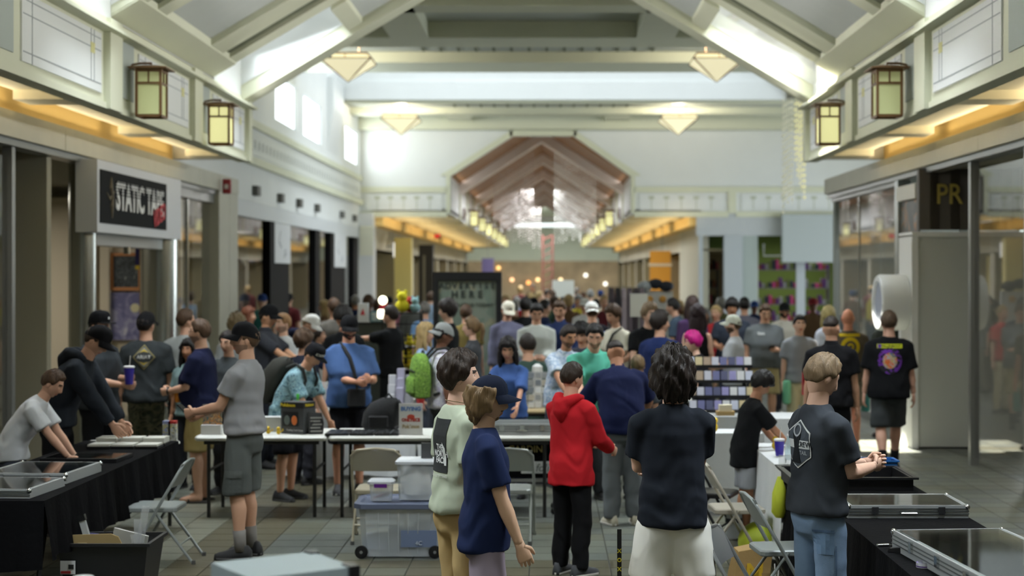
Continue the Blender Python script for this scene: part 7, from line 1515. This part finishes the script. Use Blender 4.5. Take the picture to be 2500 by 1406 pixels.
# yellow round print, blue lettering
pl_ = back('bald', 1.30); Y_ = flat((214, 186, 40)); decal(SH('bald'), ringm(.075, .12), Y_, pl_, 'print_ring', .004); decal(SH('bald'), ringm(.02, .045), Y_, pl_, 'print_ring', .004); decal(SH('bald'), rect(.26, .035, 0, .145, 8, 1), Y_, pl_, 'print_bar', .004)
pl_ = back('bluetext', 1.36); decal(SH('bluetext'), tm('BLAZERS', .085, 0, 0, .003), flat((84, 104, 206)), pl_, 'lettering', .006)
decal(SH('phoneman'), tm('Shirt', .05, -.09, 0, .001), flat((206, 208, 206)), front('phoneman', 1.36, 0), 'lettering', .006)
# flag on the blue sleeve
q = PEOPLE['flag']; S, k = q['S'], q['k']; pl_ = (Vector((-.22, .02, 1.31)) * k, Vector((-.35, -.94, 0)) * -1, Vector((0, 0, 1)))
pl_ = ((S((-.2, .0, 1.33))) * k, Vector((-.55, -.83, 0)) * -1, Vector((0, 0, 1)))
decal(SH('flag'), rect(.09, .055, 0, -.02, 4, 6), flat((206, 196, 176)), pl_, 'flag_patch', .005)
for j in range(3): decal(SH('flag'), rect(.09, .008, 0, -.04 + j * .018, 4, 1), flat((170, 80, 60)), pl_, 'flag_stripe', .008)
decal(SH('flag'), rect(.036, .03, -.027, -.006, 2, 2), flat((40, 50, 90)), pl_, 'flag_canton', .009)
# cap fronts
def cap_text(key, s, size, c, up=.085, x=0, panel=None):
    q = PEOPLE[key]; HT, k = q['HT'], q['k']; o = Vector(HT(np.array([[x, .12, up]]))[0]) * k; r = (Vector(HT(np.array([[-1, 0, 0.]]))[0]) - Vector(HT(np.array([[0, 0, 0.]]))[0])); u = (Vector(HT(np.array([[0, -.25, 1.]]))[0]) - Vector(HT(np.array([[0, 0, 0.]]))[0]))
    if panel: decal(q['cap'], rect(*panel, 0, 0, 3, 3), flat((214, 216, 216)), (o, r, u), 'badge', .003)
    if s: decal(q['cap'], tm(s, size, 0, 0, .001), flat(c), (o, r, u), 'lettering', .006)
cap_text('leaf', 'DETROIT', .034, (220, 220, 216), .085); cap_text('cap', 'K', .045, (30, 34, 44), .085, -.035, (.042, .055)); cap_text('snap', None, 0, (0, 0, 0), .09, 0, (.025, .022))
cap_text('cream', None, 0, (0, 0, 0), .085, 0, None); decal(PEOPLE['cream']['cap'], disc(.014), flat((24, 24, 26)), (Vector(PEOPLE['cream']['HT'](np.array([[0, .12, .08]]))[0]) * PEOPLE['cream']['k'], Vector((-1, 0, 0)), Vector((0, 0, 1))), 'badge', .004)
# tattoo marks
def arm_mark(key, frac, side, me, m, nm):
    pass
# things worn: straps, bags
def at(key, p): q = PEOPLE[key]; return q['M'] @ q['S'](p)
def strap_on(name, label, key, pts, r, c, cat='strap', buckle=None):
    q = PEOPLE[key]; W_ = [q['M'] @ q['S'](p) for p in pts]; base = W_[0]; t = thing(name, label, cat, base); MB().tube([tuple(w_ - base) for w_ in W_], r, 6).build('strap', mat(c, .85), t, True); return t, base
t, b_ = strap_on('shoulder_bag', 'black shoulder bag on a wide strap across the blue T-shirt', 'blue', [(.08, -.02, 1.50), (.055, .10, 1.45), (.01, .185, 1.36), (-.02, .20, 1.25), (-.05, .205, 1.12), (-.06, .20, 1.03)], .02, (24, 24, 26), 'bag')
pt = at('blue', (-.05, .22, .98)) - b_; M_ = Matrix.Translation(pt) @ Matrix.Rotation(PEOPLE['blue']['face'], 4, 'Z'); o = MB().bbox(-.09, .09, -.035, .035, -.10, .08, .02).build('bag_body', mat((24, 24, 26), .85, bump=.3), t); o.matrix_local = M_
t, b_ = strap_on('shoulder_bag', 'narrow black bag strap across the cream T-shirt', 'creamtee', [(-.09, -.02, 1.49), (-.05, .10, 1.44), (.03, .15, 1.3), (.10, .15, 1.12), (.14, .10, 1.0)], .015, (24, 24, 26), 'bag')
def backpack(label, key, c, size, m=None, dy=-.235, z=1.20, x=0, tilt=0, extra=True):
    q = PEOPLE[key]; S, k = q['S'], q['k']; base = q['M'] @ S((x, dy, z)); up = (S((0, dy, z + .1)) - S((0, dy, z - .1))).normalized(); t = thing('backpack', label, 'bag', base); w_, d_, h = size
    X = Vector((math.cos(q['face']), math.sin(q['face']), 0)); U = Matrix.Rotation(q['face'], 3, 'Z') @ up; Yv = U.cross(X); RM_ = Matrix((X, Yv, U)).transposed().to_4x4(); m = m or mat(c, .85, bump=.3)
    mb = MB().loft([[(a * w_ * math.copysign(abs(math.cos(f)) ** .6, math.cos(f)), b2 * d_ * math.copysign(abs(math.sin(f)) ** .6, math.sin(f)), zz * h) for f in [2 * math.pi * i / 20 for i in range(20)]] for zz, a, b2 in ((-.5, .7, .6), (-.46, .95, .95), (-.2, 1, 1.05), (.15, .98, .95), (.38, .85, .75), (.48, .55, .45), (.5, .2, .2))]); o = mb.build('bag_body', m, t, True); o.matrix_local = RM_
    o = MB().loft([[(a * w_ * .78 * math.cos(f), -d_ * .95 + b2 * .05 * math.sin(f), zz * h) for f in [2 * math.pi * i / 14 for i in range(14)]] for zz, a, b2 in ((-.42, .6, .5), (-.36, 1, 1), (-.08, 1, 1), (-.02, .8, .5))]).build('front_pocket', m, t, True); o.matrix_local = RM_
    o = MB().tube([(-w_ * .8, -d_ * .9, .1 * h), (0, -d_ * 1.08, .13 * h), (w_ * .8, -d_ * .9, .1 * h)], .007, 5).build('zip_line', mat((26, 28, 26), .6), t, True); o.matrix_local = RM_
    o = MB().tube([(-.05, d_ * .3, .47 * h), (-.03, d_ * .3, .55 * h), (.03, d_ * .3, .55 * h), (.05, d_ * .3, .47 * h)], .008, 5).build('grab_handle', mat((26, 28, 26), .7), t, True); o.matrix_local = RM_
    for s in (-1, 1):
        pts = [(s * .07, dy + .05, z + h * .36), (s * .10, -.08, 1.50), (s * .115, .02, 1.515), (s * .12, .12, 1.43), (s * .13, .155, 1.28), (s * .17, .08, 1.08), (s * .15, -.13, 1.02)]
        W_ = [q['M'] @ S(p_) - base for p_ in pts]; MB().tube([tuple(v) for v in W_], .016, 6).build('shoulder_strap', mat((30, 32, 28), .8), t, True)
    return t, base, RM_
GREENP = pattern('green_leaf_print', [(96, 132, 50), (124, 164, 62), (80, 112, 44), (150, 186, 86)], 20, 'noise', .85, [0, .42, .52, .62])
t, base, RM_ = backpack('green leaf-patterned backpack on the man with the backwards cap', 'packman', (110, 150, 60), (.16, .10, .46), GREENP, dy=-.24, z=1.22)
t = thing('drink_bottle', 'teal drink bottle with dark lid in the side pocket of the green backpack', 'bottle', base + RM_.to_3x3() @ Vector((-.19, .0, -.12))); MB().lathe((0, 0, 0), [(.033, -.1), (.036, -.09), (.036, .07), (.03, .09)], 14).build('bottle_body', mat((70, 150, 176), .4), t, True); MB().cyl((0, 0), .033, .09, .14, 14).build('lid', mat((50, 54, 58), .5), t)
backpack('dark olive backpack on the man in the leaf-print shirt', 'leaf', (44, 44, 38), (.17, .11, .48), None, dy=-.25, z=1.18)
# things held
def held(key, which, dz=0): q = PEOPLE[key]; v = q['p' + which].copy(); v.z += dz; return v
pt = held('phone', 'l'); t = thing('phone', 'dark smartphone in the hands of the man in the tight grey T-shirt', 'phone', pt + Vector((-.02, 0, .02)), PEOPLE['phone']['face']); o = MB().bbox(-.038, .038, -.005, .005, -.075, .075, .004).build('phone_body', mat((20, 20, 24), .2), t); o.rotation_euler = (R(-50), 0, 0)
pt = held('phoneman', 'l'); t = thing('phone', 'dark smartphone held by the large man in khaki shorts', 'phone', pt + Vector((0, -.02, .02)), PEOPLE['phoneman']['face']); o = MB().bbox(-.038, .038, -.005, .005, -.075, .075, .004).build('phone_body', mat((20, 20, 24), .2), t); o.rotation_euler = (R(-60), 0, 0)
pt = held('snap', 'l') + Vector((.0, -.06, -.06)); cup('large blue cup with white lid and straw held before the charcoal T-shirt', pt.x, pt.y, pt.z, (52, 44, 160), .165, .05)
pt = held('khaki', 'l'); cup('plastic cup of orange drink held by the man in the navy T-shirt', PX(436, pt.y), pt.y - .02, pt.z - .10, (214, 130, 40), .12, .042, False, None, mat((216, 132, 40), .3))
q = PEOPLE['khaki']; MB().tube([tuple(Vector(q['M'].inverted() @ q['wl']) * q['k'] + Vector((.034 * math.cos(a), .0, .034 * math.sin(a)))) for a in np.linspace(0, 2 * math.pi, 17)], .008, 5).build('wristband', BP, q['o'], True)
pt = held('greyback', 'l') + Vector((0, 0, -.25)); t = thing('tote_bag', 'white cloth tote bag hanging beside the man in light grey', 'bag', pt); MB().loft([[(a, b_, z) for a, b_ in ((-.07, -.02), (.07, -.02), (.07, .02), (-.07, .02))] for z in (-.17, .05)]).build('bag_body', mat((206, 204, 190), .9), t); MB().tube([(-.05, 0, .05), (-.01, 0, .24), (.03, 0, .05)], .007, 5).build('strap', mat((196, 194, 180), .9), t)
pt = held('sunface', 'r') + Vector((.03, -.03, -.02)); t = thing('carry_case', 'mint green zip case carried by the young man with the sunlit face', 'case', pt, R(-12)); o = MB().bbox(-.05, .05, -.13, .13, -.15, .15, .03).build('shell', mat((120, 196, 156), .5), t, True); MB().box(-.052, .052, -.004, .004, -.14, .14).build('zip_line', mat((60, 110, 84), .6), t)
pt = P(1968, 925, 15.7); t = thing('red_bag', 'red bag hanging beside the man in the black polo shirt', 'bag', pt); MB().loft([[(a, b_, z) for a, b_ in ((-.04 * f, -.03), (.04 * f, -.03), (.04 * f, .03), (-.04 * f, .03))] for z, f in ((-.16, 1), (.1, .9), (.16, .3))]).build('bag_body', mat((156, 26, 34), .7), t)
pt = held('bald', 'r') + Vector((0, 0, -.12)); t = thing('water_jug', 'teal tinted water bottle carried by the man with the round yellow print', 'bottle', pt); MB().lathe((0, 0, 0), [(.05, -.16), (.055, -.14), (.055, .04), (.02, .10), (.02, .13)], 14).build('bottle_body', mat((70, 150, 146), .3), t, True)
# strings of small yellow letters on the white shorts' side strap
pt = P(1512, 1345, 8.55); t = thing('lanyard', 'black lanyard with yellow letters hanging at the white shorts', 'lanyard', pt); MB().box(-.012, .012, -.002, .002, -.22, .12).build('ribbon', BP, t)
for k2, ch in enumerate('XOXO'): text(ch, mat((206, 190, 50), .6), t, (0, -.004, .0 - k2 * .05), .03, bold=.001)
# walking boot on the boy's foot
q = PEOPLE['kid']; M_ = q['M']; t = thing('walking_boot', 'grey orthopaedic walking boot with black straps on the boy in grey shorts', 'boot', (PX(1800, 12.9), 12.9, 0), R(-84)); MB().loft([[(a * math.cos(f), y + b_ * math.sin(f), z) for f in [2 * math.pi * i / 14 for i in range(14)]] for z, a, b_, y in ((.02, .055, .14, .03), (.07, .055, .13, .03), (.11, .05, .07, -.02), (.28, .058, .062, -.03), (.30, .055, .06, -.03))]).build('shell', mat((150, 154, 152), .5), t, True)
for z in (.15, .23): MB().loft([[(.066 * math.cos(f), -.03 + .072 * math.sin(f), zz) for f in [2 * math.pi * i / 14 for i in range(14)]] for zz in (z, z + .035)]).build('strap', BP, t)
